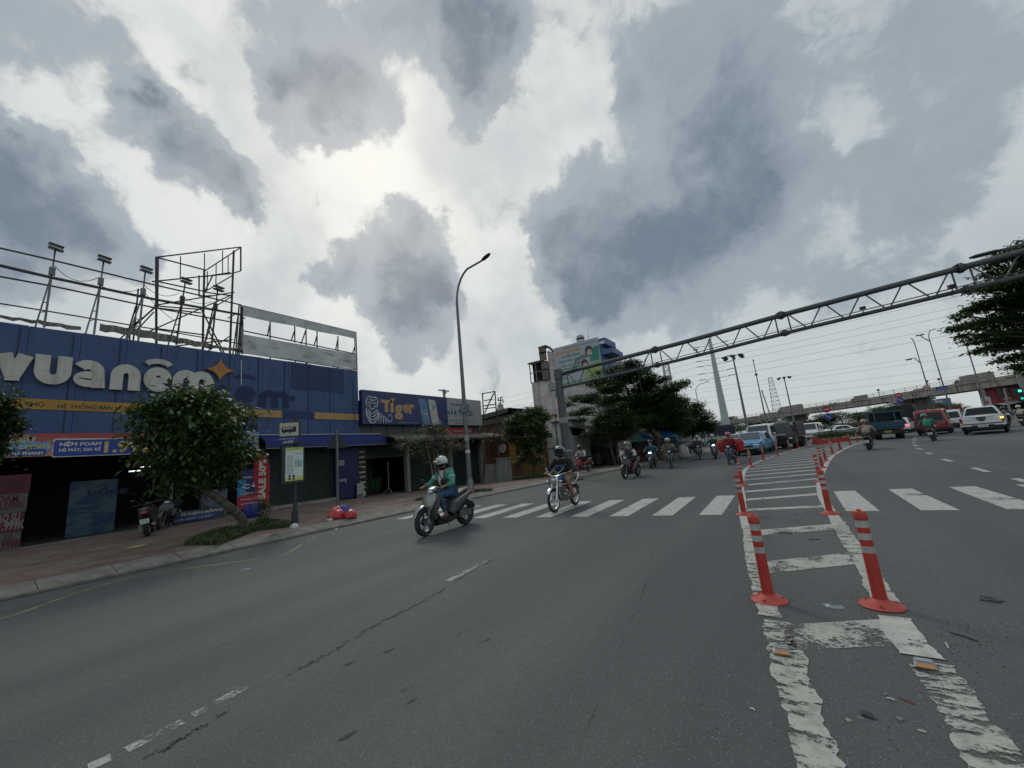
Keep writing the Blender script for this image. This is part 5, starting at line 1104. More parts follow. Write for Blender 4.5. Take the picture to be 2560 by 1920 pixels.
 for s in 'LR':
  an, to = V['an'+s], V['to'+s]; b = MB(); dv = (to-an); dv.z = 0; dv.normalize(); c = an+Vector((0,0,-.07))
  b.sweep([(c-dv*.06,.034,.040),(c+Vector((0,0,.012)),.042,.052),(c+dv*.10+Vector((0,0,-.005)),.046,.034),(c+dv*.17+Vector((0,0,-.015)),.036,.022)], 10, 0, .8); LP(b, 'shoe', shoe, t)
 # helmet
 b = MB(); hc = head+Vector((0,-.012,.035)); rings = []
 if not cap:
  b.ball(hc, (.132,.152,.135), 20, 12, 0, lo=-28 if not fullface else -50, hi=90)
  LP(b, 'helmet', helmet, t)
  b = MB(); b.torus(hc+Vector((0,0,-.062 if not fullface else -.1)), (0,0,1), .118, .013, 24, 6, 0)
  if fullface: b.sweep([(head+fz @ Vector((0,.09,-.10)), .085, .02), (head+fz @ Vector((0,.15,-.075)), .075, .035), (head+fz @ Vector((0,.155,-.05)), .07, .02)], 10)
  else: b.sweep([(hc+fz @ Vector((0,.125,.020)), .10, .010), (hc+fz @ Vector((0,.17,.006)), .092, .007), (hc+fz @ Vector((0,.205,-.006)), .06, .004)], 10)
  for s in (-1, 1): b.bar(hc+Vector((s*.115,.01,-.06)), head+Vector((s*.045,.045,-.115)), .014, .005)
  LP(b, 'helmet_trim', M_black, t)
 else:
  b.ball(hc, (.105,.12,.10), 16, 8, 0, lo=0, hi=90); b.sweep([(hc+Vector((0,.09,.01)),.08,.008),(hc+Vector((0,.19,0)),.06,.004)], 8); LP(b, 'cap', helmet, t)
 if visor:
  b = MB(); n = 10; r0 = []; r1 = []
  for i in range(n+1): th = R(-62+124*i/n); r0.append(b.vert(hc+fz @ Vector((.138*math.sin(th), .160*math.cos(th), .045)))); r1.append(b.vert(hc+fz @ Vector((.132*math.sin(th), .158*math.cos(th), -.095))))
  for i in range(n): b.face((r0[i], r0[i+1], r1[i+1], r1[i]), 0, True)
  LP(b, 'visor', visor, t)
 if mask:
  b = MB(); b.ball(head+fz @ Vector((0,.035,-.045)), (.087,.086,.062), 14, 8); b.ball(neck+Vector((0,.01,.02)), (.07,.07,.05), 12, 6); LP(b, 'face_mask', mask, t)
 if extra: extra(t, V)
 if not cap: t.scale = (1.14, 1.08, 1.02)
 return t
def riding(seat=.78, lean=.0, hands=.99, hy=.40, hx=.30, kn=.30, foot=.34, fy_=.16, scale=1., legs_out=.0, peg=False):
 J = dict(pelvis=(0,-.16,seat+.10), chest=(0,-.08+lean,seat+.44), neck=(0,-.03+lean*1.3,seat+.60), head=(0,.02+lean*1.5,seat+.755))
 for s, x in (('L',-1),('R',1)):
  J['sh'+s] = (x*.185,-.07+lean*1.1,seat+.505); J['ha'+s] = (x*hx,hy,hands); J['el'+s] = (x*(hx+.03),.08+lean*.6,(seat+.505+hands)/2-.10)
  J['hp'+s] = (x*.10,-.10,seat+.07); J['kn'+s] = (x*(.15+legs_out),kn,seat+.02); J['an'+s] = (x*(.14+legs_out),fy_-.02,foot+.09); J['to'+s] = (x*(.15+legs_out),fy_+.14,foot+.02)
 return J
# two-wheelers (local: +Y forwards, origin on the ground between the wheels)
def wheel(t, y, r, w, style='cast', nm='wheel', rimr=None, steer=0.):
 b = MB(); b.torus((0,0,0), X1, r-w/2, w/2, 32, 10, 0, flat=1.0); o = LP(b, nm, M_rubber, t); o.location = (0, y, r); o.rotation_euler.z = steer
 b = MB(); ri = r-w*1.02; m = M_alloy
 b.torus((0,0,0), X1, ri, .012, 32, 8, 0, flat=w*38); b.lathe((-.035,0,0), [(.03,0),(.035,.01),(.035,.06),(.03,.07)], X1, 14)
 if style == 'cast':
  for k in range(5):
   for d_ in (-.09, .09): a = k*2*math.pi/5; b.bar((0,.03*math.cos(a),.03*math.sin(a)), (0,ri*math.cos(a+d_),ri*math.sin(a+d_)), .016, .022)
 else:
  for k in range(18): a = k*2*math.pi/18; b.rod(((-1)**k*.025,.03*math.cos(a),.03*math.sin(a)), (0,ri*math.cos(a+.25*(-1)**(k//2)),ri*math.sin(a+.25*(-1)**(k//2))), .0035, n=4)
  m = M_chrome
 b.lathe((.03,0,0), [(.085,0),(.085,.006)], X1, 18); b.lathe((-.036,0,0), [(.085,0),(.085,.006)], X1, 18)
 LP(b, 'rim', m, o); return o
def mirror(t, s, z, y, x=.32, m=M_black):
 b = MB(); b.tube([(s*.16,y,z-.04),(s*.19,y+.01,z+.06),(s*x,y-.01,z+.14)], .008, 6); b.ball((s*(x+.02),y-.01,z+.165), (.062,.018,.042), 12, 8); LP(b, 'mirror', m, t)
def plate(t, c, w=.19, h=.14, txt='59X1', txt2='123.45', rot=0., back=True, m=None):
 b = MB(); o = Vector(c); ux = -X1 if not back else X1; uy = Z1
 if rot: uy = Vector((0, math.sin(rot), math.cos(rot)))
 # readable from behind (-Y) when back
 ux = X1 if back else -X1
 b.prism([(-w/2,-h/2),(w/2,-h/2),(w/2,h/2),(-w/2,h/2)], o, ux, uy, .006, 0)
 text(b, txt, o-ux*w*.36+uy*h*.08, ux, uy, w*.72, h*.30, 1, .010, .02); text(b, txt2, o-ux*w*.42-uy*h*.38, ux, uy, w*.84, h*.34, 1, .010, .02)
 return LP(b, 'number_plate', [m or M_white, M_black], t)
def scooter(label, loc, rz, body, body2=None, lit=False, plate_rear=True, big=True, seatm=None, group=None, tail=False, name='scooter', lean=0., steer=0.):
 t = thing(name, label, 'scooter', loc, rz, group); t.rotation_euler = (0, lean, rz); body2 = body2 or M_black
 r = .31 if big else .285; wb = .66
 wheel(t, wb, r, .10 if big else .085, 'cast', 'front_wheel', steer=steer); wheel(t, -wb, r, .12 if big else .09, 'cast', 'rear_wheel')
 b = MB(); b.sweep([((0,wb-.27,r+.12),.05,.012),((0,wb-.12,r+.32),.062,.018),((0,wb+.05,r+.355),.066,.02),((0,wb+.22,r+.27),.060,.018),((0,wb+.31,r+.12),.040,.010)], 10); LP(b, 'front_fender', body, t)
 for s in (-1, 1): b = MB(); b.rod((s*.085,wb,r), (s*.07,wb-.16,.80), .020, n=8); LP(b, 'fork', M_alloy, t)
 # leg shield, front nose
 b = MB(); b.sweep([((0,.40,.33),.12,.05),((0,.45,.46),.17,.07),((0,.43,.62),.215,.08),((0,.36,.80),.20,.075),((0,.29,.92),.13,.06)], 14, 0, .75); LP(b, 'front_shield', body2, t)
 b = MB(); b.sweep([((0,.56,.50),.06,.04),((0,.555,.60),.15,.06),((0,.51,.76),.205,.055),((0,.41,.90),.14,.04)], 14, 0, .8); LP(b, 'nose_panel', body, t)
 for s in (-1, 1):
  b = MB(); b.sweep([((s*.11,.55,.62),.012,.02),((s*.125,.54,.70),.028,.03),((s*.14,.47,.80),.02,.02)], 8); LP(b, 'indicator', M_lens if not lit else M_head, t)
 b = MB(); b.sweep([((0,.30,.34),.16,.05),((0,.10,.27),.17,.05),((0,-.12,.28),.17,.06)], 12, 0, .5); LP(b, 'floorboard', M_black, t)
 b = MB(); b.sweep([((0,.34,.26),.10,.10),((0,.0,.24),.12,.08),((0,-.30,.30),.12,.08)], 10); LP(b, 'lower_cowl', M_black, t)
 b = MB(); b.sweep([((0,-.10,.38),.15,.10),((0,-.22,.55),.175,.20),((0,-.45,.66),.165,.14),((0,-.72,.74),.11,.09),((0,-.90,.80),.055,.04)], 14, 0, .75); LP(b, 'rear_body', body2 if big else body, t)
 for s in (-1, 1): b = MB(); b.sweep([((s*.14,-.16,.62),.022,.02),((s*.15,-.42,.72),.026,.035),((s*.10,-.78,.82),.022,.03)], 8); LP(b, 'side_trim', body, t)
 b = MB(); b.sweep([((0,-.02,.74),.10,.03),((0,-.15,.78),.14,.045),((0,-.42,.80),.145,.05),((0,-.62,.86),.13,.045),((0,-.80,.88),.08,.03)], 12, 0, .7); LP(b, 'seat', seatm or M_black, t)
 b = MB(); b.tube([(-.12,-.62,.83),(-.12,-.86,.90),(0,-.95,.92),(.12,-.86,.90),(.12,-.62,.83)], .014, 8); LP(b, 'grab_rail', M_alloy, t)
 b = MB(); b.sweep([((0,.46,.90),.06,.02),((0,.44,.97),.11,.055),((0,.34,1.01),.13,.06),((0,.24,1.01),.08,.04)], 12); LP(b, 'handlebar_cover', body, t)
 b = MB(); b.tube([(-.36,.30,1.01),(-.15,.36,1.02),(.15,.36,1.02),(.36,.30,1.01)], .013, 8);
 for s in (-1, 1): b.rod((s*.26,.325,1.012), (s*.38,.293,1.008), .019, n=8); b.bar((s*.22,.40,1.0), (s*.37,.37,1.0), .008)
 LP(b, 'handlebar', M_black, t)
 b = MB(); b.ball((0,.465,.945), (.085,.035,.042), 14, 8); LP(b, 'headlight', M_head if lit else M_lens, t)
 for s in (-1, 1): mirror(t, s, 1.03, .36)
 b = MB(); b.sweep([((0,-.86,.74),.09,.03),((0,-.94,.78),.08,.03)], 10); LP(b, 'tail_light', M_tail if tail else M_red_l, t)
 b = MB(); b.sweep([((0,-.70,.62),.07,.012),((0,-.88,.52),.075,.012),((0,-.98,.38),.085,.010)], 8); LP(b, 'rear_fender', M_black, t)
 if plate_rear: plate(t, (0,-.965,.50), rot=R(12))
 b = MB(); b.tube([(.13,.0,.24),(.15,-.35,.26),(.17,-.5,.30),(.18,-.95,.38)], [.02,.03,.05,.045], 10); LP(b, 'exhaust', M_alloy, t)
 t.scale = (1.1,1,1); b = MB(); b.box((-.12,-.5,.33), (.10,.42,.16)); b.bar((-.10,.05,.22), (-.20,.10,.03), .02); LP(b, 'engine', M_alloy, t)
 return t
def underbone(label, loc, rz, body, lit=False, group=None, tail=False, lean=0., name='motorbike'):
 t = thing(name, label, 'motorbike', loc, rz, group); t.rotation_euler = (0, lean, rz); r = .29; wb = .62
 wheel(t, wb, r, .06, 'cast', 'front_wheel'); wheel(t, -wb, r, .07, 'cast', 'rear_wheel')
 b = MB(); b.sweep([((0,wb-.22,r+.16),.04,.012),((0,wb-.05,r+.31),.05,.016),((0,wb+.17,r+.24),.045,.012)], 10); LP(b, 'front_fender', body, t)
 for s in (-1, 1): b = MB(); b.rod((s*.075,wb,r), (s*.06,wb-.22,.82), .017, n=8); LP(b, 'fork', M_alloy, t)
 b = MB(); b.sweep([((0,.38,.38),.06,.03),((0,.45,.55),.15,.045),((0,.40,.72),.17,.06),((0,.33,.86),.10,.05)], 12); LP(b, 'front_shield', body, t)
 for s in (-1, 1): b = MB(); b.sweep([((s*.17,.40,.42),.018,.03),((s*.20,.36,.62),.02,.05),((s*.15,.33,.82),.018,.03)], 8); LP(b, 'leg_shield', body, t); b = MB(); b.ball((s*.13,.47,.80), (.035,.025,.028), 8, 6); LP(b, 'indicator', M_lens, t)
 b = MB(); b.sweep([((0,.30,.42),.09,.10),((0,.05,.34),.10,.12),((0,-.22,.38),.10,.10)], 10); LP(b, 'engine', M_alloy, t)
 b = MB(); b.sweep([((0,.28,.66),.07,.05),((0,.02,.58),.08,.07),((0,-.2,.62),.10,.09),((0,-.55,.70),.10,.08),((0,-.85,.78),.05,.04)], 12); LP(b, 'frame_cover', body, t)
 b = MB(); b.sweep([((0,.02,.72),.08,.02),((0,-.12,.76),.12,.035),((0,-.45,.78),.13,.04),((0,-.75,.82),.09,.03)], 10); LP(b, 'seat', M_black, t)
 b = MB(); b.sweep([((0,.42,.92),.05,.02),((0,.38,.99),.12,.05),((0,.26,1.0),.08,.03)], 10); LP(b, 'handlebar_cover', body, t)
 b = MB(); b.tube([(-.34,.26,1.0),(0,.33,1.0),(.34,.26,1.0)], .016, 8); LP(b, 'handlebar', M_black, t)
 b = MB(); b.ball((0,.445,.94), (.075,.03,.05), 12, 8); LP(b, 'headlight', M_head if lit else M_lens, t)
 for s in (-1, 1): mirror(t, s, 1.0, .3)
 b = MB(); b.ball((0,-.90,.74), (.07,.04,.04), 10, 6); LP(b, 'tail_light', M_tail if tail else M_red_l, t)
 b = MB(); b.tube([(-.10,-.6,.80),(-.08,-.85,.86),(0,-.9,.87),(.08,-.85,.86),(.10,-.6,.80)], .012, 6); LP(b, 'grab_rail', M_chrome, t)
 b = MB(); b.sweep([((0,-.80,.64),.06,.01),((0,-.92,.42),.07,.01)], 8); LP(b, 'rear_fender', M_black, t)
 t.scale = (1.12,1,1); plate(t, (0,-.93,.53), rot=R(10)); b = MB(); b.tube([(.10,.1,.24),(.13,-.4,.28),(.15,-.9,.36)], [.018,.03,.042], 8); LP(b, 'exhaust', M_chrome, t)
 return t
# riders, the two near ones first
def heading(a, c): return math.atan2(-(c[0]-a[0]), c[1]-a[1])     # rotation that turns +Y from a towards c
M_sil = mat('silver_paint', (.26,.275,.28), .3, .4, .06, coat=.5); M_grey = mat('grey_plastic', (.07,.073,.075), .5, var=.15)
M_mint = cloth('mint_jacket', (.06,.27,.21)); M_jean = cloth('blue_jeans', (.035,.08,.17), .3); M_wht = cloth('white_cloth', (.5,.5,.48)); M_blk = cloth('black_cloth', (.012,.012,.014), .4)
M_hg = mat('helmet_white_green', (.52,.58,.56), .25, coat=.6, var=.05); M_brown = mat('brown_shoe', (.09,.05,.035), .7)
fw, rw = G('F4',190,1590), G('F4',800,1410)
rz = heading(rw, fw); c = (fw+rw)/2; c.z = 0
sc1 = scooter('silver and dark grey scooter ridden by the man in the mint green jacket', c, rz, M_sil, M_grey, steer=.10)
def ex1(t, V):
 b = MB(); ch = V['chest']; b.sweep([(ch+Vector((0,.135,-.20)),.07,.012),(ch+Vector((0,.155,0)),.085,.015),(ch+Vector((0,.115,.13)),.05,.012)], 10); LP(b, 'white_shirt', M_wht, t)
 b = MB(); b.bar(ch+Vector((.12,.12,.14)), ch+Vector((-.10,.17,-.08)), .045, .012); b.ball(ch+Vector((-.10,.16,-.13)), (.10,.05,.09), 12, 8); LP(b, 'chest_bag', M_black, t)
 b = MB(); hc = V['head']+Vector((0,-.012,.035)); b.torus(hc, (1,0,0), .145, .010, 20, 6, 0, arc=(10,170)); LP(b, 'helmet_stripe', mat('helmet_green', (.02,.22,.15), .3, coat=.5), t)
 b = MB(); b.ball(V['chest']+Vector((0,-.13,.10)), (.13,.06,.08), 12, 8); LP(b, 'hood', M_mint, t)
 b = MB()
 for s in 'LR': b.tube([V['sh'+s].lerp(V['el'+s],.35), V['sh'+s].lerp(V['el'+s],.50)], .079, 14)
 LP(b, 'sleeve_stripe', mat('pale_mint', (.28,.50,.45), .7), t)
person('man in a mint green jacket, jeans and white helmet riding the silver scooter', c, rz, riding(.80, .02, 1.03, .34, .31, .30, .33, .16), M_mint, M_jean, M_brown, M_hg, M_blk, extra=ex1)
# classic motorcycle
fw, rw = G('F5',275,1490), G('F5',625,1360)
rz = heading(rw, fw); c = (fw+rw)/2; c.z = 0
mc = thing('motorcycle', 'classic chromed motorcycle with wire wheels ridden by the person in black', 'motorcycle', c, rz)
M_blu = mat('tank_blue', (.02,.09,.20), .25, coat=.7); M_mar = mat('maroon_panel', (.14,.02,.03), .35, coat=.4)
wheel(mc, .64, .31, .075, 'wire', 'front_wheel'); wheel(mc, -.62, .30, .085, 'wire', 'rear_wheel')
b = MB(); b.torus((0,.64,.31), X1, .335, .028, 22, 8, 0, flat=1.6, arc=(35,160)); LP(b, 'front_fender', M_chrome, mc)
for s in (-1, 1):
 b = MB(); b.rod((s*.085,.64,.31), (s*.075,.47,.86), .022, n=10); LP(b, 'fork', M_chrome, mc)
 b = MB(); b.rod((s*.12,-.60,.34), (s*.10,-.50,.68), .022, n=8); b.torus((s*.12,-.60,.34), (0,.3,1), .02, .008, 10, 5); LP(b, 'shock', M_mar, mc)
 b = MB(); b.ball((s*.20,.50,.80), (.04,.035,.028), 10, 8); b.rod((s*.08,.48,.80),(s*.17,.49,.80),.008); LP(b, 'indicator', M_lens, mc)
 b = MB(); b.tube([(s*.10,.44,1.0),(s*.2,.42,1.06),(s*.30,.40,1.17)], .007, 6, 0); b.ball((s*.33,.40,1.19), (.055,.015,.048), 14, 8, 1); LP(b, 'mirror', [M_chrome, M_black], mc)
b = MB(); b.lathe((0,.50,.83), [(.03,-.02),(.085,.0),(.095,.05),(.09,.09)], Vector((0,1,-.05)), 18, 0); LP(b, 'headlight_shell', M_chrome, mc)
b = MB(); b.lathe((0,.585,.826), [(.082,0),(.06,.018),(.01,.026)], Vector((0,1,-.05)), 18); LP(b, 'headlight', mat('headlamp_glass', (.5,.55,.58), .08, .4, .05, coat=1.), mc)
b = MB(); b.tube([(-.36,.22,.98),(-.26,.36,1.0),(-.08,.42,.93),(.08,.42,.93),(.26,.36,1.0),(.36,.22,.98)], .012, 8, 0); b.rod((-.26,.34,1.0),(-.37,.2,.975),.018,mi=1); b.rod((.26,.34,1.0),(.37,.2,.975),.018,mi=1); LP(b, 'handlebar', [M_chrome, M_black], mc)
b = MB(); b.torus((0,.52,.73), (0,1,0), .11, .012, 20, 6, 0); b.bar((-.12,.5,.70),(.12,.5,.70),.03); LP(b, 'crash_bar', M_chrome, mc)
b = MB(); b.sweep([((0,.36,.80),.07,.05),((0,.22,.84),.13,.10),((0,.02,.82),.12,.10),((0,-.10,.76),.07,.06)], 14, 0, .85); LP(b, 'fuel_tank', M_blu, mc)
b = MB(); b.sweep([((0,-.08,.78),.10,.03),((0,-.3,.79),.13,.05),((0,-.62,.82),.12,.05),((0,-.78,.82),.08,.03)], 12); LP(b, 'seat', M_black, mc)
b = MB(); b.sweep([((0,.18,.36),.12,.12),((0,.0,.34),.15,.13),((0,-.18,.36),.12,.10)], 12); b.lathe((-.17,-.02,.36), [(.09,0),(.10,.04),(.10,.30),(.09,.34)], X1, 16)
for k in range(6): b.box((0,.12,.46+k*.03), (.20,.17,.012))
LP(b, 'engine', mat('engine_alloy', (.30,.30,.29), .35, .8, .2), mc)
b = MB(); b.tube([(0,.45,.86),(0,.35,.62),(0,.28,.30),(0,-.1,.22),(0,-.3,.35)], .02, 8); b.tube([(0,.43,.84),(0,0,.70),(0,-.5,.70)], .02, 8); b.tube([(.08,-.2,.3),(.08,-.62,.30)], .018, 6); b.tube([(-.08,-.2,.3),(-.08,-.62,.30)], .018, 6); LP(b, 'frame', M_black, mc)
b = MB(); b.sweep([((0,-.18,.58),.14,.07),((0,-.34,.60),.13,.08)], 10); LP(b, 'side_cover', M_mar, mc)
b = MB(); b.tube([(.12,.25,.42),(.14,.28,.22),(.16,0,.2),(.17,-.35,.24),(.18,-.9,.30)], [.018,.02,.02,.035,.04], 10); LP(b, 'exhaust', M_chrome, mc)
b = MB(); b.torus((0,-.62,.30), X1, .335, .03, 20, 8, 0, flat=2., arc=(20,150)); LP(b, 'rear_fender', M_chrome, mc)
b = MB(); b.tube([(-.13,-.42,.62),(-.14,-.70,.80),(-.10,-.85,.90),(.10,-.85,.90),(.14,-.70,.80),(.13,-.42,.62)], .011, 8); LP(b, 'grab_rail', M_chrome, mc)
for s in (-1,1): b = MB(); b.rod((s*.08,-.75,.72),(s*.22,-.76,.72),.009); b.ball((s*.24,-.76,.72),(.045,.03,.03),10,6); LP(b, 'rear_indicator', M_black, mc)
b = MB(); b.ball((0,-.95,.70), (.06,.035,.045), 10, 6); LP(b, 'tail_light', M_red_l, mc)
M_gun = mat('helmet_grey_blue', (.10,.13,.16), .2, .2, coat=1.); M_vis = glassmat('dark_visor', (.015,.02,.03), .05)
def ex2(t, V):
 b = MB(); b.ball(V['pelvis']+Vector((0,.20,.20)), (.17,.10,.10), 14, 8); LP(b, 'blue_bundle', cloth('navy_cloth', (.012,.03,.10), .4), t)
person('person in a black jacket, shorts and grey full-face helmet on the classic motorcycle', c, rz, riding(.79, -.02, 1.0, .24, .33, .26, .32, .05, legs_out=.10), M_blk, cloth('khaki_shorts', (.20,.19,.13)), M_brown, M_gun, M_blk, shorts=True, visor=M_vis, extra=ex2, fullface=True)
# farther riders: (bike kind, ground point, heading degrees from +Y, colours...)
def gp2(k, a, c_): p = G(k, a, c_); p.z = 0; return p
TOW = 180.
def rider(kind, loc, deg, bike_lab, lab, body, top, legs, helm, mask=None, lit=False, tail=False, body2=None, lean=0., extra=None, det=False, jk=None, **kw):
 rz = R(deg); f = scooter if kind == 's' else underbone
 k2 = dict(body2=body2) if kind == 's' else {}
 bk = f(bike_lab, loc, rz, body, lit=lit, tail=tail, lean=lean, **k2)
 p = person(lab, loc, rz, jk or riding(.78, rnd.uniform(-.02,.04), 1.01, .30, .30, .27, .33, .13), top, legs, M_black, helm, mask, det=det, extra=extra, **kw); p.rotation_euler = (0, lean, rz); return bk, p
M_pl = lambda n, c_: mat(n, c_, .35, var=.08, coat=.5)
H_blk = M_pl('helmet_black', (.02,.02,.022)); H_gry = M_pl('helmet_grey', (.18,.19,.2)); H_wht = M_pl('helmet_white', (.55,.56,.56)); H_tan = M_pl('helmet_tan', (.30,.24,.16)); H_yel = M_pl('helmet_cream', (.42,.40,.28)); H_pnk = M_pl('helmet_pink_red', (.42,.12,.12)); H_grn = M_pl('helmet_green', (.02,.22,.15))
B_blk = M_pl('bike_black', (.015,.017,.02)); B_red = M_pl('bike_red', (.35,.02,.03)); B_nav = M_pl('bike_navy', (.02,.035,.09)); B_wht = M_pl('bike_white', (.5,.5,.5)); B_mar = M_pl('bike_maroon', (.10,.015,.025))
rider('s', gp2('F6',370,1600), 172, 'black and maroon scooter with silver trim carrying the rider in grey and white', 'rider in a dark jacket with white sleeves and grey helmet, third from the front', B_blk, cloth('brown_grey_jacket', (.07,.05,.05)), M_blk, H_gry, M_wht, lit=False, body2=B_mar,
 extra=lambda t, V: [LP(MB().tube([V['sh'+s].lerp(V['el'+s],.2), V['el'+s], V['el'+s].lerp(V['ha'+s],.6)], [.088,.070,.056], 12), 'white_sleeve', M_wht, t) for s in 'LR'])
rider('s', gp2('F6',870,1380), 185, 'dark scooter with two lit headlamps beside the yellow stand', 'rider in a teal jacket passing the market umbrellas', B_nav, cloth('teal_jacket', (.03,.13,.14)), cloth('blue_trousers', (.03,.07,.12)), H_blk, M_wht, lit=True)
rider('m', gp2('F6',1290,1385), 190, 'black motorbike ridden by the person in the checked grey shirt', 'rider in a grey checked shirt and pinkish white cap-like helmet', B_blk, cloth('grey_check_shirt', (.17,.16,.15), .4), M_blk, M_pl('helmet_pale_pink', (.5,.42,.40)), None)
def bigbox(t, V): b = MB(); b.box((0,-.62,1.35), (.42,.36,.34)); LP(b, 'white_carton', M_white, t)
rider('m', gp2('F1',90,1400), 188, 'motorbike loaded with a pale carton left of the green-jacketed rider', 'rider in a purple-grey top and cream helmet with a white carton behind', B_blk, cloth('purple_grey_top', (.09,.07,.12)), M_blk, H_yel, None, extra=bigbox)
rider('s', gp2('F1',415,1380), 186, 'dark scooter under the rider in dark green', 'rider in a dark green jacket and white helmet with a face mask', B_nav, cloth('dark_green_jacket', (.025,.10,.075)), cloth('slate_jeans', (.05,.08,.12)), H_wht, M_wht, lit=True)
# rider with two big red bags
p = gp2('F1',775,1490); bk, pr_ = rider('m', p, 172, 'motorbike hung with two bulging red bags', 'rider in a red jacket and pink helmet between two big red bags', B_nav, cloth('red_jacket', (.30,.02,.03)), M_blk, H_pnk, None)
for s, lab in ((-1,'red delivery bag on the right side of the red-jacketed rider'),(1,'red delivery bag on the left side of the red-jacketed rider')):
 b = MB(); b.sweep([((0,0,-.32),.16,.16),((0,0,-.1),.24,.24),((0,0,.18),.24,.22),((0,0,.34),.15,.12)], 14, 0, .7); b.box((0,0,.1), (.50,.50,.03), 1)
 o = b.build('delivery_bag', [mat('bag_cloth_red', (.45,.03,.025), .6, var=.2), M_mar]); o.location = p+Vector((s*.42, .25, .98)); tag(o, lab, 'bag', 'red delivery bags on the motorbike')
stickb = MB(); stickb.bar((0,0,0),(-.35,0,.30),.05); o = stickb.build('wooden_slat', M_conc); o.location = p+Vector((-.22,.15,1.35)); tag(o, 'pale slat sticking up beside the red-jacketed rider', 'slat')
# red scooter waiting on the footway with a person in white
p = GP('D',1585,1045); rider('m', p, 165, 'red motorbike standing on the footway by the gantry pole', 'person in a white shirt sitting on the red motorbike on the footway', B_red, M_wht, M_blk, H_blk, M_blk)
# riders seen from behind on the right carriageway
M_beige = cloth('beige_jacket', (.36,.32,.28));
rider('s', gp2('F2',1465,1195), -12, 'dark scooter with white number plate ridden by the person in beige, rear view', 'rider in a beige jacket and tan helmet seen from behind', B_blk, M_beige, cloth('dark_trousers', (.02,.025,.035)), H_tan, None, body2=B_blk)
rider('s', gp2('F3',575,1340), -16, 'small dark scooter leaning under the rider in the bright green jacket', 'rider in a bright green jacket seen from behind before the red van', B_blk, cloth('bright_green_jacket', (.03,.26,.17)), cloth('brown_trousers', (.06,.035,.03)), H_grn, None, body2=B_blk, lean=R(-7))
rider('s', gp2('F3',1930,1085), -22, 'dark scooter with glowing tail lamp right of the white pickup', 'rider in blue-grey just right of the white pickup', B_blk, cloth('blue_grey_jacket', (.04,.09,.13)), M_blk, H_blk, None, tail=True)
rider('s', gp2('F3',2215,1060), -22, 'dark scooter at the right edge of the picture', 'rider in a cream top and pale helmet at the far right edge', B_blk, cloth('cream_top', (.42,.42,.36)), M_blk, H_wht, None)
rider('m', gp2('F3',2000,930), -22, 'distant motorbike below the traffic light', 'distant rider in dark blue below the traffic light', B_nav, cloth('deep_blue_jacket', (.02,.05,.12)), M_blk, H_gry, None)
rider('m', gp2('F2',25,1015), 184, 'motorbike behind the dark truck', 'distant rider in black beside the dark truck', B_blk, M_blk, M_blk, H_blk, None)
# parked two-wheelers
s1 = scooter('black and pink parked scooter with white number plate before the dark shop front', GP('B',1120,1190)+Vector((0,.5,0)), R(-105)+math.pi/2+R(55), B_blk, M_pl('dark_pinkish', (.05,.03,.04)), seatm=M_pl('pink_seat', (.30,.16,.16)))
s1.rotation_euler = (0, R(-8), R(72))
s2 = scooter('second parked dark scooter nearer the printed mattress stand', GP('B',1360,1120)+Vector((-.3,.3,0)), 0, B_blk, B_blk); s2.rotation_euler = (0, R(-8), R(-120))
for i, (p, dg, lab, m) in enumerate(((GP('D',1660,990)+Vector((-1.2,.3,0)), 120, 'dark motorbike parked deepest in the workshop shade', B_blk), (GP('D',1750,985)+Vector((-1.,.2,0)), 100, 'dark motorbike parked in front of the workshop post', B_nav), (GP('F6',1760,1060)+Vector((-.3,.4,0)), 95, 'motorbike parked beside the food sign under the tree', B_blk), (GP('D',1610,985)+Vector((-.9,-.2,0)), 70, 'dark motorbike parked at the left of the workshop', B_blk))):
 underbone(lab, p, R(dg), m)
# cars, vans and trucks (local: +Y forwards, origin on the ground)
def lerp(a, b_, t): return a+(b_-a)*t
PROF = {  # y, belt, top, half width at belt, half width at top   (fractions of L, H, H, W/2, W/2)
'suv':   [(-.5,.42,.44,.90,.86),(-.485,.56,.60,.96,.90),(-.45,.60,.93,.98,.76),(-.38,.60,.985,1,.78),(-.1,.60,1.,1,.80),(.10,.60,.97,1,.78),(.24,.60,.64,.99,.90),(.40,.56,.60,.97,.86),(.47,.50,.53,.92,.80),(.5,.36,.38,.84,.78)],
'sedan': [(-.5,.42,.45,.86,.80),(-.47,.60,.66,.95,.86),(-.36,.63,.70,.98,.88),(-.24,.64,.96,1,.72),(-.05,.64,1.,1,.74),(.08,.64,.97,1,.73),(.24,.64,.68,.99,.88),(.40,.58,.61,.96,.84),(.47,.50,.53,.90,.78),(.5,.36,.38,.82,.76)],
'van':   [(-.5,.38,.42,.94,.92),(-.49,.50,.90,.98,.86),(-.46,.52,.98,1,.86),(-.2,.52,1.,1,.88),(.2,.52,1.,1,.88),(.30,.52,.97,1,.85),(.41,.50,.56,.99,.88),(.47,.44,.48,.96,.84),(.5,.30,.32,.88,.82)],
'pick':  [(-.5,.36,.60,.97,.97),(-.49,.50,.64,.99,.97),(-.20,.52,.645,1,.97),(-.195,.60,.66,.97,.84),(-.15,.60,.97,.96,.66),(-.08,.60,1.,.97,.68),(.08,.60,.985,.98,.70),(.21,.60,.66,1,.90),(.40,.60,.63,.99,.90),(.48,.54,.57,.95,.86),(.5,.36,.38,.9,.85)],
}
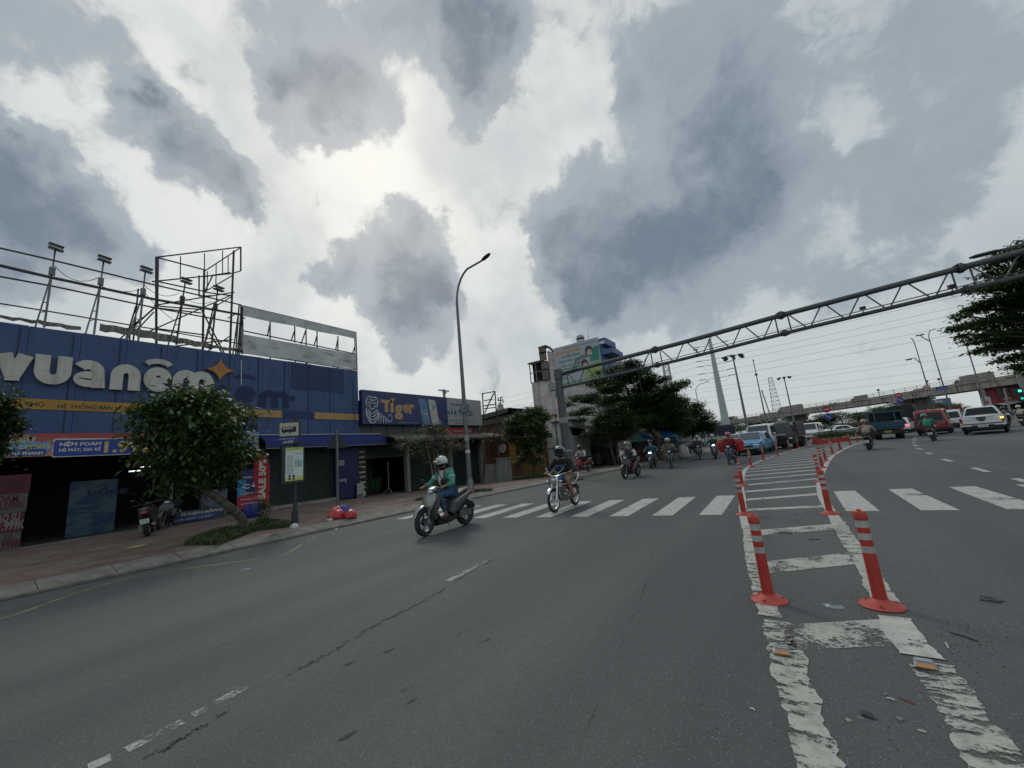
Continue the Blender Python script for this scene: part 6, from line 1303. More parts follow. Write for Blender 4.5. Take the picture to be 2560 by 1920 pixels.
def car(label, cat, loc, rz, L_, W_, H_, kind, paint, name=None, lit=False, brake=False, two_tone=None, plate_m=None, group=None, ind=False, panes=None, low=.14, wr=.33, glass=None):
 t = thing(name or cat.replace(' ', '_'), label, cat, loc, rz, group); pr = PROF[kind]; w2 = W_/2; glass = glass or M_glass
 def ev(y):
  f = y/L_
  for a, c in zip(pr, pr[1:]):
   if f <= c[0]: k = (f-a[0])/(c[0]-a[0]+1e-9); q = [lerp(a[i], c[i], k) for i in range(1, 5)]; break
  else: q = list(pr[-1][1:])
  return q[0]*H_, q[1]*H_, q[2]*w2, q[3]*w2
 b = MB(); rings = []; ys_ = sorted(set([p[0] for p in pr]+[-.42,-.3,0.,.15,.33])); zb_ = low*H_+.06
 for f in ys_:
  belt, top, wb, wt = ev(f*L_); y = f*L_; mid = (belt+zb_)*.5; ed = .88 if abs(f) > .46 else 1.
  half = [(0,zb_),(wb*.86*ed,zb_),(wb*.97*ed,zb_+.10),(wb*1.0,mid),(wb*.985,belt),(wt*1.01,max(belt+.01,top-.07*(top-belt)/(H_*.4+.01)*1.2)),(wt*.90,top-.012),(wt*.45,top+.006),(0,top+.012)]
  rings.append([b.vert((x,y,z)) for x, z in half]+[b.vert((-x,y,z)) for x, z in half[-2:0:-1]])
 b.skin(rings, 0, True, True); LP(b, 'body', paint, t) if True else None
 def sidepane(y0, y1, s, lo=.10, hi=.86, y0t=None, y1t=None):
  b = MB(); pts = []
  y0t = y0 if y0t is None else y0t; y1t = y1 if y1t is None else y1t
  for y, f in ((y0,lo),(y1,lo),(y1t,hi),(y0t,hi)):
   belt, top, wb, wt = ev(y); x = lerp(wb*.985, wt*1.01, f)+.012; pts.append((s*x, y, lerp(belt, top-.03, f)))
  b.poly(pts if s > 0 else pts[::-1]); b.poly([(p[0]-s*.004,p[1],p[2]) for p in (pts[::-1] if s > 0 else pts)]); LP(b, 'side_window', glass, t)
 def endpane(fa, fb, off, wk=.84, nm='windscreen', m=None, lo=.12, hi=.92):
  b = MB(); (ba, ta, wba, wta), (bb, tb, wbb, wtb) = ev(fa*L_), ev(fb*L_); za, zb2 = ta+.012, tb+.012
  p0 = Vector((0, fa*L_, za)); p1 = Vector((0, fb*L_, zb2)); d = p1-p0; n = Vector((0, -d.z, d.y)).normalized(); n = n if n.y*off > 0 else -n
  A, B = p0+d*lo+n*.018, p0+d*hi+n*.018; wa, wbx = lerp(wta, wtb, lo)*wk*1.08, lerp(wta, wtb, hi)*wk
  q = [A-X1*wa, A+X1*wa, B+X1*wbx, B-X1*wbx]; b.poly(q if off < 0 else q[::-1]); LP(b, nm, m or M_glass2, t)
  return A, B
 if kind == 'suv': endpane(.24,.10,1); endpane(-.485,-.45,-1,.80,'rear_window',glass,.1,.92); rows = [(-.36,-.14),(-.12,.06),(.07,.20)]
 if kind == 'sedan': endpane(.24,.08,1); endpane(-.36,-.24,-1,.80,'rear_window',glass); rows = [(-.26,-.06),(-.05,.18)]
 if kind == 'van': endpane(.41,.30,1,.88); endpane(-.5,-.49,-1,.82,'rear_window',glass,.25,.93); rows = [(-.42,-.18),(-.16,.08),(.10,.33)]
 if kind == 'pick': endpane(.21,.08,1); endpane(-.195,-.15,-1,.86,'rear_window',glass,.1,.93); rows = [(-.13,0),(.01,.18)]
 for y0, y1 in (panes or rows):
  for s in (-1, 1):
   last = (y0, y1) == (panes or rows)[-1]; first = (y0, y1) == (panes or rows)[0]
   sidepane(y0*L_, y1*L_, s, y1t=(y1-(.085 if kind != 'van' else .045))*L_ if last else None, y0t=(y0+(.03 if kind in ('suv','van') else .06))*L_ if first else None)
 for y in (-.31*L_, .31*L_):
  for s in (-1, 1):
   b = MB(); b.torus((0,0,0), X1, wr-.06, .062, 26, 8, 0, flat=1.5); o = LP(b, 'wheel', M_rubber, t); o.location = (s*(w2-.12), y, wr)
   b = MB(); b.lathe((s*.02,0,0), [(wr-.11,0),(wr-.12,.04*1)], X1, 18)
   for k in range(6): a = k*math.pi/3; b.bar((s*.075,0,0),(s*.075,(wr-.12)*math.cos(a),(wr-.12)*math.sin(a)),.05,.02)
   LP(b, 'rim', M_alloy, o)
   b = MB(); b.torus((s*(w2*.985), y, wr+.01), X1, wr+.035, .025, 18, 6, 0, arc=(-10,190)); LP(b, 'wheel_arch', M_black, t)
 # front
 yf = L_*.5; bz = H_*.30
 b = MB(); b.sweep([((0,yf-.02,zb_+.02),w2*.86,.06),((0,yf+.02,bz-.02),w2*.88,.05)], 12, 0, .5); LP(b, 'front_bumper', M_black if kind != 'van' else paint, t)
 b = MB(); b.box((0,yf-.015,bz+.13),(W_*.50,.05,.12)); LP(b, 'grille', M_black, t)
 yb = -L_*.5; hb = {'suv':.50,'sedan':.55,'van':.42,'pick':.50}[kind]*H_
 for s in (-1, 1):
  b = MB(); b.ball((s*w2*.70,yf-.06,H_*.42 if kind!='van' else H_*.36),(w2*.22,.09,.07),12,8); LP(b, 'headlight', M_head if lit else M_lens, t)
  b = MB()
  if kind in ('van','pick'): b.box((s*w2*.90,yb-.005,hb+.05),(.13,.07,.32))
  else: b.box((s*w2*.76,yb+.0,hb),(w2*.28,.08,.11))
  LP(b, 'tail_light', M_tail if brake else M_red_l, t)
  if ind and s > 0: b = MB(); b.ball((s*w2*.88,yb-.05,hb+.10),(.07,.03,.06),10,6); LP(b, 'indicator', M_ind, t)
  b = MB(); b.ball((s*(w2+.10), L_*.17 if kind!='van' else L_*.30, H_*.62),(.10,.05,.075),10,8); LP(b, 'wing_mirror', paint, t)
  b = MB(); b.bar((s*w2*1.0,-.02*L_,H_*.55),(s*w2*1.0,.02*L_,H_*.55),.02); b.box((s*w2*.995,0,zb_+.06),(.03,L_*.40,.05)); LP(b, 'door_handle', M_black, t)
 b = MB(); b.sweep([((0,yb-.03,zb_+.02),w2*.88,.06),((0,yb-.03,H_*.27),w2*.90,.05)], 12, 0, .5); LP(b, 'rear_bumper', M_black, t)
 b = MB(); b.b2((-w2*.8,-L_*.40,wr*.55),(w2*.8,L_*.40,zb_+.02)); LP(b, 'underbody', M_black, t)
 for yy, bk in ((yb-.045, True), (yf+.03, False)):
  b = MB(); z_ = H_*.33 if bk else bz-.03; o = Vector((0,yy,z_)); ux = X1 if bk else -X1
  if bk and kind in ('suv','van','sedan','pick') : o.z = H_*(.34 if kind != 'pick' else .30); o.y -= .045
  b.prism([(-.23,-.07),(.23,-.07),(.23,.07),(-.23,.07)], o, ux, Z1, .012, 0); text(b, '51D-123.45', o-ux*.20-Z1*.04, ux, Z1, .40, .08, 1, .016, .02); LP(b, 'number_plate', [plate_m or M_white, M_black], t)
 return t
CW = mat('car_white', (.78,.80,.81), .25, var=.04, coat=.8); CR = mat('car_red', (.28,.012,.025), .25, var=.06, coat=.8); CB = mat('taxi_blue', (.07,.30,.55), .25, var=.05, coat=.8); CG = mat('car_dark_grey', (.05,.055,.06), .3, var=.08, coat=.7); CS = mat('car_silver', (.30,.31,.32), .3, .3, .05, coat=.7)
M_yplate = mat('plate_yellow', (.55,.42,.08), .5)
# white pickup, rear view
pl_, pr2 = G('F3',1140,1250), G('F3',1890,1180); c = (pl_+pr2)/2; dv = Vector((pr2.x-pl_.x, pr2.y-pl_.y)); rz = R(-18); f = Vector((-math.sin(rz), math.cos(rz), 0))
pk = car('white double-cab pickup seen from behind with one orange indicator lit', 'pickup', c+f*2.2, rz, 5.3, 2.02, 1.86, 'pick', CW, name='pickup_truck', ind=True, wr=.40, low=.22)
b = MB(); yb = -2.65
b.box((0,yb-.035,1.02),(1.55,.03,.012)); b.sweep([((-.0,yb-.02,1.16),.78,.02),((0,yb-.05,1.2),.70,.02)],8); LP(b, 'tailgate_trim', CW, pk)
b = MB(); b.ball((0,yb-.05,.96),(.17,.03,.06),16,8); b.box((0,yb-.05,1.10),(.42,.05,.09)); b.box((0,yb-.06,.72),(1.9,.05,.05)); b.box((0,yb-.04,.50),(1.7,.12,.22)); LP(b, 'tailgate_handle', [M_black], pk)
for s in (-1,1): b = MB(); b.sweep([((s*.74,yb-.10,.58),.26,.05),((s*.74,yb-.10,.66),.24,.05)],10,0,.6); LP(b, 'step_bumper', CW, pk)
b = MB(); b.b2((-.90,-2.57,1.17),(.90,-1.08,1.205)); b.b2((-.80,-2.70,.34),(.80,-2.62,.62)); LP(b, 'load_bed_cover', M_black, pk)
# red van
p = G('F3',905,1195); q = G('F3',560,1200); c = (p+q)/2
rv = car('red van seen from behind, driving ahead of the green-jacketed rider', 'van', Vector((10.6,47.6,0)), R(-16), 4.7, 1.95, 2.05, 'van', CR, name='van', panes=[(-.40,-.16),(-.14,.10),(.12,.33)])
b = MB(); b.box((0,-2.36,1.0),(1.2,.03,.03)); b.box((0,-2.36,.72),(.8,.03,.02)); LP(b, 'door_seam', M_mar, rv)
# small white minivan right of it, white hatch with brake lamp, dark canvas truck
car('white minivan seen from behind between the red van and the pickup', 'van', Vector((15.4,62.5,0)), R(-16), 4.3, 1.75, 1.95, 'van', CW, name='van')
car('silver car half hidden behind the white minivan', 'car', Vector((17.4,66,0)), R(-16), 4.3, 1.75, 1.5, 'sedan', CS)
su = car('white hatchback with glowing brake lamp left of the green-jacketed rider', 'car', Vector((10.6,58.7,0)), R(-16), 4.4, 1.8, 1.6, 'suv', CW, brake=True)
b = MB(); b.box((0,-2.24,.98),(1.5,.03,.10)); LP(b, 'pink_stripe', mat('stripe_pink', (.45,.10,.10), .4), su)
def truck(label, loc, rz, cab, box_m, L_=6.5, W_=2.1, Hc=2.2, Hb=2.7, style='box', name='truck', cat='truck', cablen=1.7, group=None, plate_m=None, bars_=False, hb0=.95, txt=None, lit=False):
 t = thing(name, label, cat, loc, rz, group); w2 = W_/2; yf = L_/2; yc = yf-cablen
 b = MB(); b.sweep([((0,yf-.12,.45),w2*.94,.10),((0,yf,.75),w2*.97,.14),((0,yf-.03,1.25),w2*.97,.16),((0,yf-.20,Hc*.80),w2*.93,.14),((0,yf-.38,Hc),w2*.88,.08)], 14, 0, .4)
 b.b2((-w2*.96,yc,.5),(w2*.96,yf-.12,1.3)); rings = []
 for z, y1, k in ((1.3,yf-.10,.96),(Hc*.88,yf-.30,.92),(Hc,yf-.48,.86)): rings.append([b.vert((x*w2*k,y,z)) for x, y in ((-1,yc),(1,yc),(1,y1),(-1,y1))])
 b.skin(rings, 0, True, False); LP(b, 'cab', cab, t)
 b = MB(); zlo, zhi = 1.32, Hc*.90; b.poly([(w2*.86,yf+.05,zlo),(-w2*.86,yf+.05,zlo),(-w2*.80,yf-.16,zhi),(w2*.80,yf-.16,zhi)]); LP(b, 'windscreen', M_glass2, t)
 for s in (-1, 1):
  b = MB(); q = [(s*(w2*.965+.012),yc+.3,1.34),(s*(w2*.965+.012),yf-.28,1.34),(s*(w2*.925+.016),yf-.45,zhi),(s*(w2*.925+.016),yc+.3,zhi)]; b.poly(q if s > 0 else q[::-1]); LP(b, 'side_window', M_glass, t)
  b = MB(); b.ball((s*w2*.74,yf+.10,.82),(.17,.05,.09),12,8); LP(b, 'headlight', M_head if lit else M_lens, t)
  b = MB(); b.bar((s*w2*.96,yf-.1,1.5),(s*(w2+.18),yf+.05,1.55),.03); b.box((s*(w2+.2),yf+.05,1.45),(.14,.05,.32)); LP(b, 'wing_mirror', M_black, t)
  b = MB(); b.box((s*w2*.80,-L_/2-.02,.72),(.24,.06,.13)); LP(b, 'tail_light', M_red_l, t)
 b = MB(); b.box((0,yf+.10,1.05),(W_*.60,.04,.16)); b.box((0,yf+.06,.50),(W_*.94,.16,.26)); LP(b, 'grille', M_black, t)
 b = MB(); b.b2((-w2*.8,-L_/2,.50),(w2*.8,yf-.2,.72)); b.box((0,-L_/2+.0,.52),(W_*.9,.1,.16)); LP(b, 'chassis', M_black, t)
 for y, n in ((yf-.75,1),(-L_/2+1.1,2)):
  for s in (-1,1):
   b = MB(); b.torus((0,0,0), X1, .36, .085, 24, 8, 0, flat=1.5*n); o = LP(b, 'wheel', M_rubber, t); o.location = (s*(w2-.16*n),y,.44)
   b = MB(); b.lathe((s*.05,0,0), [(.25,0),(.2,.03),(.1,.05)], X1, 16); LP(b, 'rim', M_alloy, o)
 yb = -L_/2; y1 = yc-.08
 b = MB()
 if style == 'box': b.b2((-w2,yb,hb0),(w2,y1,Hb));
 if style == 'canvas':
  rings = []
  for y in np.linspace(yb, y1, 9): sg_ = .03*math.sin(y*5); rings.append([b.vert((x*w2+(.02*math.sin(y*7+z) if abs(x)>.9 else 0), y, z+sg_*(z > Hb-.4))) for x, z in ((-1,hb0+.35),(1,hb0+.35),(1.01,Hb-.35),(.9,Hb-.08),(.4,Hb),(-.4,Hb),(-.9,Hb-.08),(-1.01,Hb-.35))])
  b.skin(rings, 0, True, False)
 if style == 'flat': pass
 if b.v: LP(b, 'cargo_box' if style == 'box' else 'canvas_cover', box_m, t)
 b = MB(); b.b2((-w2,yb,hb0-.15),(w2,y1,hb0-.01))
 if style in ('canvas','flat'):
  for s in (-1,1): b.b2((s*w2-.03,yb,hb0),(s*w2+.03,y1,hb0+.42))
  b.b2((-w2,yb-.03,hb0),(w2,yb+.03,hb0+.42))
 else:
  for y in np.linspace(yb+.03, y1-.03, 8):
   for s in (-1,1): b.b2((s*w2-.012,y-.03,hb0),(s*w2+.012,y+.03,Hb+.01))
  for s in (-1,1): b.b2((s*w2-.014,yb-.012,Hb-.08),(s*w2+.014,y1,Hb+.012))
 LP(b, 'load_platform' if style != 'box' else 'box_ribs', cab if style != 'box' else M_alloy, t)
 plate(t, (0,yb-.06,.62), .42, .16, '51C', '123.45', m=plate_m); return t
M_tblue = mat('truck_blue', (.015,.065,.11), .4, var=.15, coat=.3); M_canv = mat('canvas_dark', (.02,.026,.03), .8, var=.4); M_tarp = mat('canvas_navy', (.012,.02,.045), .8, var=.3); M_boxg = streaked('box_grey', (.24,.235,.22), (.09,.08,.07), .6, 1., .6, .48); M_boxw = mat('box_white', (.42,.42,.41), .5, var=.08); M_tdark = mat('truck_dark', (.02,.03,.035), .35, var=.2, coat=.5)
# blue small truck with a tall cargo cage, rear view
bt_l, bt_r = G('F2',1650,1010), G('F2',2085,950); c = (bt_l+bt_r)/2; dv = bt_r-bt_l; rzb = R(-7); f = Vector((-math.sin(rzb), math.cos(rzb), 0))
bl_ = truck('dark blue small cargo truck seen from behind with yellow plate and white lettering', c+f*2.2, rzb, M_tblue, M_tblue, 5.0, 1.95, 2.0, 2.25, 'flat', plate_m=M_yplate)
b = MB(); w2 = .97; yb = -2.5
for x in (-.97,-.60,.60,.97): b.b2((x-.04,yb,.9),(x+.04,yb+.08,2.25))
b.b2((-.97,yb,2.12),(.97,yb+.09,2.27)); b.b2((-.97,yb,.9),(.97,yb+.07,1.45)); b.b2((-.97,yb,2.2),(.97,.6,2.25))
for s in (-1,1): b.b2((s*.97-.02,yb,.9),(s*.97+.02,.6,2.25))
b.b2((-.95,.55,.9),(.95,.6,2.2)); LP(b, 'cargo_cage', M_tblue, bl_)
b = MB(); text(b, '51D 123.74', (-.62,yb-.012,1.20), X1, Z1, .95, .15, 0, .004, .04); b.prism([(0,0),(.42,0),(.42,.20),(0,.20)], (.45,yb-.012,1.20), X1, Z1, .01, 0); LP(b, 'white_lettering', mat('truck_letter', (.42,.45,.46), .6), bl_)
# dark truck with canvas ahead, between blue truck and red van
truck('dark canvas-covered truck seen from behind beyond the white hatchback', Vector((12.6,66.5,0)), R(-16), M_tdark, M_canv, 6.5, 2.3, 2.3, 3.0, 'canvas')
# oncoming: taxi, van, dark truck, white van behind hedge
tl, tr_ = G('F1',880,1335), G('F1',1290,1300); c = (tl+tr_)/2; dv = tr_-tl; rzt = R(-10)
f = Vector((-math.sin(rzt), math.cos(rzt), 0)); tx = car('sky blue taxi coming head-on with yellow plate', 'taxi', c+f*2.0, rzt+math.pi, 4.4, 1.78, 1.62, 'suv', CB, name='taxi_car', plate_m=M_yplate)
b = MB(); b.sweep([((-.35,2.2,.83),.05,.02),((0,2.25,.70),.05,.02)],6); b.bar((-.34,2.2,.84),(-.10,2.24,.70),.03); b.bar((.34,2.2,.84),(.10,2.24,.70),.03); LP(b, 'grille_trim', M_chrome, tx)
car('white minibus right behind the sky blue taxi', 'minibus', Vector((-1.3,39.4,0)), R(168), 5.0, 1.9, 2.15, 'van', CW, name='minibus')
tl, tr_ = G('F1',1665,1200), G('F1',2040,1160); c = (tl+tr_)/2
jt = truck('dark small truck with roof load coming head-on left of the median', c+Vector((.3,2.4,0)), R(169), M_tdark, M_tdark, 5.2, 1.9, 2.05, 2.1, 'box', hb0=1.0)
b = MB(); b.b2((-.8,.4,2.06),(.8,1.7,2.14)); b.b2((-.3,.7,2.14),(.3,1.2,2.32)); LP(b, 'roof_rack', mat('rack_pale', (.34,.35,.33), .7), jt)
b = MB(); b.box((0,2.72,1.17),(.9,.03,.12)); LP(b, 'front_badge_strip', M_boxw, jt)
car('white van coming towards the camera behind the median hedge', 'van', Vector((2.9,59.3,0)), R(168), 4.6, 1.8, 2.0, 'van', CW)
car('low white car behind the median hedge, right of the white van', 'car', Vector((5.6,64,0)), R(120), 4.4, 1.75, 1.4, 'sedan', CW)
truck('dark navy canvas truck under the trees beyond the left riders', Vector((-9.6,71,0)), R(150), M_boxw, M_tarp, 8.5, 2.4, 2.3, 3.2, 'canvas')
car('white car behind the red-jacketed rider', 'car', Vector((-4.6,52,0)), R(180), 4.3, 1.7, 1.55, 'suv', CW)
car('dark car parked under the tree beside the food sign', 'car', GP('F6',1680,1000)+Vector((-1.2,2.5,0)), R(150), 4.3, 1.7, 1.45, 'sedan', CG)
tk = thing('covered_pavilion', 'white-topped kiosk beyond the white van', 'kiosk', (-.4, 77, 0))
b = MB(); b.box((0,0,2.6),(4.4,2.4,.14),rot=Matrix.Rotation(R(4),3,'Y')); LP(b,'roof',M_white,tk)
b = MB();
for x in (-2,2): b.b2((x-.06,-1,0),(x+.06,-.9,2.5)); b.b2((x-.06,.9,0),(x+.06,1,2.5))
b.b2((-1.8,-.9,0),(1.8,.8,1.8)); LP(b,'counter',M_dark,tk)
# flyover
p0 = Vector((-30.3,232.2));
k_ = (7.4-1.62)/(6.2-1.62)
BP = [Vector((x*k_, y*k_)) for x, y in ((-30.3,232.2),(3.6,172),(13.8,158.5),(25.2,150.6),(40.4,121.9))]
pa = Vector((14.0*k_,166*k_));
# straight line fitted to the measured deck edge
A2, B2 = Vector((-32*k_,236*k_)), Vector((42*k_,124*k_)); dB = (B2-A2).normalized(); nB = Vector((dB.y, -dB.x))   # nB towards the camera side?
if (nB.dot(Vector((0,0))-A2)) < 0: nB = -nB
S0, S1 = A2-dB*70, B2+dB*60; LB = (S1-S0).length
fo = thing('flyover', 'long grey concrete flyover crossing the whole right half on hammerhead piers', 'bridge', (S0.x, S0.y, 0))
def bp(s, off, z): q = S0+dB*s+nB*off; return (q.x, q.y, z if z < ZU+.06 else ZU+(z-ZU)*1.49)
ZU = 7.4
def deckz(s): return 0.
b = MB(); rings = []
for s in np.linspace(0, LB, 24): rings.append([b.vert(bp(s, o, z)) for o, z in ((0,ZU+1.30),(0,ZU+.05),(-1.0,ZU),(-9.5,ZU),(-10.5,ZU+.05),(-10.5,ZU+1.30))])
b.skin(rings, 0, True, False); P(b, 'girder', M_bridge, fo)
b = MB(); rings = []
for s in np.linspace(0, LB, 24): rings.append([b.vert(bp(s, o, z)) for o, z in ((.25,ZU+1.32),(.25,ZU+1.72),(.02,ZU+1.72),(.02,ZU+1.32))])
b.skin(rings, 0, True, False); P(b, 'parapet_kerb', M_bridge, fo)
b = MB()
for z in (2.02, 2.32, 2.62): b.bar(bp(0,.12,ZU+z), bp(LB,.12,ZU+z), .09)
for s in np.arange(1, LB, 4.): b.bar(bp(s,.12,ZU+1.7), bp(s,.12,ZU+2.7), .12)
P(b, 'railing', M_conc, fo)
b = MB();
for z in (2.05,2.5): b.bar(bp(0,-10.4,ZU+z), bp(LB,-10.4,ZU+z), .09)
P(b, 'far_railing', M_conc, fo)
b = MB()
for s in np.arange(8, LB, 24): b.b2(Vector(bp(s,.01,ZU+.1))-Vector((.05,.05,0)), Vector(bp(s,.02,ZU+1.3))+Vector((.05,.05,0)))
P(b, 'joint', M_dark, fo)
def s_at(k, a, c_):   # position along the flyover under a picture column
 d = ray(k, a, c_); best = min(np.arange(0, LB, .25), key=lambda s: abs(math.atan2(bp(s,0,0)[0], bp(s,0,0)[1])-math.atan2(d.x, d.y))); return float(best)
for k, a, c_ in (('E4',770,700),('E5',1110,900)):
 s = s_at(k, a, c_); b = MB(); ang = math.atan2(dB.y, dB.x)
 Mx = Matrix.Translation((bp(s,-5.2,0)[0], bp(s,-5.2,0)[1], 0)) @ Matrix.Rotation(ang, 4, 'Z') @ Matrix.Diagonal((1.4,1.4,1,1)); b.M = Mx
 b.rod((0,-3.9,ZU-1.2),(0,3.9,ZU-1.2), 1.0, n=20); b.box((0,0,ZU-.35),(2.2,9.,.7)); b.box((0,0,ZU-2.0),(2.4,7.,1.3),taper=1.1)
 rings = [b.ring((0,0,z),(0,0,1),rx,ry,16,pw=.6) for z, rx, ry in ((-.1,1.1,1.6),(2.0,1.1,1.6),(3.2,1.3,2.4),(ZU-1.6,1.5,3.6))]; b.skin(rings)
 P(b, 'pier', M_bridge, fo)
# lane lamps with box heads on the parapet, traffic on the deck
def on_deck(k, a, c_, off): s = s_at(k, a, c_); q = bp(s, -off, ZU+.95); return Vector(q)
angB = math.atan2(-dB.x, dB.y)   # rz turning +Y to dB
DECK = 'vehicles crossing the flyover'
def onb(o, k, a, off, rev=False): o.location = on_deck(k, a, 400, off); o.rotation_euler = (0,0,angB+(math.pi if rev else 0))
o = truck('grey box truck on the flyover at the right, above the white pickup', (0,0,0), 0, M_boxw, M_boxg, 8.5, 2.3, 2.3, 3.15, 'box', group=DECK); onb(o, 'E4', 1500, 3.0, True)
o = truck('small grey box truck on the flyover left of the bridge pier', (0,0,0), 0, M_tdark, M_boxg, 5.6, 2.1, 2.0, 2.7, 'box', group=DECK); onb(o, 'E4', 160, 3.0, True)
o = truck('long container truck with a black front section on the flyover', (0,0,0), 0, M_canv, M_boxg, 15, 2.4, 2.7, 3.6, 'box', group=DECK, cablen=2.2); onb(o, 'E5', 1010, 3.2, True)
o = truck('white-cab truck with dark canvas at the left end of the flyover', (0,0,0), 0, M_boxw, M_tarp, 12, 2.4, 3.1, 3.5, 'canvas', group=DECK, cablen=2.6); onb(o, 'E5', 440, 3.0)
for k, a, lab, m, kd, H_ in (('E4',860,'dark blue car on the flyover left of the round no-turn sign',CG,'suv',1.65),('E5',1435,'silver car on the flyover above the left no-entry sign',CS,'suv',1.7),('E5',650,'white car on the flyover behind the high mast lamp',CW,'sedan',1.5),('E5',770,'white pickup-like car on the flyover beside the container truck',CW,'suv',1.7),('E4',2060,'grey car on the flyover at the far right',CG,'sedan',1.5)):
 o = car(lab, 'car', (0,0,0), 0, 4.6, 1.8, H_, kd, m, group=DECK); onb(o, k, a, 2.4, True)
for i, (k, a, c_) in enumerate((('E4',540,520),('E4',1240,410),('E4',1115,460),('E5',2040,605))):
 s = s_at(k, a, c_); t = thing('parapet_lamp', ('small square lamp on the parapet left of the pier','square lamp box on the parapet beside the grey box truck','tiny lamp box behind the no-turn sign','small lamp box over the middle of the flyover')[i], 'lamp', bp(s, .3, ZU+1.7), 0, 'lamp boxes along the flyover parapet')
 b = MB(); b.bar((0,0,0),(0,0,2.0),.1); LP(b, 'post', M_steel, t); b = MB(); b.box((0,0,2.2),(.6,.3,.6)); LP(b, 'lamp_head', M_dsteel, t)
# gantry arm beside the pier on the left
s = s_at('E5', 1040, 900); t = thing('overhead_sign_arm', 'grey cranked sign arm standing before the flyover over the dark truck', 'sign arm', Vector(bp(s+1, 9, 0)))
b = MB(); b.tube([(0,0,0),(0,0,6.6),(.25,.0,7.1),(.8,0,7.3),(6.0,0,7.3)], .16, 8); LP(b, 'arm', M_steel, t); t.scale = (1.35,1.35,1.35)
# signs fixed on the flyover face
def disc_sign(name, lab, loc, rad, kind, nrm, mats_face, hpole=None):
 t = thing(name, lab, 'road sign', loc); nrm = Vector(nrm).normalized(); ux = Vector((-nrm.y, nrm.x, 0)).normalized()
 b = MB(); b.lathe(Vector((0,0,0)), [(rad,-.02),(rad,.02)], nrm, 26, 0)
 f = lambda x, y, off=.03: nrm*off+ux*x+Z1*y
 if kind == 'noentry': b.prism([(-rad*.68,-rad*.14),(rad*.68,-rad*.14),(rad*.68,rad*.14),(-rad*.68,rad*.14)], nrm*.022, ux, Z1, .012, 1)
 if kind == 'keepright':
  a = R(-38); d = Vector((math.cos(a), math.sin(a))); n2 = Vector((-d.y, d.x)); b.prism([tuple(d*x+n2*y) for x, y in ((-rad*.75,-rad*.10),(rad*.75,-rad*.10),(rad*.75,rad*.10),(-rad*.75,rad*.10))], nrm*.022, ux, Z1, .012, 1)
 if kind == 'noturn':
  b.lathe(nrm*.022, [(rad*.76,0),(rad*.76,.008)], nrm, 24, 1); b.torus(nrm*.036+Z1*-.1*rad, nrm, rad*.32, rad*.07, 12, 4, 2, arc=(0,180)); d = Vector((.7,-.7)); n2 = Vector((.7,.7)); b.prism([tuple(d*x+n2*y) for x, y in ((-rad*.8,-rad*.07),(rad*.8,-rad*.07),(rad*.8,rad*.07),(-rad*.8,rad*.07))], nrm*.04, ux, Z1, .006, 0)
 LP(b, 'disc', mats_face, t)
 if hpole: b = MB(); b.rod(-nrm*.05+Z1*rad, -nrm*.05-Z1*(loc[2]-0), .045, n=8); LP(b, 'post', M_dsteel, t)
 return t
SR = mat('sign_red', (.42,.015,.04), .45); SB = mat('sign_blue', (.015,.06,.36), .45); SW = mat('sign_face_white', (.55,.55,.55), .45)
face = lambda p: Vector((-p[0], -p[1], 0)).normalized()
# median signs
p = G('F2',680,885); d = ray('F2',545,360)
mp = Vector((4.35, 53.2, 0)); z1 = above(mp, 'F2', 545, 360); z2 = above(mp, 'F2', 583, 510)
s_a = onY('F2', 545, 360, 53.2); s_b = onY('F2', 583, 510, 53.2)
disc_sign('no_entry_sign', 'red no-entry disc on the median left of the rider in beige', (s_a.x, 53.2, s_a.z), .36, 'noentry', (-.15,-1,0), [SR, SW])
kb_ = disc_sign('keep_right_sign', 'blue keep-right disc under the left red no-entry disc', (s_b.x, 53.15, s_b.z), .36, 'keepright', (-.15,-1,0), [SB, SW], hpole=True)
p2 = onY('F2', 2045, 68, 60.); p3 = onY('F2', 2075, 170, 60.)
disc_sign('no_entry_sign', 'red no-entry disc in front of the bridge pier', (p2.x, 60, p2.z), .29, 'noentry', (-.25,-1,0), [SR, SW])
disc_sign('keep_right_sign', 'blue keep-right disc in front of the bridge pier', (p3.x, 59.95, p3.z), .29, 'keepright', (-.25,-1,0), [SB, SW], hpole=True)
p4 = onY('E4', 1090, 503, 62.); disc_sign('no_turn_sign', 'round red-rimmed no-left-turn sign below the tall lamp post', (p4.x, 62, p4.z), .29, 'noturn', (-.3,-1,0), [SR, SW, M_black], hpole=True)
def rect_sign(name, lab, p, w, h, m, lines=(), mt=None, nrm=(-.3,-1,0)):
 t = thing(name, lab, 'road sign', p); nrm = Vector(nrm).normalized(); ux = Vector((-nrm.y, nrm.x, 0)).normalized(); b = MB(); b.prism([(-w/2,-h/2),(w/2,-h/2),(w/2,h/2),(-w/2,h/2)], (0,0,0), ux, Z1, .03, 0)
 for s, x, y, ww, hh in lines: text(b, s, nrm*.03+ux*(x-ww/2)+Z1*y, ux, Z1, ww, hh, 1, .006, .02)
 LP(b, 'plate', [m, mt or M_cream], t); return t
p5 = onY('E4', 1262, 512, 64.); rect_sign('direction_sign', 'blue rectangular direction sign on the flyover face beside the no-turn sign', p5, .88, .42, SB, (('Cầu vượt',0,.03,.5,.10),('XE TẢI 5T',0,-.15,.7,.12)))
p6 = onY('E4', 1115, 563, 62.); rect_sign('supplementary_plate', 'small white plate under the no-turn sign', p6, .60, .36, mat('plate_dull_white', (.40,.42,.40), .5), (('XE TẢI',0,.03,.36,.08),('6H - 22H',0,-.12,.46,.08)), M_dark)
s = s_at('E4', 950, 570); t = thing('clearance_sign', 'two small white discs on the flyover face left of the no-turn sign', 'road sign', bp(s,.05,ZU+.7));
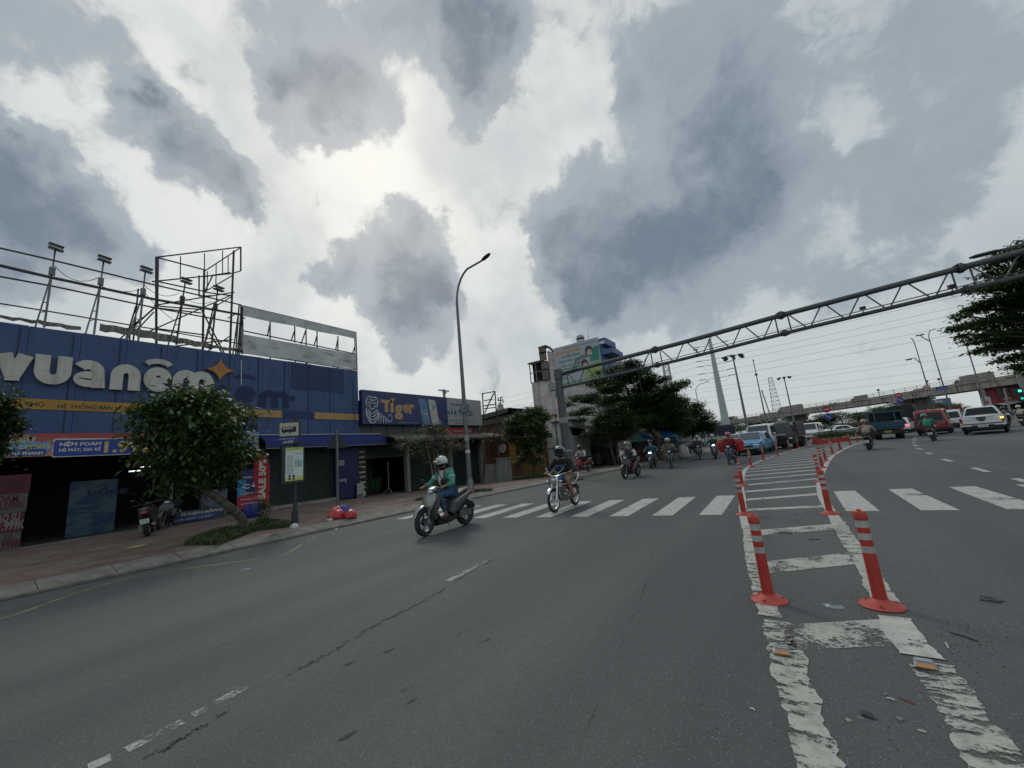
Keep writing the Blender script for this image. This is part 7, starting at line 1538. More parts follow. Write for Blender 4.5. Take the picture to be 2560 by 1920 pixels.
for dx in (-.5,.5):
 b = MB(); nn = Vector((nB.x,nB.y,0)); b.lathe(Vector((dB.x*dx,dB.y*dx,0)), [(.5,0),(.5,.05)], nn, 20); b.lathe(Vector((dB.x*dx,dB.y*dx,0)), [(.4,.055),(.4,.06)], nn, 20, 1); LP(b, 'disc', [SW, M_dark], t)
# median island with hedge
M_hedge = leafmat('hedge_leaf', (.018,.055,.010), (.04,.10,.02), (.09,.17,.04))
ml = [G('F2',270,1035), G('F2',900,985), G('F2',1560,935)]
b = MB(); md = [(2.2,46.5),(3.6,46.6),(6.6,47.6),(8.6,60),(10,90),(14,125),(9,126),(6.5,92),(3.2,62),(1.9,50)]
a_ = [b.vert((x,y,.14)) for x, y in md]; c_ = [b.vert((x,y,-.02)) for x, y in md]; b.face(a_); n = len(md)
for i in range(n): j = (i+1)%n; b.face((c_[i],c_[j],a_[j],a_[i]))
tag(b.build('median_kerb', M_kerb), kind='structure')
b = MB(); x0 = [(2.35,52.0),(7.3,53.0)]
def leaf_box(name, lab, cat, segs, w, h, n, m, seed, size=.07, z0=.12):
 """clipped hedge: leaves scattered through a long rounded volume"""
 r = np.random.RandomState(seed); P_ = [];
 segs = [Vector((s[0], s[1], 0)) for s in segs]; ls = [(c-a).length for a, c in zip(segs, segs[1:])]; tot = sum(ls);
 for i in range(n):
  d = r.rand()*tot; k = 0
  while d > ls[k] and k < len(ls)-1: d -= ls[k]; k += 1
  a, c = segs[k], segs[k+1]; u = (c-a).normalized(); nn = Vector((-u.y, u.x, 0)); s_ = (r.rand()*2-1); zz = r.rand()
  if r.rand() < .7:   # shell
   if r.rand() < .45: zz = 1-.06*r.rand()
   else: s_ = math.copysign(1-.08*r.rand(), s_)
  P_.append(a+u*d+nn*s_*w/2+Z1*(z0+zz*h*(1-.06*math.sin(d*3))))
 return leaves(name, P_, size, m, r, lab, cat)
def leaves(name, pts, size, m, r, lab=None, cat=None, parent=None, aspect=.45, droop=.3, up=False):
 pts = np.array([tuple(p) for p in pts]); n = len(pts); a = r.rand(n)*2*np.pi; el = (r.rand(n)-.5-droop)*1.2
 d = np.stack([np.cos(a)*np.cos(el), np.sin(a)*np.cos(el), np.sin(el)], 1); s = np.stack([-np.sin(a), np.cos(a), (r.rand(n)-.5)*.8], 1); s /= np.linalg.norm(s, axis=1, keepdims=True)
 sz = size*(.6+.8*r.rand(n))[:, None]; nrm = np.cross(d, s)
 v = np.empty((n, 4, 3)); v[:,0] = pts; v[:,1] = pts+d*sz*.5+s*sz*aspect*.5+nrm*sz*.08; v[:,2] = pts+d*sz; v[:,3] = pts+d*sz*.5-s*sz*aspect*.5+nrm*sz*.08
 me = bpy.data.meshes.new(name); me.vertices.add(n*4); me.vertices.foreach_set('co', v.reshape(-1)); me.loops.add(n*4); me.loops.foreach_set('vertex_index', np.arange(n*4, dtype=np.int32)); me.polygons.add(n); me.polygons.foreach_set('loop_start', np.arange(0, n*4, 4, dtype=np.int32))
 me.update(calc_edges=True); me.validate(); me.materials.append(m)
 at = me.attributes.new('tone', 'FLOAT', 'FACE'); at.data.foreach_set('value', r.rand(n).astype(np.float32))
 o = bpy.data.objects.new(name, me); C.objects.link(o)
 if parent is not None: o.parent = parent
 if lab: tag(o, lab, cat)
 return o
leaf_box('hedge', 'low clipped green hedge along the near end of the median', 'hedge', [(2.6,52.4),(5.0,52.7),(7.4,53.4)], 1.0, .62, 9000, M_hedge, 5, .09)
leaf_box('hedge', 'second clipped hedge strip behind the first, on the median', 'hedge', [(3.2,56.5),(5.2,58),(8.2,59)], 1.0, .75, 7000, M_hedge, 6, .10)
leaf_box('hedge', 'short clipped hedge between the minibus and the dark truck', 'hedge', [(-1.6,60),(1.6,62)], 1.2, .7, 3500, M_hedge, 7, .12)
# trees
L_mid = leafmat('leaf_mid', (.016,.040,.010), (.034,.072,.016), (.075,.115,.030)); L_dark = leafmat('leaf_dark', (.015,.040,.013), (.033,.072,.021), (.062,.112,.033)); L_warm = leafmat('leaf_warm', (.030,.040,.014), (.06,.055,.022), (.10,.075,.035)); L_bright = leafmat('leaf_bright', (.028,.062,.018), (.058,.115,.032), (.12,.18,.06)); L_violet = leafmat('bougainvillea', (.16,.05,.26), (.24,.09,.36), (.32,.14,.42)); L_pale = leafmat('leaf_pale', (.03,.05,.02), (.055,.08,.035), (.09,.11,.05)); L_red = leafmat('leaf_red_brown', (.04,.022,.016), (.07,.035,.025), (.06,.07,.03))
def tree(name, lab, base, trunk, clumps, nleaf, size, lm, cat='tree', seed=1, branch=True, bark=None, droop=.3, aspect=.5, flat=1., extra=None, group=None, shell=.55, dens=1.):
 """trunk: list of (point, radius); clumps: (centre, radius xyz). Leaves gather in many small sprays inside every clump"""
 r = np.random.RandomState(seed); t = thing(name, lab, cat, base, 0, group); base = Vector(base)
 b = MB(); tp = [Vector(p)-base for p, _ in trunk]; b.tube(tp, [q for _, q in trunk], 10); top = tp[-1]; r1 = trunk[-1][1]
 pts = []
 vols = np.array([c[1][0]*c[1][1]*c[1][2] for c in clumps])**.75; vols /= vols.sum()
 for (c, rad), w in zip(clumps, vols):
  c = Vector(c)-base;
  if branch:
   k = tp[max(0, len(tp)-1-int(r.randint(0, 2)))]; mid = k.lerp(c, .5)+Vector((r.uniform(-.15,.15), r.uniform(-.15,.15), -.08*(c-k).length)); b.tube([k, mid, c, c+Vector((r.uniform(-.4,.4)*rad[0], r.uniform(-.4,.4)*rad[1], rad[2]*.5))], [r1*.7, r1*.42, r1*.22, r1*.06], 6)
  n = int(nleaf*w*dens); ns = max(6, int(n/26));
  for s in range(ns):
   v = r.normal(size=3); v /= np.linalg.norm(v); q = r.rand()**(1/3) if r.rand() > shell else (.82+.22*r.rand()); v = v*q*np.array(rad)*(1+.18*r.normal())
   sp = .20*min(rad)+size*.9; cl = r.normal(size=(26, 3))*np.array([sp, sp, sp*.42*flat]);
   pts.append(cl + v + np.array(c))
 LP(b, 'trunk', bark or M_bark, t)
 pts = np.concatenate(pts); pts = pts[pts[:,2]+base.z > .25]
 leaves('crown', pts, size, lm, r, parent=t, droop=droop, aspect=aspect)
 if extra: extra(t, base)
 return t
def cl(key, X=None, Y=None, L=()):
 """clumps measured in the photo: (a, c, radius in metres[, depth offset])"""
 out = []
 for q in L:
  p = onX(key, q[0], q[1], X+(q[3] if len(q) > 3 else 0)) if X is not None else onY(key, q[0], q[1], Y+(q[3] if len(q) > 3 else 0)); rr_ = q[2]
  out.append(((p.x, p.y, p.z), (rr_, rr_, rr_*.72)))
 return out
# leaning tree before the mattress shop (foliage hangs in the plane of the footway)
tb = GP('B', 2130, 1120); XT = tb.x
q = lambda a, c_, dx=0: onX('B', a, c_, XT+dx)
trk = [(tb-Z1*.1,.13),(q(2090,1020),.12),(q(1990,930,.1),.115),(q(1880,850,.1),.10),(q(1760,770,.1),.09),(q(1660,640,.1),.08)]
M_lb = mat('pale_bark', (.11,.095,.075), .9, var=.5, scale=7, bump=.9, dirt=(.26,.25,.21), dirtamt=.7)
tree('street_tree', 'leafy leaning street tree hiding part of the blue shop sign', tb, trk,
 cl('B', X=XT, L=[(1650,20,.62),(1450,60,.5),(1300,150,.42),(1850,60,.6),(2000,190,.55),(1700,180,.75,.5),(1450,250,.6,-.4),(1310,330,.42),(2060,350,.4),(2110,470,.3),(1850,330,.75,.5),(1600,400,.75,-.5),(1400,430,.55,.3),(1500,560,.45),(1750,520,.6,.4),(1950,520,.45),(1650,640,.5),(1500,700,.32),(1850,690,.4),(1950,640,.33),(1290,80,.3),(1560,-40,.42),(1780,-20,.42),(2060,120,.36)]),
 11000, .18, L_bright, seed=3, droop=.4, aspect=.42, shell=.3, bark=M_lb)
def sprout(name, lab, base, h, n, m, seed, w=.25, cat='plant', size=.12):
 r = np.random.RandomState(seed); t = thing(name, lab, cat, base); b = MB()
 for i in range(4): b.tube([(0,0,0),(r.uniform(-.5,.5)*w,r.uniform(-.5,.5)*w,h*.5),(r.uniform(-1,1)*w,r.uniform(-1,1)*w,h*.95)], [.012,.009,.004], 5)
 LP(b, 'stem', M_bark, t); pts = np.stack([r.normal(size=n)*w*.7, r.normal(size=n)*w*.7, r.rand(n)*h], 1); leaves('foliage', pts, size, m, r, parent=t); return t
sprout('sapling_shoot', 'leafy shoot growing at the foot of the leaning tree', tb+Vector((.15,.35,0)), .9, 260, L_bright, 4, .22)
# foliage entering at the far left edge
le = thing('flowering_shrub', 'blurred green shrub with violet flowers at the far left edge', 'shrub', (-11.9, -.9, .15)); r = np.random.RandomState(9)
xe = -12.6; pts = []
for a, c_, rr_ in ((20,60,.22),(-60,0,.3),(50,160,.20),(-80,200,.3),(110,230,.16),(-20,310,.22),(-60,400,.25),(-20,440,.12),(-150,100,.5),(-160,330,.5),(150,200,.10)):
 p = onX('B', a, c_, xe); pts.append(np.array(p-Vector((-11.9,-.9,.15)))+r.normal(size=(int(900*rr_*2), 3))*rr_*.5)
leaves('foliage', np.concatenate(pts), .09, L_mid, r, parent=le)
p = onX('B', 220, 240, xe)-Vector((-11.9,-.9,.15)); leaves('blossom', np.array(p)+r.normal(size=(60,3))*.07, .05, L_violet, r, parent=le)
b = MB(); b.tube([(0,-.2,0),(-.3,-.1,1.2),(-.6,.2,2.4),(-.7,.6,3.2)], [.05,.045,.03,.015], 7); LP(b, 'stem', M_bark, le)
# bougainvillea with bamboo props
bb_ = GP('D', 305, 1150); bb_ = Vector((-17.2, bb_.y*.0+14.6, 0));
g0 = GP('D', 300, 1145); bb_ = Vector((g0.x, g0.y, g0.z)); sc_ = 1.
XBg = -15.2; g1 = onX('D', 300, 1140, XBg); bb_ = Vector((XBg, g1.y, pz(XBg, g1.y)))
def props(t, base):
 for i, (a0, c0, a1, c1) in enumerate(((290,1140,250,860),(310,1140,290,850),(330,1130,330,870),(355,1040,320,860),(285,1060,240,850))):
  b = MB(); b.rod(onX('D', a0, c0, XBg+.1*(i-2))-base, onX('D', a1, c1, XBg+.05*i)-base, .03, .025, 7); LP(b, 'prop_pole', mat('bamboo', (.22,.19,.13), .8, var=.3), t)
 b = MB(); b.rod(onX('D', 265, 965, XBg)-base, onX('D', 360, 970, XBg)-base, .02, n=6); LP(b, 'cross_pole', MATS['bamboo'], t)
 r = np.random.RandomState(12); P_ = []
 for a, c_, k in ((235,620,40),(290,605,50),(335,625,40),(300,700,120),(350,730,110),(400,700,60),(280,790,90),(330,790,70),(430,690,50),(500,810,30),(400,810,40),(190,620,30),(120,680,20),(90,840,20)):
  p = onX('D', a, c_, XBg+.25)-base; P_.append(np.array(p)+r.normal(size=(k,3))*.15)
 leaves('blossom', np.concatenate(P_), .07, L_violet, r, parent=t)
tree('bougainvillea', 'propped bougainvillea with violet blossom before the green shutters', bb_, [(bb_,.05),(onX('D',310,980,XBg),.04),(onX('D',300,860,XBg),.03)],
 cl('D', X=XBg, L=[(300,640,.45),(240,680,.45),(380,700,.5),(300,760,.6),(180,760,.5),(100,790,.45),(40,800,.4),(420,800,.45),(220,860,.45),(330,880,.4),(470,830,.35),(130,870,.35),(520,810,.22),(220,950,.22),(400,900,.3),(60,720,.3)]), 8500, .085, L_pale, seed=5, extra=props, shell=.3, dens=.8)
# young tree before the orange gate
yb_ = Vector((-14.2, 22.6, pz(-14.2, 22.6)))
tree('young_tree', 'bushy young street tree standing before the orange gate', yb_, [(yb_,.07),(onY('D',1150,980,yb_.y),.065),(onY('D',1120,850,yb_.y),.05),(onY('D',1100,700,yb_.y),.04)],
 cl('D', Y=yb_.y, L=[(1180,520,.42),(1240,560,.36),(1090,590,.5),(970,600,.42),(940,680,.38),(1040,680,.55,.4),(1170,650,.55,-.3),(1230,700,.38),(960,760,.32),(1080,790,.45),(1190,780,.42),(1100,880,.35),(1170,930,.34),(1060,930,.25),(1220,850,.25),(1120,500,.3),(1020,540,.25)]), 17000, .15, L_bright, seed=7, shell=.35)
gb = grass('weeds', [(yb_.x+1.9*math.cos(a), yb_.y-.3+1.2*math.sin(a)) for a in np.linspace(0,6.28,9)[:-1]], 2600, .12, .42, M_gr, 8); tag(gb, kind='stuff')
lp_ = GP('D', 700, 1205); gb = grass('weeds', [(lp_.x+.6*math.cos(a), lp_.y+.5*math.sin(a)) for a in np.linspace(0,6.28,9)[:-1]], 500, .06, .2, M_gr, 9); gb.name = 'lamp_weeds'; tag(gb, kind='stuff')
lp_ = GP('D', 215, 1275); gb = grass('verge_weeds', [(lp_.x+.3*math.cos(a), lp_.y+.5*math.sin(a)) for a in np.linspace(0,6.28,9)[:-1]], 260, .06, .18, M_gr, 10); tag(gb, kind='stuff')
# warm bushy tree at the kerb behind the gantry
wb_ = Vector((-10.3, 27.6, pz(-10.3, 27.6)));
tree('rusty_leaved_tree', 'low round tree with reddish new leaves before the dark workshop', wb_, [(wb_,.10),(onY('E2',1240,1500,27.6),.09),(onY('E2',1230,1380,27.6),.08)],
 cl('E2', Y=27.6, L=[(1330,1050,.55),(1180,1100,.6),(1430,1150,.6),(1080,1180,.6),(1250,1220,.85),(1450,1280,.65,.5),(1050,1300,.5),(1000,1370,.35),(1180,1380,.45,.4),(1350,1340,.45),(1500,1300,.35),(1060,1410,.3),(1180,1430,.25),(1450,1380,.25),(930,1340,.25),(1380,960,.28),(1220,1010,.3)]), 15000, .14, L_mid, seed=11, shell=.5)
r = np.random.RandomState(13); P_ = []
wt = [o for o in bpy.data.objects if o.get('label') == 'low round tree with reddish new leaves before the dark workshop'][0]
for (c_, rad) in cl('E2', Y=27.4, L=[(1330,1000,.45),(1200,1080,.5),(1430,1100,.45),(1250,1160,.6),(1100,1180,.35),(1400,960,.25),(1500,1220,.3)]): P_.append(np.array(Vector(c_)-wb_)+r.normal(size=(500,3))*np.array(rad)*.55)
leaves('new_leaves', np.concatenate(P_), .12, L_warm, r, parent=wt)
# the big layered tree
bt_ = GP('F6', 1010, 1215); bt_ = Vector((-7.95, 31.2, pz(-7.95, 31.2))); Y0_ = 32.
lay = [(1480,470,1.2,.34),(1330,510,.9,.3),(1600,560,1.3,.34),(1250,560,.8,.3),(1750,640,1.2,.36),(1100,690,1.0,.32),(1400,650,1.7,.5),(1650,760,1.8,.5),(2000,740,1.2,.36),(2150,690,.6,.22),(1250,760,1.4,.45),(1000,700,.5,.2),
(850,880,1.1,.34),(720,950,.5,.2),(1000,880,1.2,.42),(1250,920,1.5,.5),(1550,920,1.9,.6),(1850,880,1.7,.5),(2060,930,1.0,.4),(780,1080,.6,.22),(900,1050,.9,.34),(1600,1080,1.8,.6),(1850,1080,1.5,.55),(2080,1060,1.,.4),(860,1150,.5,.2),(1700,1170,1.4,.4),(1950,1160,1.2,.4),(2150,1170,.9,.3),(1480,520,.7,.25),(1900,650,.6,.22),(1560,430,.4,.15),(1080,560,.3,.12)]
CLt = []
for i, (a, c_, w_, h_) in enumerate(lay): p = onY('E2', a, c_, Y0_+((i*37) % 5-2)*.7); CLt.append(((p.x, p.y, p.z), (w_*.74, w_*.95, h_*1.0)))
tree('spreading_tree', 'largest dark spreading tree with tiered branches under the gantry', bt_, [(bt_,.24),(onY('F6',980,1000,31.4),.20),(onY('F6',950,700,31.6),.17),(onY('E2',1700,1250,32),.14),(onY('E2',1600,1000,32),.10)], CLt, 60000, .18, L_dark, seed=17, shell=.4, flat=.7)
# second trunk group and the lower trees to the right
t3 = Vector((-7.2, 41, pz(-7.2, 41)))
tree('street_tree', 'dark rounded tree at the right end of the row, before the flyover', t3, [(t3,.2),(t3+Vector((.1,0,2.2)),.16),(t3+Vector((.2,0,3.2)),.12)],
 cl('E3', Y=41, L=[(480,80,.7),(420,150,.9),(560,190,.9),(620,270,.8),(480,300,1.1),(330,250,1.1),(650,340,.6),(560,370,.7),(400,390,.8),(250,340,.9),(200,250,1.),(690,300,.4),(700,360,.35),(500,70,.4),(130,180,1.),(150,360,.7)]), 20000, .19, L_dark, seed=19, shell=.5)
t4 = Vector((-8.2, 35.5, pz(-8.2, 35.5)))
tree('street_tree', 'tall dark tree between the spreading tree and the food sign', t4, [(t4,.2),(t4+Vector((.1,0,2.5)),.16),(t4+Vector((.2,0,4)),.12)],
 cl('E3', Y=35.5, L=[(60,20,1.1),(150,90,1.1),(280,120,.8),(330,30,.5),(20,200,1.2),(180,280,1.2),(60,360,.8),(280,320,.8),(-60,100,1.2),(-80,310,.8),(300,-20,.5),(100,-60,.7)]), 18000, .18, L_dark, seed=21, shell=.45)
# right-hand big tree
rt = Vector((13.5, 22.5, 0)); Y0_ = 24.
lay = [(2180,45,1.,.28),(2120,70,.8,.22),(2200,120,1.2,.4),(2060,110,.6,.16),(2050,150,.6,.18),(2130,200,1.2,.4),(2020,210,.7,.2),(2180,290,1.4,.5),(2060,280,1.,.3),(1990,320,.9,.25),(1930,350,.6,.14),(2100,370,1.4,.45),(1960,390,1.,.28),(1890,405,.45,.10),(2180,450,1.2,.5),(2040,440,1.1,.3),(1950,435,.5,.12),(2080,500,1.,.3),(2020,505,.5,.13),(2160,540,.8,.3),(2190,580,.5,.18),(2280,200,1.8,.8),(2300,400,1.8,.8),(2320,60,1.5,.6),(2400,300,2,1.2),(2380,560,1.5,.6)]
CLt = []
for i, (a, c_, w_, h_) in enumerate(lay): p = onY('E6', a, c_, Y0_+((i*37) % 5-2)*.5); CLt.append(((p.x, p.y, p.z), (w_*.62, w_*.75, h_*.62)))
rt = Vector((12.6, 24.5, 0)); tree('rain_tree', 'large feathery dark tree leaning in from the right edge behind the gantry', rt, [(rt,.3),(rt+Z1*2,.26),(rt+Vector((-.3,0,4)),.2),(rt+Vector((-.9,0,5.2)),.14)], CLt, 34000, .15, L_dark, seed=23, shell=.4, flat=.5)
# trees and bushes beyond the flyover and on the median: each its own thing
FAR = 'trees beyond the flyover'
def far_tree(i, lab, X_, Y_, w, h, m=L_dark, z0=0., n=2600, name='distant_tree', size=.5):
 h *= .74; b0 = Vector((X_, Y_, z0)); r = random.Random(i*7+1); cs = []
 for k in range(12): cs.append(((X_+r.uniform(-.42,.42)*w, Y_+r.uniform(-.3,.3)*w, z0+h*r.uniform(.22,.66)), (w*r.uniform(.16,.26), w*r.uniform(.16,.26), h*r.uniform(.14,.22))))
 tree(name, lab, b0, [(b0,.25),(b0+Z1*h*.5,.18)], cs, n, size, m, seed=i+40, branch=False, group=FAR, shell=.5)
i = 0
fts = [(-27,190,22,11,'wide dark tree at the far left under the flyover'),(-15,196,20,11.5,'dark tree behind the taxi under the flyover'),(-4,190,17,11,'dark tree above the white minibus under the flyover'),(7,186,15,8,'low dark tree behind the dark oncoming truck'),(18,182,16,10,'rounded dark tree right of the left pier'),(28,176,18,12.5,'tall dark tree behind the median bushes'),(38,172,14,8,'low tree left of the bridge pier'),
 (56,150,14,9,'green tree right of the pier over the red van'),(62,140,13,10.5,'green tree above the pickup roof, left one'),(68,132,13,11,'green tree above the pickup roof, right one'),(74,124,12,9.5,'green tree below the red tram-like facade'),(80,116,12,10,'dark tree at the far right behind the traffic light'),(-42,200,22,12,'dark tree behind the canvas truck at the far left'),(-60,205,24,12,'dark tree beyond the market stalls')]
for X_, Y_, w, h, lab in fts:
 X_, Y_, w, h = X_*1.36, Y_*1.36, w*1.3, h*1.2; i += 1; far_tree(i, lab, X_, Y_, w, h, L_mid if i in (8,9,10,11) else L_dark, n=11000, size=.55)
MB_ = [(7.4,67,3.4,2.6,'reddish-leaved bush on the median above the hedge, left one',L_red),(9.5,72,4,3.,'reddish-leaved bush on the median, middle one',L_red),(12.2,80,5,3.6,'reddish-brown bush on the median nearest the blue truck',L_red),(6.4,76,3.6,2.6,'green bush on the median behind the low white car',L_mid),(15.5,95,7,4.6,'broad bush at the far end of the median',L_dark)]
for X_, Y_, w, h, lab, m in MB_: i += 1; far_tree(i, lab, X_, Y_, w, h, m, n=6000, name='median_bush', size=.13)
for (x, y, w, h, lab) in ((-12.5,58,6,5,'dark tree behind the canvas truck cab'),(-14.5,52,7,6,'dark tree behind the food sign'),(-18,66,9,6,'dark tree beyond the canvas truck')): i += 1; far_tree(i, lab, x, y, w, h, L_dark, n=8000, name='roadside_tree', size=.22)
# tall narrow house with billboard
M_wallp = streaked('pinkish_render', (.62,.58,.57), (.22,.14,.11), .5, 2.0, .10, .5, (.40,.37,.36), .8); M_rustw = streaked('rust_run_wall', (.60,.56,.55), (.24,.10,.055), .85, 1.3, .05, .47, (.42,.38,.38), .8)
th = thing('tall_house', 'tall pinkish windowless house wall with rust streaks behind the gantry pole', 'building', (-20, 44, 0)); YH = 42.
h = lambda a, c_, Y=YH: onY('E2', a, c_, Y)
xL = h(245,700).x; xR = h(1150,590).x; xm = h(500,640).x; ztop = h(530,270).z;
zc = h(450,290).z
b = MB(); b.b2((xm, YH+.02, -.5), (xR-.02, YH+7, ztop-.2)); P(b, 'main_wall', M_wallp, th)
b = MB(); b.b2((xL, YH+.05, -.5), (xm-.01, YH+5, h(245,700).z)); b.b2((h(430,220).x, YH+.06, h(245,700).z), (xm-.01, YH+4, zc)); P(b, 'stair_wall', M_rustw, th)
b = MB(); z0 = h(245,700).z+.02; z1 = h(215,455).z; x0 = h(215,455).x; x1 = h(370,405).x-.05; b.b2((x0+.1, YH+.6, z0), (x1, YH+3, z1-.1)); LPd = P(b, 'dark_balcony', M_dark, th)
b = MB()
for x in (x0, (x0+x1)/2, x1): b.b2((x-.05, YH, z0), (x+.05, YH+.1, z1))
for z in (z0, (z0+z1)/2, z1-.1): b.b2((x0-.05, YH-.02, z), (x1+.05, YH+.08, z+.1))
b.b2((x0-.12, YH-.25, z1), (x1+.2, YH+3.2, z1+.12)); P(b, 'balcony_frame', mat('frame_grey', (.20,.20,.19), .6), th)
b = MB()
for (a0,c0,a1,c1) in ((375,430,460,520),(385,525,470,645),(338,250,432,310),(345,315,438,400)):
 p, q_ = h(a0,c0), h(a1,c1); b.b2((p.x, YH-.12, q_.z), (q_.x, YH+.04, p.z));
P(b, 'rusty_panel', streaked('rusty_tin_panel', (.17,.15,.125), (.13,.06,.03), .8, 1.5, .3, .45), th)
b = MB()
for (a0,c0,a1,c1) in ((375,430,460,520),(385,525,470,645),(338,250,432,310),(345,315,438,400)):
 p, q_ = h(a0,c0), h(a1,c1)
 for z in (p.z, q_.z): b.b2((p.x-.04, YH-.16, z-.04), (q_.x+.04, YH-.125, z+.04))
pa, pb, pc = h(335,245), h(430,220), h(510,290)
b.prism([(pa.x, pa.z),(pb.x, pb.z+.05),(pc.x, pc.z),(pc.x, pc.z-.12),(pb.x, pb.z-.1),(pa.x, pa.z-.12)][::-1], (0, YH-.2, 0), X1, Z1, -1.2); P(b, 'panel_frame', M_dsteel, th)
b = MB(); b.b2((xR+.0, YH+.1, 8.8), (xR+.14, YH+5, ztop-.3));
pz1, pz2 = h(1170,155), h(1150,330); xo = h(1265,290).x
b.b2((xR-.02, YH+.05, h(1085,110).z-1.0), (h(1170,160).x, YH+3.5, h(1085,120).z-.15)); b.b2((xR-.02, YH+.04, h(1150,330).z), (xo, YH+3.6, h(1150,330).z+.55)); P(b, 'blue_front', mat('house_blue', (.08,.16,.32), .6, dirt=(.05,.07,.12), dirtamt=.5), th)
b = MB(); b.b2((xR+.0, YH-.02, h(1085,165).z-.42), (h(1170,200).x-.02, YH+.03, h(1085,165).z-.12));
for k in range(5): b.b2((xR+.36, YH+.3+k*.9, 7.), (xR+.40, YH+.5+k*.9, 9.5))
P(b, 'white_trim', M_white, th)
# rooftop tank and aerial
tk = h(803,190); t_ = thing('water_tank', 'white cylindrical water tank with dark band on the tall house roof', 'water tank', (tk.x, YH+1.5, ztop-.2)); b = MB(); rt_ = .50; b.lathe((0,0,0), [(rt_*1.02,0),(rt_*1.0,.5),(rt_*.98,1.35),(rt_*.8,1.55),(.15,1.68)], n=20, mi=0); b.lathe((0,0,.95), [(rt_*1.01,0),(rt_*1.01,.22)], n=20, mi=1)
for z in (.3,.6,1.3): b.torus((0,0,z), (0,0,1), rt_*1.0, .02, 20, 5, 0)
LP(b, 'tank', [mat('tank_white', (.45,.45,.43), .5), M_navy], t_)
t_ = thing('aerial', 'thin aerial mast on the tall house roof', 'aerial', (h(935,100).x, YH+.6, ztop-.2)); b = MB(); b.rod((0,0,0),(0,0,h(935,-20).z-ztop+.2),.03,.012,6); b.box((0,0,.35),(.18,.1,.2)); LP(b, 'mast', M_dsteel, t_)
# school advert
ad = thing('school_billboard', 'school enrolment billboard with two drawn pupils on the tall house wall', 'billboard', (h(840,400).x, YH, 11))
pts = [h(*q_) for q_ in ((530,270),(1080,110),(1150,590),(590,745))]; xa, xb = (pts[0].x+pts[3].x)/2, (pts[1].x+pts[2].x)/2; za, zb_ = (pts[2].z+pts[3].z)/2-.1, (pts[0].z+pts[1].z)/2
YA_ = YH-.18; b = MB(); b.b2((xa, YA_, za), (xb, YH-.02, zb_)); P(b, 'board', mat('advert_grey', (.42,.45,.50), .5, var=.05), ad)
W__, H__ = xb-xa, zb_-za; o = Vector((xa, YA_, za)); T_ = lambda b, s, x, y, w, h_, mi, bold=.02: text(b, s, o+X1*x*W__+Z1*y*H__, X1, Z1, w*W__, h_*H__, mi, .012, bold)
M_teal = mat('advert_teal', (.02,.25,.21), .5); M_org = mat('advert_orange', (.50,.24,.10), .5); M_lime = mat('advert_lime', (.30,.42,.14), .5); M_hair = mat('advert_hair', (.05,.045,.06), .5); M_face = mat('advert_face', (.50,.42,.36), .5); M_pgn = mat('advert_pale_green', (.28,.47,.36), .5)
b = MB(); f = lambda pts_, mi, off=.004: b.prism([(x*W__, y*H__) for x, y in pts_], o+Vector((0,-off,0)), X1, Z1, .004, mi)
f([(.02,.33),(.75,.33),(.75,.41),(.02,.41)], 0); f([(.03,.80),(.60,.80),(.60,.86),(.03,.86)], 1); f([(0,0),(1,0),(1,.05),(0,.10)], 2); f([(.78,.45),(.98,.45),(1,.80),(.88,.78),(.80,.62)], 0, .008); f([(.62,.04),(.98,.04),(.98,.44),(.80,.42),(.66,.30)], 3, .010)
for cx_, cy_, s_ in ((.78,.70,1.),(.66,.40,.9)):
 f([(cx_+.085*s_*math.cos(a), cy_+.13*s_*math.sin(a)+.02) for a in np.linspace(0,6.28,15)[:-1]], 4, .014); f([(cx_+.06*s_*math.cos(a)+.01, cy_+.09*s_*math.sin(a)-.03) for a in np.linspace(0,6.28,15)[:-1]], 5, .020); f([(cx_+.03,cy_-.06),(cx_+.07,cy_-.02),(cx_+.055,cy_-.11)], 5, .024)
for k in (0, .09): f([(.14,.10+k),(.20,.17+k),(.26,.10+k),(.26,.14+k),(.20,.21+k),(.14,.14+k)], 6, .006)
f([(.40,.40),(.47,.56),(.60,.64),(.72,.66),(.72,.64),(.60,.62),(.485,.54),(.42,.39)], 4, .028)
P(b, 'artwork', [M_teal, M_org, M_pgn, M_lime, M_hair, M_face, M_teal], ad)
b = MB(); T_(b, 'HỆ THỐNG TRƯỜNG HỘI NHẬP QUỐC TẾ', .22, .90, .72, .045, 1, .01); T_(b, 'THÔNG BÁO', .1, .812, .4, .035, 2, .01); T_(b, 'TUYỂN SINH', .16, .68, .42, .095, 0, .04); T_(b, 'NĂM HỌC 2026', .08, .56, .50, .085, 0, .035); T_(b, 'TIỂU HỌC - THCS', .12, .44, .52, .085, 0, .035); T_(b, 'THÁNG 2026', .14, .25, .28, .04, 1, .01); T_(b, 'ĐĂNG KÝ NGAY', .10, .345, .55, .045, 2, .03); P(b, 'lettering', [M_teal, M_navy, M_cream], ad)
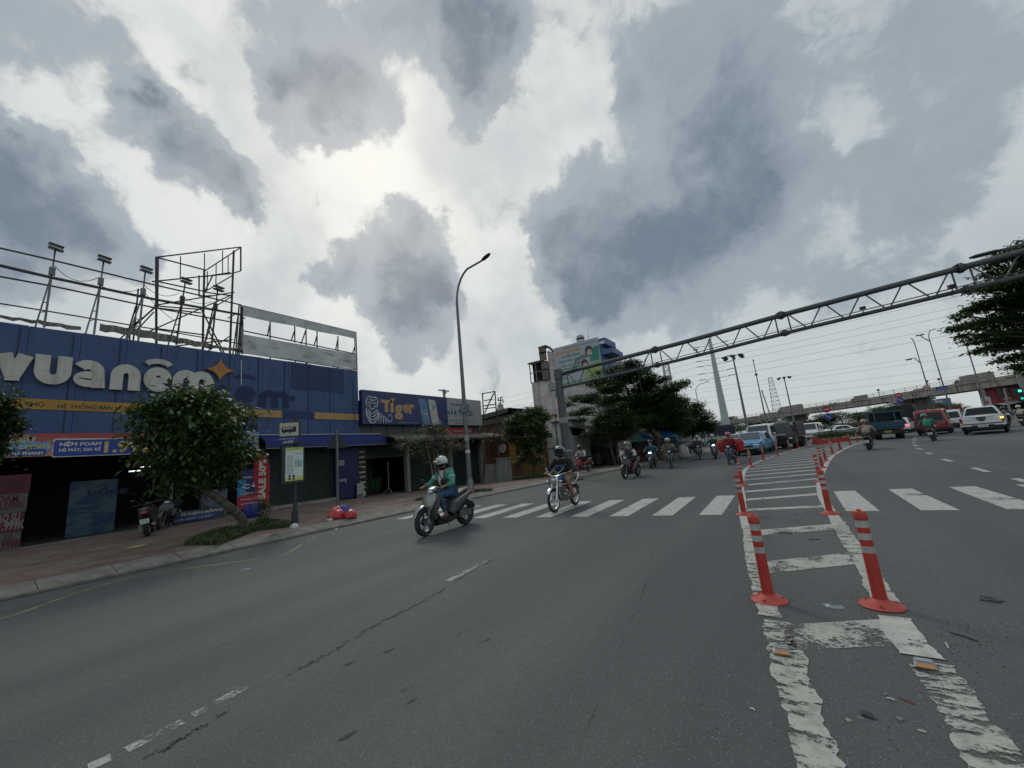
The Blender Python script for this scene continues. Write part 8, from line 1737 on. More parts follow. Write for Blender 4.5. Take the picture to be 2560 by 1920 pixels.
# temple roofs, gate and sheds between
tp_ = thing('temple_roof', 'pale temple roof with a small dome and manji finial behind the orange gate', 'temple', (-24, 40, 3)); YP = 40.
hd = lambda a, c_, Y=YP: onY('D', a, c_, Y)
b = MB(); p, q_ = hd(930,520), hd(1075,500); b.b2((p.x, YP, 2), (hd(1090,520).x, YP+5, hd(1000,505).z)); b.prism([(p.x-.3, hd(930,520).z),(hd(1090,520).x+.2, hd(1090,515).z),(hd(985,485).x, hd(985,485).z)], (0,YP,0), X1, Z1, -.6); P(b, 'roof_wall', mat('temple_wall', (.34,.35,.34), .8, dirt=(.14,.14,.13), dirtamt=.5), tp_)
b = MB(); c0 = hd(870,500); b.lathe((c0.x, YP, c0.z-.6), [(.35,0),(.35,.45),(.6,.5),(.55,.75),(.38,.95),(.35,1.1),(.45,1.2),(.2,1.35)], n=14); P(b, 'dome', mat('dome_grey', (.30,.31,.31), .7), tp_)
b = MB(); c0 = hd(869,417); u = (hd(869,390).z-hd(869,445).z)/2; wv = u*.22; S_ = lambda x0,y0,x1,y1: b.b2((c0.x+x0*u, YP-.05, c0.z+y0*u), (c0.x+x1*u, YP+.05, c0.z+y1*u))
k = .14
S_(-k,-1,k,1); b.b2((c0.x-u, YP-.045, c0.z-k*u), (c0.x-k*u, YP+.045, c0.z+k*u)); b.b2((c0.x+k*u, YP-.045, c0.z-k*u), (c0.x+u, YP+.045, c0.z+k*u))
b.b2((c0.x-u, YP-.04, c0.z+k*u), (c0.x-u+2*k*u, YP+.04, c0.z+u)); b.b2((c0.x+u-2*k*u, YP-.04, c0.z-u), (c0.x+u, YP+.04, c0.z-k*u)); b.b2((c0.x+k*u, YP-.04, c0.z+u-2*k*u), (c0.x+u, YP+.04, c0.z+u)); b.b2((c0.x-u, YP-.04, c0.z-u), (c0.x-k*u, YP+.04, c0.z-u+2*k*u)); b.rod((c0.x,YP,c0.z-u),(c0.x,YP,c0.z-u*1.9),.04,n=6)
P(b, 'finial', mat('finial_brown', (.16,.07,.05), .6), tp_)
ro = thing('tin_roofed_house', 'low dark house with stacked tin roofs between the signboard and the young tree', 'house', (-19, 30, 0)); YR = 30.
hr = lambda a, c_: onY('D', a, c_, YR)
M_dtin = mat('dark_tin', (.06,.062,.06), .6, .3, .3, dirt=(.10,.06,.04), dirtamt=.5)
b = MB();
for (a0,c0,a1,c1,a2,c2,a3,c3) in ((695,545,940,480,930,520,705,585),(700,600,930,560,925,600,700,640)):
 q4 = [hr(a3,c3), hr(a2,c2), hr(a1,c1), hr(a0,c0)]; b.poly(q4); b.poly([v+Y1*2.5 for v in q4[::-1]]); b.poly([q4[3], q4[2], q4[2]+Y1*2.5, q4[3]+Y1*2.5]); b.poly([q4[1], q4[0], q4[0]+Y1*2.5, q4[1]+Y1*2.5])
P(b, 'roof', M_dtin, ro)
b = MB(); b.b2((hr(640,600).x, YR+.3, -.5), (hr(950,600).x, YR+5, hr(800,560).z)); P(b, 'wall', mat('dark_house_wall', (.09,.075,.06), .9, var=.3), ro)
og = thing('orange_gate_house', 'orange-walled gate house with brown posts and a yellow grille door', 'gate house', (-16, 26.5, 0)); YO = 26.6
ho = lambda a, c_, Y=YO: onY('D', a, c_, Y)
M_or = streaked('orange_wall', (.20,.115,.06), (.08,.05,.035), .6, 2, .4, .47); M_yel = mat('gate_yellow', (.26,.16,.03), .6, dirt=(.15,.08,.02), dirtamt=.4)
zg = pz(-15,26)
b = MB(); b.b2((ho(740,900).x, YO, zg-.2), (ho(850,900).x, YO+.3, ho(800,655).z)); b.b2((ho(850,700).x+.01, YO, ho(850,770).z), (ho(1240,700).x, YO+.3, ho(1100,655).z)); b.b2((ho(1040,900).x, YO, zg-.2), (ho(1240,900).x, YO+.3, ho(1100,770).z-.01)); b.b2((ho(740,900).x, YO+.6, zg), (ho(1240,900).x, YO+.8, ho(1000,660).z)); P(b, 'wall', M_or, og)
b = MB();
for a in (775, 800, 815): p, q_ = ho(a,770), ho(a+18,965); b.b2((p.x, YO-.06, q_.z), (p.x+.12, YO-.01, p.z))
b.b2((ho(735,700).x, YO-.1, ho(800,645).z), (ho(1245,700).x, YO+.4, ho(800,645).z+.12)); P(b, 'brown_post', mat('gate_brown', (.13,.045,.025), .6), og)
b = MB(); text(b, 'CHÙA', ho(800,725,YO-.01), X1, Z1, ho(880,725).x-ho(800,725).x, ho(840,690).z-ho(840,722).z, 0, .006, .03); p = ho(790,750,YO-.01); b.b2((p.x, YO-.02, p.z), (ho(1000,750).x, YO-.005, p.z+.05)); P(b, 'gate_lettering', mat('gate_red_brown', (.16,.05,.03), .6), og)
b = MB(); c0 = ho(888,832,YO-.6); b.lathe(c0, [(.36,0),(.36,.06)], -Y1, 24); P(b, 'round_drum', mat('drum_face', (.40,.39,.36), .6), og)
b = MB(); p, q_ = ho(940,780,YO-.3), ho(1010,960,YO-.3); b.b2((p.x, YO-.35, q_.z), (q_.x, YO-.3, p.z)); p, q_ = ho(1090,920,YO-.3), ho(1190,1060,YO-.3)
for k in range(6): b.bar((p.x+k*.22, YO-.3, zg), (p.x+k*.22, YO-.3, p.z), .05)
b.bar((p.x, YO-.3, p.z-.2), (p.x+1.2, YO-.3, p.z-.2), .05); P(b, 'yellow_grille', M_yel, og)
b = MB(); b.rod(ho(845,780,YO-.7), (ho(845,780,YO-.7).x, YO-.7, zg), .03, n=6); b.bar(ho(845,780,YO-.7), ho(935,780,YO-.7), .05); P(b, 'canopy_post', M_steel, og)
gw = thing('low_gate_wall', 'low grey stained wall with a square pillar beside the temple gate', 'wall', (-16, 22, 0)); M_lw = streaked('stained_low_wall', (.24,.24,.23), (.10,.095,.085), .7, 2, .4, .45)
p0_, p1_ = GP('D',715,1125), GP('D',850,1110); YW = 21.
hw = lambda a, c_, Y=YW: onY('D', a, c_, Y)
b = MB(); b.b2((hw(720,1050).x, YW+.1, -.5), (hw(850,1050).x, YW+.3, hw(800,970).z)); P(b, 'wall_panel', M_lw, gw)
b = MB(); b.b2((hw(850,1050).x, YW-.1, -.5), (hw(930,1050).x, YW+.5, hw(880,925).z)); b.b2((hw(845,1050).x, YW-.14, hw(880,925).z), (hw(935,1050).x, YW+.54, hw(880,925).z+.07)); P(b, 'pillar', M_lw, gw)
b = MB(); b.bar(hw(722,940), hw(722,1110), .06); b.bar(hw(700,960), hw(845,935), .04); P(b, 'iron_rail', M_frame, gw)
fc = thing('white_barrier_frame', 'white tubular steel barrier beside the low pillar', 'barrier', GP('D',990,1080)); b = MB(); q0 = Vector((0,0,0)); b.tube([(-.7,0,0),(-.7,0,.85),(.5,0,.95),(.5,0,0)], .025, 7); b.rod((-.7,0,.45),(.5,0,.5),.02)
for k in range(4): b.rod((-.45+.25*k,0,.46),(-.45+.25*k,0,.88),.014,n=5)
LP(b, 'frame', M_white, fc)
# open steel sign frame over the gate
sf = thing('steel_sign_rack', 'tall empty steel sign frame with a diagonal brace above the tin roofs', 'sign frame', (-17, 24, 0)); YF = 24.5
hf = lambda a, c_: onY('D', a, c_, YF)
b = MB()
for l in ((712,355,725,640),(820,340,840,640),(705,362,822,340),(727,420,800,408),(722,465,830,450),(726,490,835,478),(800,375,730,530),(800,375,822,345),(725,640,690,700),(840,640,880,745),(770,640,740,740),(845,650,800,745)): b.bar(hf(l[0],l[1]), hf(l[2],l[3]), .07)
P(b, 'frame', M_frame, sf)
# white shed walls and workshop
ws = thing('white_shed', 'white and grey patched shed wall with dark awnings behind the gantry pole', 'shed', (-13, 27, 0)); YS = 29.
hs = lambda a, c_, Y=YS: onY('D', a, c_, Y)
M_ws = streaked('patched_white_wall', (.52,.53,.52), (.22,.21,.19), .6, 2, .4, .5, (.43,.45,.44), .8)
b = MB(); b.b2((hs(1235,900).x, YS, -.6), (hs(1480,900).x, YS+4, hs(1300,740).z)); b.b2((hs(1300,700).x, YS+.3, hs(1300,740).z), (hs(1420,700).x, YS+4, hs(1350,665).z)); P(b, 'lower_wall', M_ws, ws)
b = MB(); b.b2((hs(1250,700).x, YS+1.5, hs(1300,745).z), (hs(1420,700).x, YS+4.4, hs(1300,605).z)); P(b, 'upper_wall', mat('pale_green_wall', (.36,.43,.38), .8, dirt=(.15,.16,.14), dirtamt=.5), ws)
b = MB(); b.b2((hs(1235,900).x-.03, YS-.04, hs(1300,835).z), (hs(1400,900).x, YS-.005, hs(1300,835).z+.05)); b.b2((hs(1240,610).x, YS+1.2, hs(1300,605).z), (hs(1430,600).x, YS+4.5, hs(1300,605).z+.1)); b.bar(hs(1340,600,YS-.3), hs(1375,900,YS-.3), .07); b.bar(hs(1345,610,YS-.3), hs(1348,545,YS-.3), .05); b.ball(hs(1348,550,YS-.3), (.12,.12,.18), 8, 6); P(b, 'dark_trim', M_dsteel, ws)
b = MB(); b.b2((hs(1300,540,YS-.2).x, YS-.2, hs(1300,560,YS-.2).z), (hs(1340,560,YS-.2).x, YS-.15, hs(1300,540,YS-.2).z)); P(b, 'red_nameplate', SR, ws)
wk = thing('open_workshop', 'dark open-fronted workshop with tin awnings under the trees', 'workshop', (-12, 33, 0));
# its front follows the kerb: from behind the gantry pole to the water-sign stall
w0, w1 = Vector((-12.5, 29.4, 0)), Vector((-10.9, 36.2, 0)); dw = (w1-w0).normalized(); nw = Vector((-dw.y, dw.x, 0))
wl = (w1-w0).length
def wq(s, o_, z): return tuple(w0+dw*s+nw*o_+Z1*z)
b = MB();
for (s0, s1, o0, o1, z0_, z1_) in ((0,wl,5.5,5.7,-.6,3.2),(wl-.12,wl,0,5.5,-.6,3.2)):
 q8 = [b.vert(wq(s,o_,z)) for z in (z0_,z1_) for s,o_ in ((s0,o0),(s1,o0),(s1,o1),(s0,o1))]
 for fc_ in ((3,2,1,0),(4,5,6,7),(0,1,5,4),(1,2,6,5),(2,3,7,6),(3,0,4,7)): b.face([q8[i_] for i_ in fc_])
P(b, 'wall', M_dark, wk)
b = MB(); n = 40
for (za_, oa, zb2, ob, mi) in ((3.6,3.,3.0,-.3,0),(3.0,.4,2.45,-1.5,1)):
 ra = []
 for i_ in range(n+1): s = wl*i_/n; zz2 = .025*math.sin(i_*math.pi*.9); ra.append([b.vert(wq(s,oa,za_+zz2)), b.vert(wq(s,ob,zb2+zz2)), b.vert(wq(s,ob,zb2-.05+zz2)), b.vert(wq(s,oa,za_-.05+zz2))])
 b.skin(ra, mi, True, False)
P(b, 'awning', [M_dtin, mat('awning_dark_grey', (.05,.055,.06), .5, .2)], wk)
b = MB(); b.bar(wq(.3,-1.3,2.5), wq(wl,-1.3,2.5), .06);
for s in (1.2, 3.8, 6.5): b.bar(wq(s,-1.2,-.4), wq(s,-1.2,2.5), .07)
b.bar(wq(0,-1.45,2.75), wq(3.5,-1.55,2.5), .05); P(b, 'awning_post', M_steel, wk)
b = MB()
for k in range(14): s = rnd.uniform(.5,6.5); b.box(wq(s, rnd.uniform(.8,3.5), rnd.uniform(.0,.6)), (rnd.uniform(.3,.8), rnd.uniform(.3,.7), rnd.uniform(.3,1.)), rot=Matrix.Rotation(rnd.uniform(0,3),3,'Z'))
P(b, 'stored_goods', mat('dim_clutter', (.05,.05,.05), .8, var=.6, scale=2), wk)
# banner board "door / gate" sign, post with rings, street nameplate
YQ = 30.4; hq = lambda a, c_, Y=YQ: onY('F6', a, c_, Y)
sb = thing('door_maker_sign', 'pale hand-lettered sign with red and black letters under the low round tree', 'signboard', (hq(200,900).x, YQ, 0)); b = MB(); p, q_ = hq(20,760), hq(385,1080); b.b2((p.x, YQ, q_.z), (q_.x, YQ+.06, p.z)); P(b, 'board', mat('board_pale', (.42,.40,.39), .7, dirt=(.15,.13,.12), dirtamt=.5), sb)
b = MB(); text(b, 'CỬA', (hq(160,880).x, YQ, hq(160,880).z), X1, Z1, hq(340,880).x-hq(160,880).x, hq(250,785).z-hq(250,880).z, 0, .006, .04); text(b, '738', (hq(120,1000).x, YQ, hq(170,1010).z), X1, Z1, hq(370,1000).x-hq(120,1000).x, hq(250,930).z-hq(250,1010).z, 1, .006, .04); P(b, 'lettering', [mat('sign_letter_red', (.28,.03,.04), .6), M_black], sb)
rp0 = GP('D',1918,985); rp = thing('ringed_post', 'thin red and white ringed post carrying a blue street nameplate', 'post', rp0); hz = above(rp0, 'D', 1880, 725)-rp0.z
for k in range(9): b = MB(); b.rod((0,0,hz*k/9),(0,0,hz*(k+1)/9),.05,n=10); LP(b, 'red_ring' if k % 2 else 'white_ring', SR if k % 2 else M_white, rp)
b = MB(); b.b2((-1.15,-.02,hz-.42),(-.05,.02,hz-.02)); text(b, 'QUỐC LỘ 1', (-1.08,-.02,hz-.30), X1, Z1, .95, .16, 1, .004, .02); LP(b, 'street_nameplate', [SB, M_cream], rp)
# market umbrellas and stalls
def umbrella(lab, c0, r_, h_, cols, seed, grp='market umbrellas'):
 t = thing('market_umbrella', lab, 'umbrella', (c0.x, c0.y, pz(c0.x, c0.y)), seed*.3, grp); b = MB(); n = 8
 for k in range(n):
  a0, a1 = 2*math.pi*k/n, 2*math.pi*(k+1)/n; q3 = [(0,0,h_),(r_*.55*math.cos(a0),r_*.55*math.sin(a0),h_-.16*r_),(r_*.55*math.cos(a1),r_*.55*math.sin(a1),h_-.16*r_),(r_*math.cos(a0),r_*math.sin(a0),h_-.42*r_),(r_*math.cos(a1),r_*math.sin(a1),h_-.42*r_)]
  v = [b.vert(p) for p in q3]; mi = k % len(cols); b.face((v[0],v[1],v[2]), mi); b.face((v[1],v[3],v[4],v[2]), mi); e0 = b.vert((r_*math.cos(a0),r_*math.sin(a0),h_-.42*r_-.14)); e1 = b.vert((r_*math.cos(a1),r_*math.sin(a1),h_-.42*r_-.14)); b.face((v[3],e0,e1,v[4]), mi)
 LP(b, 'canopy', cols, t); b = MB(); b.rod((0,0,0),(0,0,h_-.02),.03,n=8); LP(b, 'pole', M_steel, t); return t
Uc = [mat('umb_red', (.50,.10,.10), .7), mat('umb_green', (.05,.20,.15), .7), mat('umb_navy', (.04,.09,.24), .7), mat('umb_teal', (.09,.26,.24), .7)]; Uy = [mat('umb_blue', (.02,.08,.30), .7), mat('umb_yellow', (.40,.33,.08), .7), mat('umb_blue2', (.03,.10,.33), .7), mat('umb_sky', (.06,.18,.30), .7)]
umbrella('red, green and navy market umbrella left of the spreading tree trunk', Vector((-9.9,32.2,0)), 1.5, 2.45, Uc, 2); umbrella('blue and yellow market umbrella right of the spreading tree trunk', Vector((-8.7,34.6,0)), 1.5, 2.5, Uy, 1); umbrella('pale green market umbrella behind the red and navy one', Vector((-10.8,34.6,0)), 1.5, 2.9, [mat('umb_pale', (.25,.32,.27), .7), mat('umb_pale2', (.20,.27,.24), .7)], 3)
fa = thing('blue_tin_awning', 'sloping blue-grey tin awning above the market umbrellas', 'awning', (-11, 36, 0)); q4 = [onY('F6', a, c_, 36.) for a, c_ in ((500,540),(870,545),(960,690),(800,715))]; b = MB(); b.poly(q4[::-1]); b.poly([v-Z1*.06 for v in q4]); b.bar(q4[2], q4[2]-Z1*2.8, .07); b.bar(q4[0], q4[0]-Z1*3.8, .07); P(b, 'sheet', mat('tin_blue', (.10,.15,.19), .5, .3), fa)
stl = thing('fruit_stall', 'dark market stall table heaped with goods under the umbrellas', 'stall', (-9.9,32.2,pz(-9.9,32.2)))
b = MB(); b.b2((-.9,-.4,.0),(.9,.5,.75)); b.b2((-1.,-.5,.75),(1.,.6,.80)); LP(b, 'table', mat('stall_red_brown', (.08,.03,.025), .8, var=.5, scale=3), stl)
b = MB()
for k in range(60): b.ball((rnd.uniform(-.85,.85),rnd.uniform(-.4,.5),.84+rnd.uniform(0,.12)), .06, 7, 5, k % 3)
o = LP(b, 'fruit_heap', [mat('fruit_orange', (.35,.14,.03), .6), mat('fruit_green', (.10,.16,.04), .6), mat('fruit_red', (.22,.03,.03), .6)], stl); o['kind'] = 'stuff'
ys_t = GP('F6',1080,1190); ysn = thing('yellow_menu_stand', 'upright yellow menu board beside the spreading tree trunk', 'menu board', ys_t); hh = above(ys_t,'F6',1060,880)-ys_t.z; b = MB(); b.b2((-.38,-.03,.05),(.32,.03,hh));
for k in range(7): b.b2((-.30,-.045,hh*.14+k*hh*.11),(.20-.05*(k%3),-.031,hh*.14+k*hh*.11+.05),1)
LP(b, 'board', [mat('menu_yellow', (.40,.34,.10), .6, var=.3), M_dark], ysn)
cg = GP('F6',1590,1060)+Vector((-.4,0,0)); cgs = thing('food_sign', 'pale food sign board with red and orange words before the parked motorbike', 'signboard', cg); hh = above(cg,'F6',1570,785)-cg.z; b = MB(); b.prism([(-1.6,.25),(0,.1),(.25,hh),(-1.5,hh)], (0,0,0), X1, Z1, -.05, 0); text(b, 'CƠM', (-1.35,0,hh*.66), X1, Z1, 1.25, hh*.18, 1, .006, .04); text(b, 'GÀ', (-1.1,0,hh*.33), X1, Z1, .8, hh*.18, 2, .006, .04); LP(b, 'board', [mat('sign_olive', (.32,.35,.24), .6), mat('word_red', (.35,.04,.02), .6), mat('word_orange', (.40,.14,.03), .6)], cgs)
sk = GP('F6',1560,1120); bag('white plastic sack beside the food sign', sk+Vector((0,0,0)), (.42,.35,.62), M_wht, 15).name = 'plastic_sack'
o = bag('small white bag lying by the sack', GP('F6',1490,1110), (.22,.2,.2), M_wht, 18)
ks = thing('roadside_eatery', 'low roadside eatery with a pale roof edge under the trees', 'building', (-10,42,0)); b = MB(); b.b2((-15.5,40.5,-.5),(-10.2,46,2.4)); P(b,'wall',M_dark,ks); b = MB(); p, q_ = onY('F6',1370,650,40.4), onY('F6',1590,715,40.4); b.b2((p.x, 40.3, q_.z),(q_.x,46,p.z-.2)); P(b,'roof_edge',mat('roof_pale', (.28,.28,.26), .7),ks)
b = MB(); p, q_ = onY('F6',1430,780,40.2), onY('F6',1580,1030,40.2); b.b2((p.x-.3,40.2,q_.z),(q_.x,40.28,p.z),0); p, q_ = onY('F6',1600,880,40.2), onY('F6',1740,1060,40.2); b.b2((p.x,40.2,q_.z),(q_.x,40.28,p.z),1); P(b,'stall_front',[mat('stall_green', (.06,.12,.07), .7), mat('stall_blue_white', (.20,.26,.30), .6, var=.3)],ks)
b = MB(); b.b2((-12.2,46.5,.2),(-9.8,47,2.6)); P(b,'blue_tarp',mat('tarp_blue', (.02,.08,.16), .7),ks)
# two pedestrians/vendors at the stall
def standing(lab, p, rz, top, legs, hat=None):
 J = dict(pelvis=(0,0,.95), chest=(0,.01,1.28), neck=(0,.02,1.44), head=(0,.05,1.58))
 for s, x in (('L',-1),('R',1)): J['sh'+s]=(x*.18,.0,1.36); J['el'+s]=(x*.24,.04,1.10); J['ha'+s]=(x*.18,.24,1.0); J['hp'+s]=(x*.09,0,.90); J['kn'+s]=(x*.10,.03,.49); J['an'+s]=(x*.11,0,.09); J['to'+s]=(x*.12,.14,.04)
 return person(lab, p, rz, J, top, legs, M_black, hat or M_black, cap=True, det=False)
standing('vendor in a brown top standing under the red and navy umbrella', Vector((-10.4,33.2,pz(-10.4,33.2))), R(190), cloth('vendor_brown', (.10,.06,.05)), M_blk, H_tan); standing('person in a maroon top behind the fruit stall', Vector((-9.3,33.3,pz(-9.3,33.3))), R(170), cloth('vendor_maroon', (.12,.03,.04)), M_blk, H_blk)
# poles, masts, pylons
def pole_to(name, lab, cat, key, top, z, r0, r1, m, extra=None, group=None, base_col=None):
 g = G(key, *top, z); t = thing(name, lab, cat, (g.x, g.y, 0), 0, group); b = MB(); b.rod((0,0,0),(0,0,z),r0,r1,12); LP(b, 'pole', m, t)
 if extra: extra(t, z)
 return t
def ring_lamps(t, z):
 b = MB(); b.torus((0,0,z), (0,0,1), .55, .05, 16, 5);
 for k in range(4): a = k*math.pi/2; b.bar((0,0,z),(1.9*math.cos(a),1.9*math.sin(a),z-.1),.09)
 LP(b, 'lamp_ring', M_dsteel, t)
 for k in range(8): a = k*math.pi/4; r_ = 1.3+.6*(k%2); b = MB(); b.box((r_*math.cos(a),r_*math.sin(a),z-.25),(.75,.55,.28),rot=Matrix.Rotation(a,3,'Z')@Matrix.Rotation(R(20),3,'Y')); LP(b, 'lamp_head', M_black, t)
pole_to('high_mast_lamp', 'tall high-mast lamp with a ring of lamp heads, larger left one', 'high mast lamp', 'E5', (600,275), 16., .26, .12, M_steel, ring_lamps)
pole_to('high_mast_lamp', 'smaller high-mast lamp with a ring of heads farther right', 'high mast lamp', 'E5', (1105,485), 17., .26, .12, M_steel, ring_lamps)
def twin(t, z): b = MB(); b.rod((0,0,z),(0,0,z+.5),.10,n=8); b.box((0,0,z*.83),(.5,.3,.35)); LP(b, 'top_box', M_dsteel, t); b = MB(); b.rod((1.3,0,0),(.35,0,z*.62),.10,n=8); LP(b, 'stay_pole', M_steel, t)
pole_to('camera_mast', 'slim twin-legged mast between the two high-mast lamps', 'mast', 'E5', (805,335), 15.5, .16, .07, M_steel, twin)
M_pyl = mat('pylon_pale_green', (.40,.47,.46), .5, .2, .06)
PY_ = G('E5', 370, 110, 29.)
def arms(t, z):
 for i, zz_ in enumerate((.935,.865,.79,.735,.66,.60,.80)):
  b = MB(); h_ = z*zz_
  if i == 6: continue
  for s in (-1,1): b.tube([(0,0,h_),(s*1.5,0,h_+.12),(s*2.9,0,h_+.2)], [.10,.07,.05], 6)
  LP(b, 'cross_arm', M_pyl, t)
  b = MB()
  for s in (-1,1): b.rod((s*2.9,0,h_+.2),(s*4.6,-.2,h_+.25),.11,n=6); b.tube([(s*3.0,0,h_+.1),(s*2.4,0,h_-.9),(s*1.2,0,h_-1.1),(s*.5,0,h_-.6)],.02,4)
  LP(b, 'insulator', M_dsteel, t)
pyl = thing('power_pylon', 'tall pale tapered steel pylon with six pairs of cable arms', 'pylon', (PY_.x, PY_.y, 0)); b = MB(); b.rod((0,0,0),(0,0,29.),1.15,.42,14); LP(b, 'pole', M_pyl, pyl); arms(pyl, 29.)
def lattice_mast(lab, key, top, z, w0_, w1_, m, mid=None, name='lattice_mast'):
 g = G(key, *top, z); t = thing(name, lab, 'lattice mast', (g.x, g.y, 0)); b = MB(); n = 14
 for s, u in ((-1,-1),(1,-1),(1,1),(-1,1)): b.bar((s*w0_,u*w0_,0),(s*w1_,u*w1_,z),.16)
 for k in range(n):
  z0_, z1_ = z*k/n, z*(k+1)/n; a0, a1 = lerp(w0_,w1_,k/n), lerp(w0_,w1_,(k+1)/n)
  for (s0,u0),(s1,u1) in (((-1,-1),(1,-1)),((1,-1),(1,1)),((1,1),(-1,1)),((-1,1),(-1,-1))): b.bar((s0*a0,u0*a0,z0_),(s1*a1,u1*a1,z1_),.09); b.bar((s0*a1,u0*a1,z1_),(s1*a1,u1*a1,z1_),.09)
 LP(b, 'lattice', m, t); return t
lattice_mast('grey lattice mast on the flyover skyline right of the pylon', 'E5', (968,490), 24., 2.2, .7, M_steel); lattice_mast('pale lattice mast rising behind the spreading tree', 'E2', (1930,460), 16., .55, .5, mat('mast_pale', (.45,.46,.46), .6))
lattice_mast('short red and white lattice mast seen under the flyover', 'E4', (415,705), 8.5, .6, .5, M_white)
street_lamp('bent street lamp with a single head left of the pylon', G('E5',262,985,0)*0+Vector((-9.5,62,0)), (0,0,0), cat='street lamp') if False else None
# bent street lamps farther off
def far_lamp(lab, key, bend, head, Y_, grp='bent street lamps far along the road', r=.09):
 p, q_ = onY(key, *bend, Y_), onY(key, *head, Y_); return street_lamp(lab, (p.x, Y_, 0), (q_.x, Y_+.05, q_.z), r, r*.45, (p.z/q_.z)*.97, group=grp, flange=False)
far_lamp('bent street lamp with one head left of the pale pylon', 'E5', (232,610), (350,535), 62.)
far_lamp('tall single-arm lamp rising over the round no-turn sign', 'E6', (1712,490), (1688,452), 66.); far_lamp('tall lamp with outreaching arm over the blue direction sign', 'E6', (1772,445), (1802,410), 66.)
ta = [o for o in bpy.data.objects if str(o.get('label','')).startswith('tall single-arm lamp')][0]
p, q_ = onY('E6', 1722, 545, 66.), onY('E6', 1680, 548, 66.); b = MB(); b.tube([(0,0,p.z-.6),(-.4,0,p.z+.1),(q_.x-ta.location.x,0,q_.z)], .05, 6); b.box((q_.x-ta.location.x,0,q_.z-.08),(.5,.3,.14)); LP(b, 'side_arm', M_steel, ta)
ta = [o for o in bpy.data.objects if str(o.get('label','')).startswith('tall lamp with outreaching')][0]
q_ = onY('E6', 1732, 438, 66.); b = MB(); z_ = onY('E6',1772,450,66.).z; b.tube([(0,0,z_-.5),(-.5,0,z_+.15),(q_.x-ta.location.x,0,q_.z)], .05, 6); b.box((q_.x-ta.location.x,0,q_.z),(.7,.3,.12)); LP(b, 'side_arm', M_steel, ta)
far_lamp('lamp post crossing the flyover parapet at the right', 'E6', (1945,480), (1905,472), 60.)
far_lamp('small bent lamp low under the flyover, left one', 'F3', (290,690), (200,652), 150.); far_lamp('small bent lamp low under the flyover, right one', 'F3', (330,650), (205,612), 150.); far_lamp('faint thin lamp post under the flyover beside the white building', 'F3', (440,580), (415,545), 170.)
# lamp head of a lamp standing beyond the right edge, reaching over the gantry
rl = thing('street_lamp', 'street lamp reaching in over the gantry at the right edge', 'street lamp', (9.6, 15, 0)); hd_ = onY('E6', 2040, 72, 15.); b = MB(); b.rod((0,0,0),(0,0,hd_.z-.6),.10,.06,12); b.tube([(0,0,hd_.z-.6),(-.1,0,hd_.z-.1),(-.5,0,hd_.z+.12),(hd_.x-9.6+.25,0,hd_.z+.05)],.04,8); LP(b,'pole',M_steel,rl); b = MB(); b.sweep([((0,-.05,0),.03,.02),((0,.1,0),.09,.045),((0,.45,0),.09,.04),((0,.55,0),.04,.02)],10); o = LP(b,'lamp_head',M_dsteel,rl); o.location = (hd_.x-9.6+.25,0,hd_.z+.05); o.rotation_euler = (0,0,R(90))
for i_, (k, a, c_, z) in enumerate((('F3',1310,10,9.5),('E3',520,20,7))): pass
# wooden pole over the beer sign, utility pole
up = thing('utility_pole', 'short pale utility pole top with cross arm behind the beer signboard', 'utility pole', (onX('C',1900,820,-34).x, onX('C',1900,820,-34).y, 0)); z_ = onX('C',1900,808,-34).z; b = MB(); b.rod((0,0,0),(0,0,z_),.22,.16,10); b.bar((0,-.9,z_-.15),(0,.9,z_-.15),.14); b.box((.1,0,z_-.4),(.3,.4,.3)); LP(b, 'pole', M_conc, up)
# conductors
WG = 'overhead power lines'
def wire(lab, p, q_, sag, r_=.024):
 b = MB(); b.tube([p.lerp(q_, t)-Z1*sag*4*t*(1-t) for t in np.linspace(0,1,22)], r_, 4); o = b.build('power_line', M_wire); tag(o, lab, 'power line', WG)
M_wire = mat('wire_grey', (.16,.17,.18), .6)
for i_, zz_ in enumerate((.935,.865,.79,.735,.66,.60)):
 zc_ = 29*zz_+.2; ordn = ('topmost','second','third','fourth','fifth','lowest')[i_]
 wire(f'{ordn} long cable running right from the pale pylon', PY_*1+Vector((4.6,-.2,zc_-PY_.z)), Vector((165,88-2*i_,zc_+3)), 2.0); wire(f'{ordn} long cable running left from the pale pylon', Vector((PY_.x-4.6,PY_.y-.2,zc_)), Vector((-150,PY_.y+10,zc_-1)), 2.0)
for i_, (c0, c1) in enumerate(((640,395),(690,470),(590,300),(560,250))):
 a_, d_ = onY('E5', 0, c0+60, 190.), onY('E5', 2212, c1+60, 190.); v = d_-a_; wire(('faint far cable just above the flyover','second faint far cable above the flyover','third faint far cable above the flyover','fourth faint far cable above the flyover')[i_], a_-v*.6, d_+v*.3, 1.0, .03)
for i_, (a0,c0,a1,c1) in enumerate(((0,1005,520,740),(0,1115,420,960))): wire(('thin drooping cable from the gantry box to the left roofs','second drooping cable to the low house roofs')[i_], onY('E2',a0,c0,30.), onY('E2',a1,c1,20.3 if i_==0 else 29.), .5, .012)
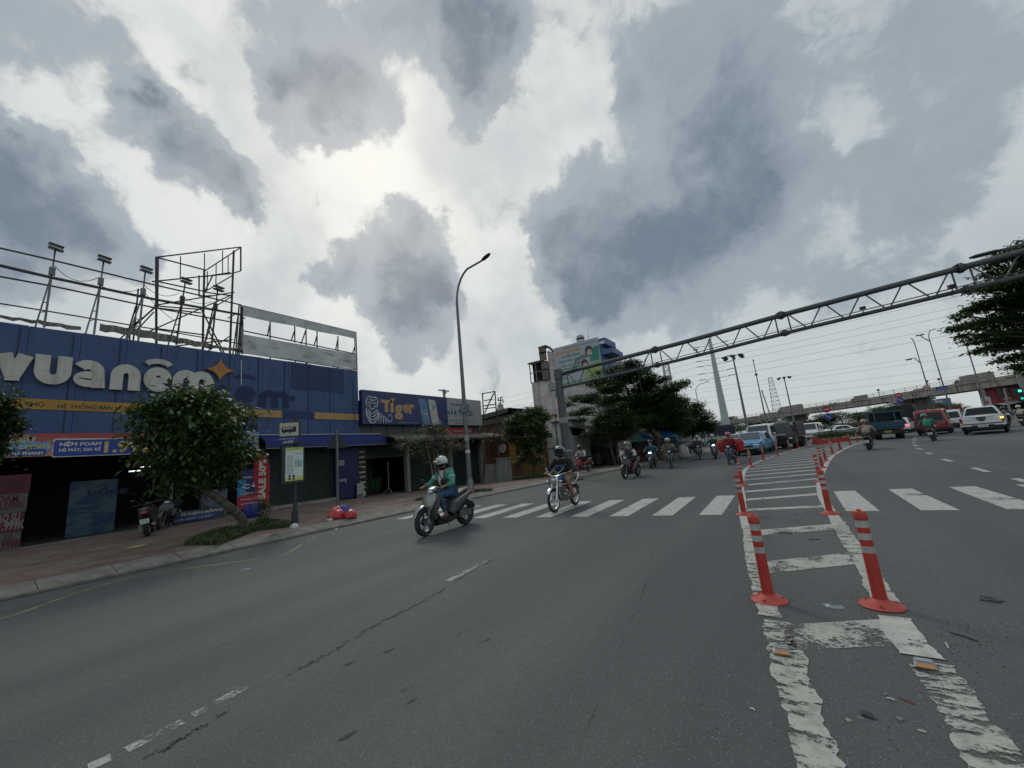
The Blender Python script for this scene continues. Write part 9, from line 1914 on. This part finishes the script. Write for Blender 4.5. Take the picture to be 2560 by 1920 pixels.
# far buildings and traffic light
def block(name, lab, x0, x1, y, z0, z1, m, d=12, wins=None, cat='building', roof=None):
 t = thing(name, lab, cat, ((x0+x1)/2, y, 0)); b = MB(); b.b2((x0,y,z0),(x1,y+d,z1)); P(b,'wall',m,t)
 if roof: b = MB(); b.b2((x0-.4,y-.4,z1),(x1+.4,y+d,z1+.7)); P(b,'roof',roof,t)
 if wins:
  nx, nz = wins
  for i_ in range(nx):
   for j_ in range(nz): xx = x0+(x1-x0)*(i_+.2)/nx; zz_ = z0+(z1-z0)*(j_+.35)/nz; b = MB(); b.b2((xx,y-.08,zz_),(xx+(x1-x0)/nx*.6,y-.02,zz_+(z1-z0)/nz*.4)); P(b,'window',M_glass,t)
 return t
def fit(key, a0, c0, a1, c1, Y): p, q_ = onY(key,a0,c0,Y), onY(key,a1,c1,Y); return p.x, q_.x, p.z, q_.z
M_fw = mat('far_white', (.45,.46,.46), .8); M_fb = mat('far_blue_roof', (.08,.20,.32), .6); M_fg = mat('far_grey', (.30,.31,.31), .8)
x0,x1,zt0,_ = fit('E4',455,740,620,820,350.); block('far_building', 'grey-white block seen through the flyover left of the pier', x0, x1, 350, 0, zt0, M_fg, wins=(4,3))
x0,x1,zt0,_ = fit('E4',300,800,480,860,330.); block('far_shed', 'blue-grey warehouse band behind the median bushes', x0, x1, 330, 0, zt0, mat('far_bluegrey', (.16,.20,.24), .7), roof=M_fg)
x0,x1,zt0,_ = fit('F3',490,620,740,700,300.); block('far_building', 'low white building with blue roof right of the pier', x0, x1, 300, 0, zt0, M_fw, wins=(5,2));
x0,x1,zt0,_ = fit('F3',620,570,880,640,320.); block('far_shed', 'long blue-roofed warehouse under the flyover at the right', x0, x1, 320, 0, zt0, M_fb)
x0,x1,zt0,_ = fit('F3',430,740,700,800,120.); block('brick_wall', 'low reddish brick wall beyond the red van', x0, x1+3, 120, 0, zt0, mat('brick_far', (.15,.05,.04), .8), d=.5, cat='wall')
# red-fronted building right of the flyover
x0,x1,zt0,zb0 = fit('F3',1640,380,2130,640,165.); rbd = thing('red_fronted_shop', 'two-storey red-fronted shop building below the flyover at the right', 'shop', ((x0+x1)/2,165,0)); rbd.rotation_euler.z = 0
b = MB(); b.b2((x0,165,zb0+.2),(x1+5,175,zt0+2.)); P(b,'red_upper_storey',mat('shop_red', (.26,.015,.03), .5, var=.1),rbd)
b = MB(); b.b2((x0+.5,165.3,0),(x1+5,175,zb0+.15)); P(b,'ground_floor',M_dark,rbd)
for i_, (fa_, fb_) in enumerate(((.10,.36),(.46,.68),(.78,.95))): b = MB(); w_ = x1-x0; b.b2((x0+w_*fa_,164.9,zb0+(zt0-zb0)*.38),(x0+w_*fb_,164.97,zt0-.05)); P(b,'window',M_glass,rbd)
b = MB(); w_ = x1-x0; text(b, 'SHOWROOM', (x0+w_*.30,165,zb0+1.2), X1, Z1, w_*.4, .5, 0, .02, .03); text(b, 'XE MÁY', (x0+w_*.35,165,zb0+.5), X1, Z1, w_*.3, .45, 0, .02, .03); P(b,'lettering',M_cream,rbd)
b = MB(); p, q_ = onY('F3',1740,675,164.), onY('F3',2090,580,164.); ra = []
for i_ in range(13): f_ = i_/12; x = lerp(p.x,q_.x+3,f_); z = lerp(p.z,q_.z,f_); ra.append([b.vert((x,160.5,z-.25)),b.vert((x,165,z+.35)),b.vert((x,165,z+.25)),b.vert((x,160.5,z-.35))])
b.skin(ra,0,True,False); P(b,'pale_awning',mat('awning_pale', (.35,.36,.33), .7),rbd)
# roadside shade trees/parked bikes under it are background
tlp = onY('F3', 2110, 430, 46.); tl_ = thing('traffic_light', 'traffic light showing green at the right edge', 'traffic light', (tlp.x+.3, 46, 0)); b = MB(); b.rod((.5,0,0),(.5,0,tlp.z+3.2),.12,.09,10); b.tube([(.5,0,tlp.z+.5),(.3,-.1,tlp.z+.5)],.04,6); LP(b,'pole',M_conc,tl_)
b = MB(); b.b2((-.43,-.2,tlp.z-.75),(-.17,.05,tlp.z+.22)); b.b2((-.46,-.05,tlp.z-.8),(-.1,.0,tlp.z+.26)); LP(b,'housing',M_black,tl_)
b = MB(); b.lathe((-.3,-.21,tlp.z+.02),[(.085,0),(.085,.02)],-Y1,18); LP(b,'green_lamp',emis('green_signal', (.05,1.,.75), 3.),tl_)
b = MB(); b.lathe((-.3,-.21,tlp.z-.55),[(.08,0),(.08,.02)],-Y1,18); LP(b,'pedestrian_lamp',emis('green_signal_dim', (.05,.6,.45), 1.),tl_)
p = onY('F3',1500,620,70.); t_ = thing('sign_pole', 'leaning grey pole with a small white plate above the pickup roof', 'pole', (onY('F3',1560,690,70.).x,70,0)); q_ = onY('F3',1450,400,70.); b = MB(); b.rod((0,0,0),(q_.x-t_.location.x,0,q_.z),.16,.12,10); LP(b,'pole',M_conc,t_); b = MB(); b.box((p.x-t_.location.x,-.2,p.z),(.8,.05,1.1)); b.box((p.x-t_.location.x,-.24,p.z-.1),(.3,.03,.35),1); LP(b,'plate',[M_fw,SR],t_)
p = onY('F3',1880,560,75.); t_ = thing('utility_pole', 'thin pole rising before the red-fronted shop', 'utility pole', (onY('F3',1940,760,75.).x,75,0)); q_ = onY('F3',1840,370,75.); b = MB(); b.rod((0,0,0),(q_.x-t_.location.x,0,q_.z),.12,.10,8); LP(b,'pole',M_conc,t_)
t_ = thing('big_pole', 'thick grey pole crossing the flyover at the right edge', 'pole', (onY('F3',2190,420,60.).x,60,0)); q_ = onY('F3',2080,60,60.); b = MB(); b.rod((0.2,0,0),(q_.x-t_.location.x,0,q_.z+.6),.25,.2,10); LP(b,'pole',M_conc,t_)
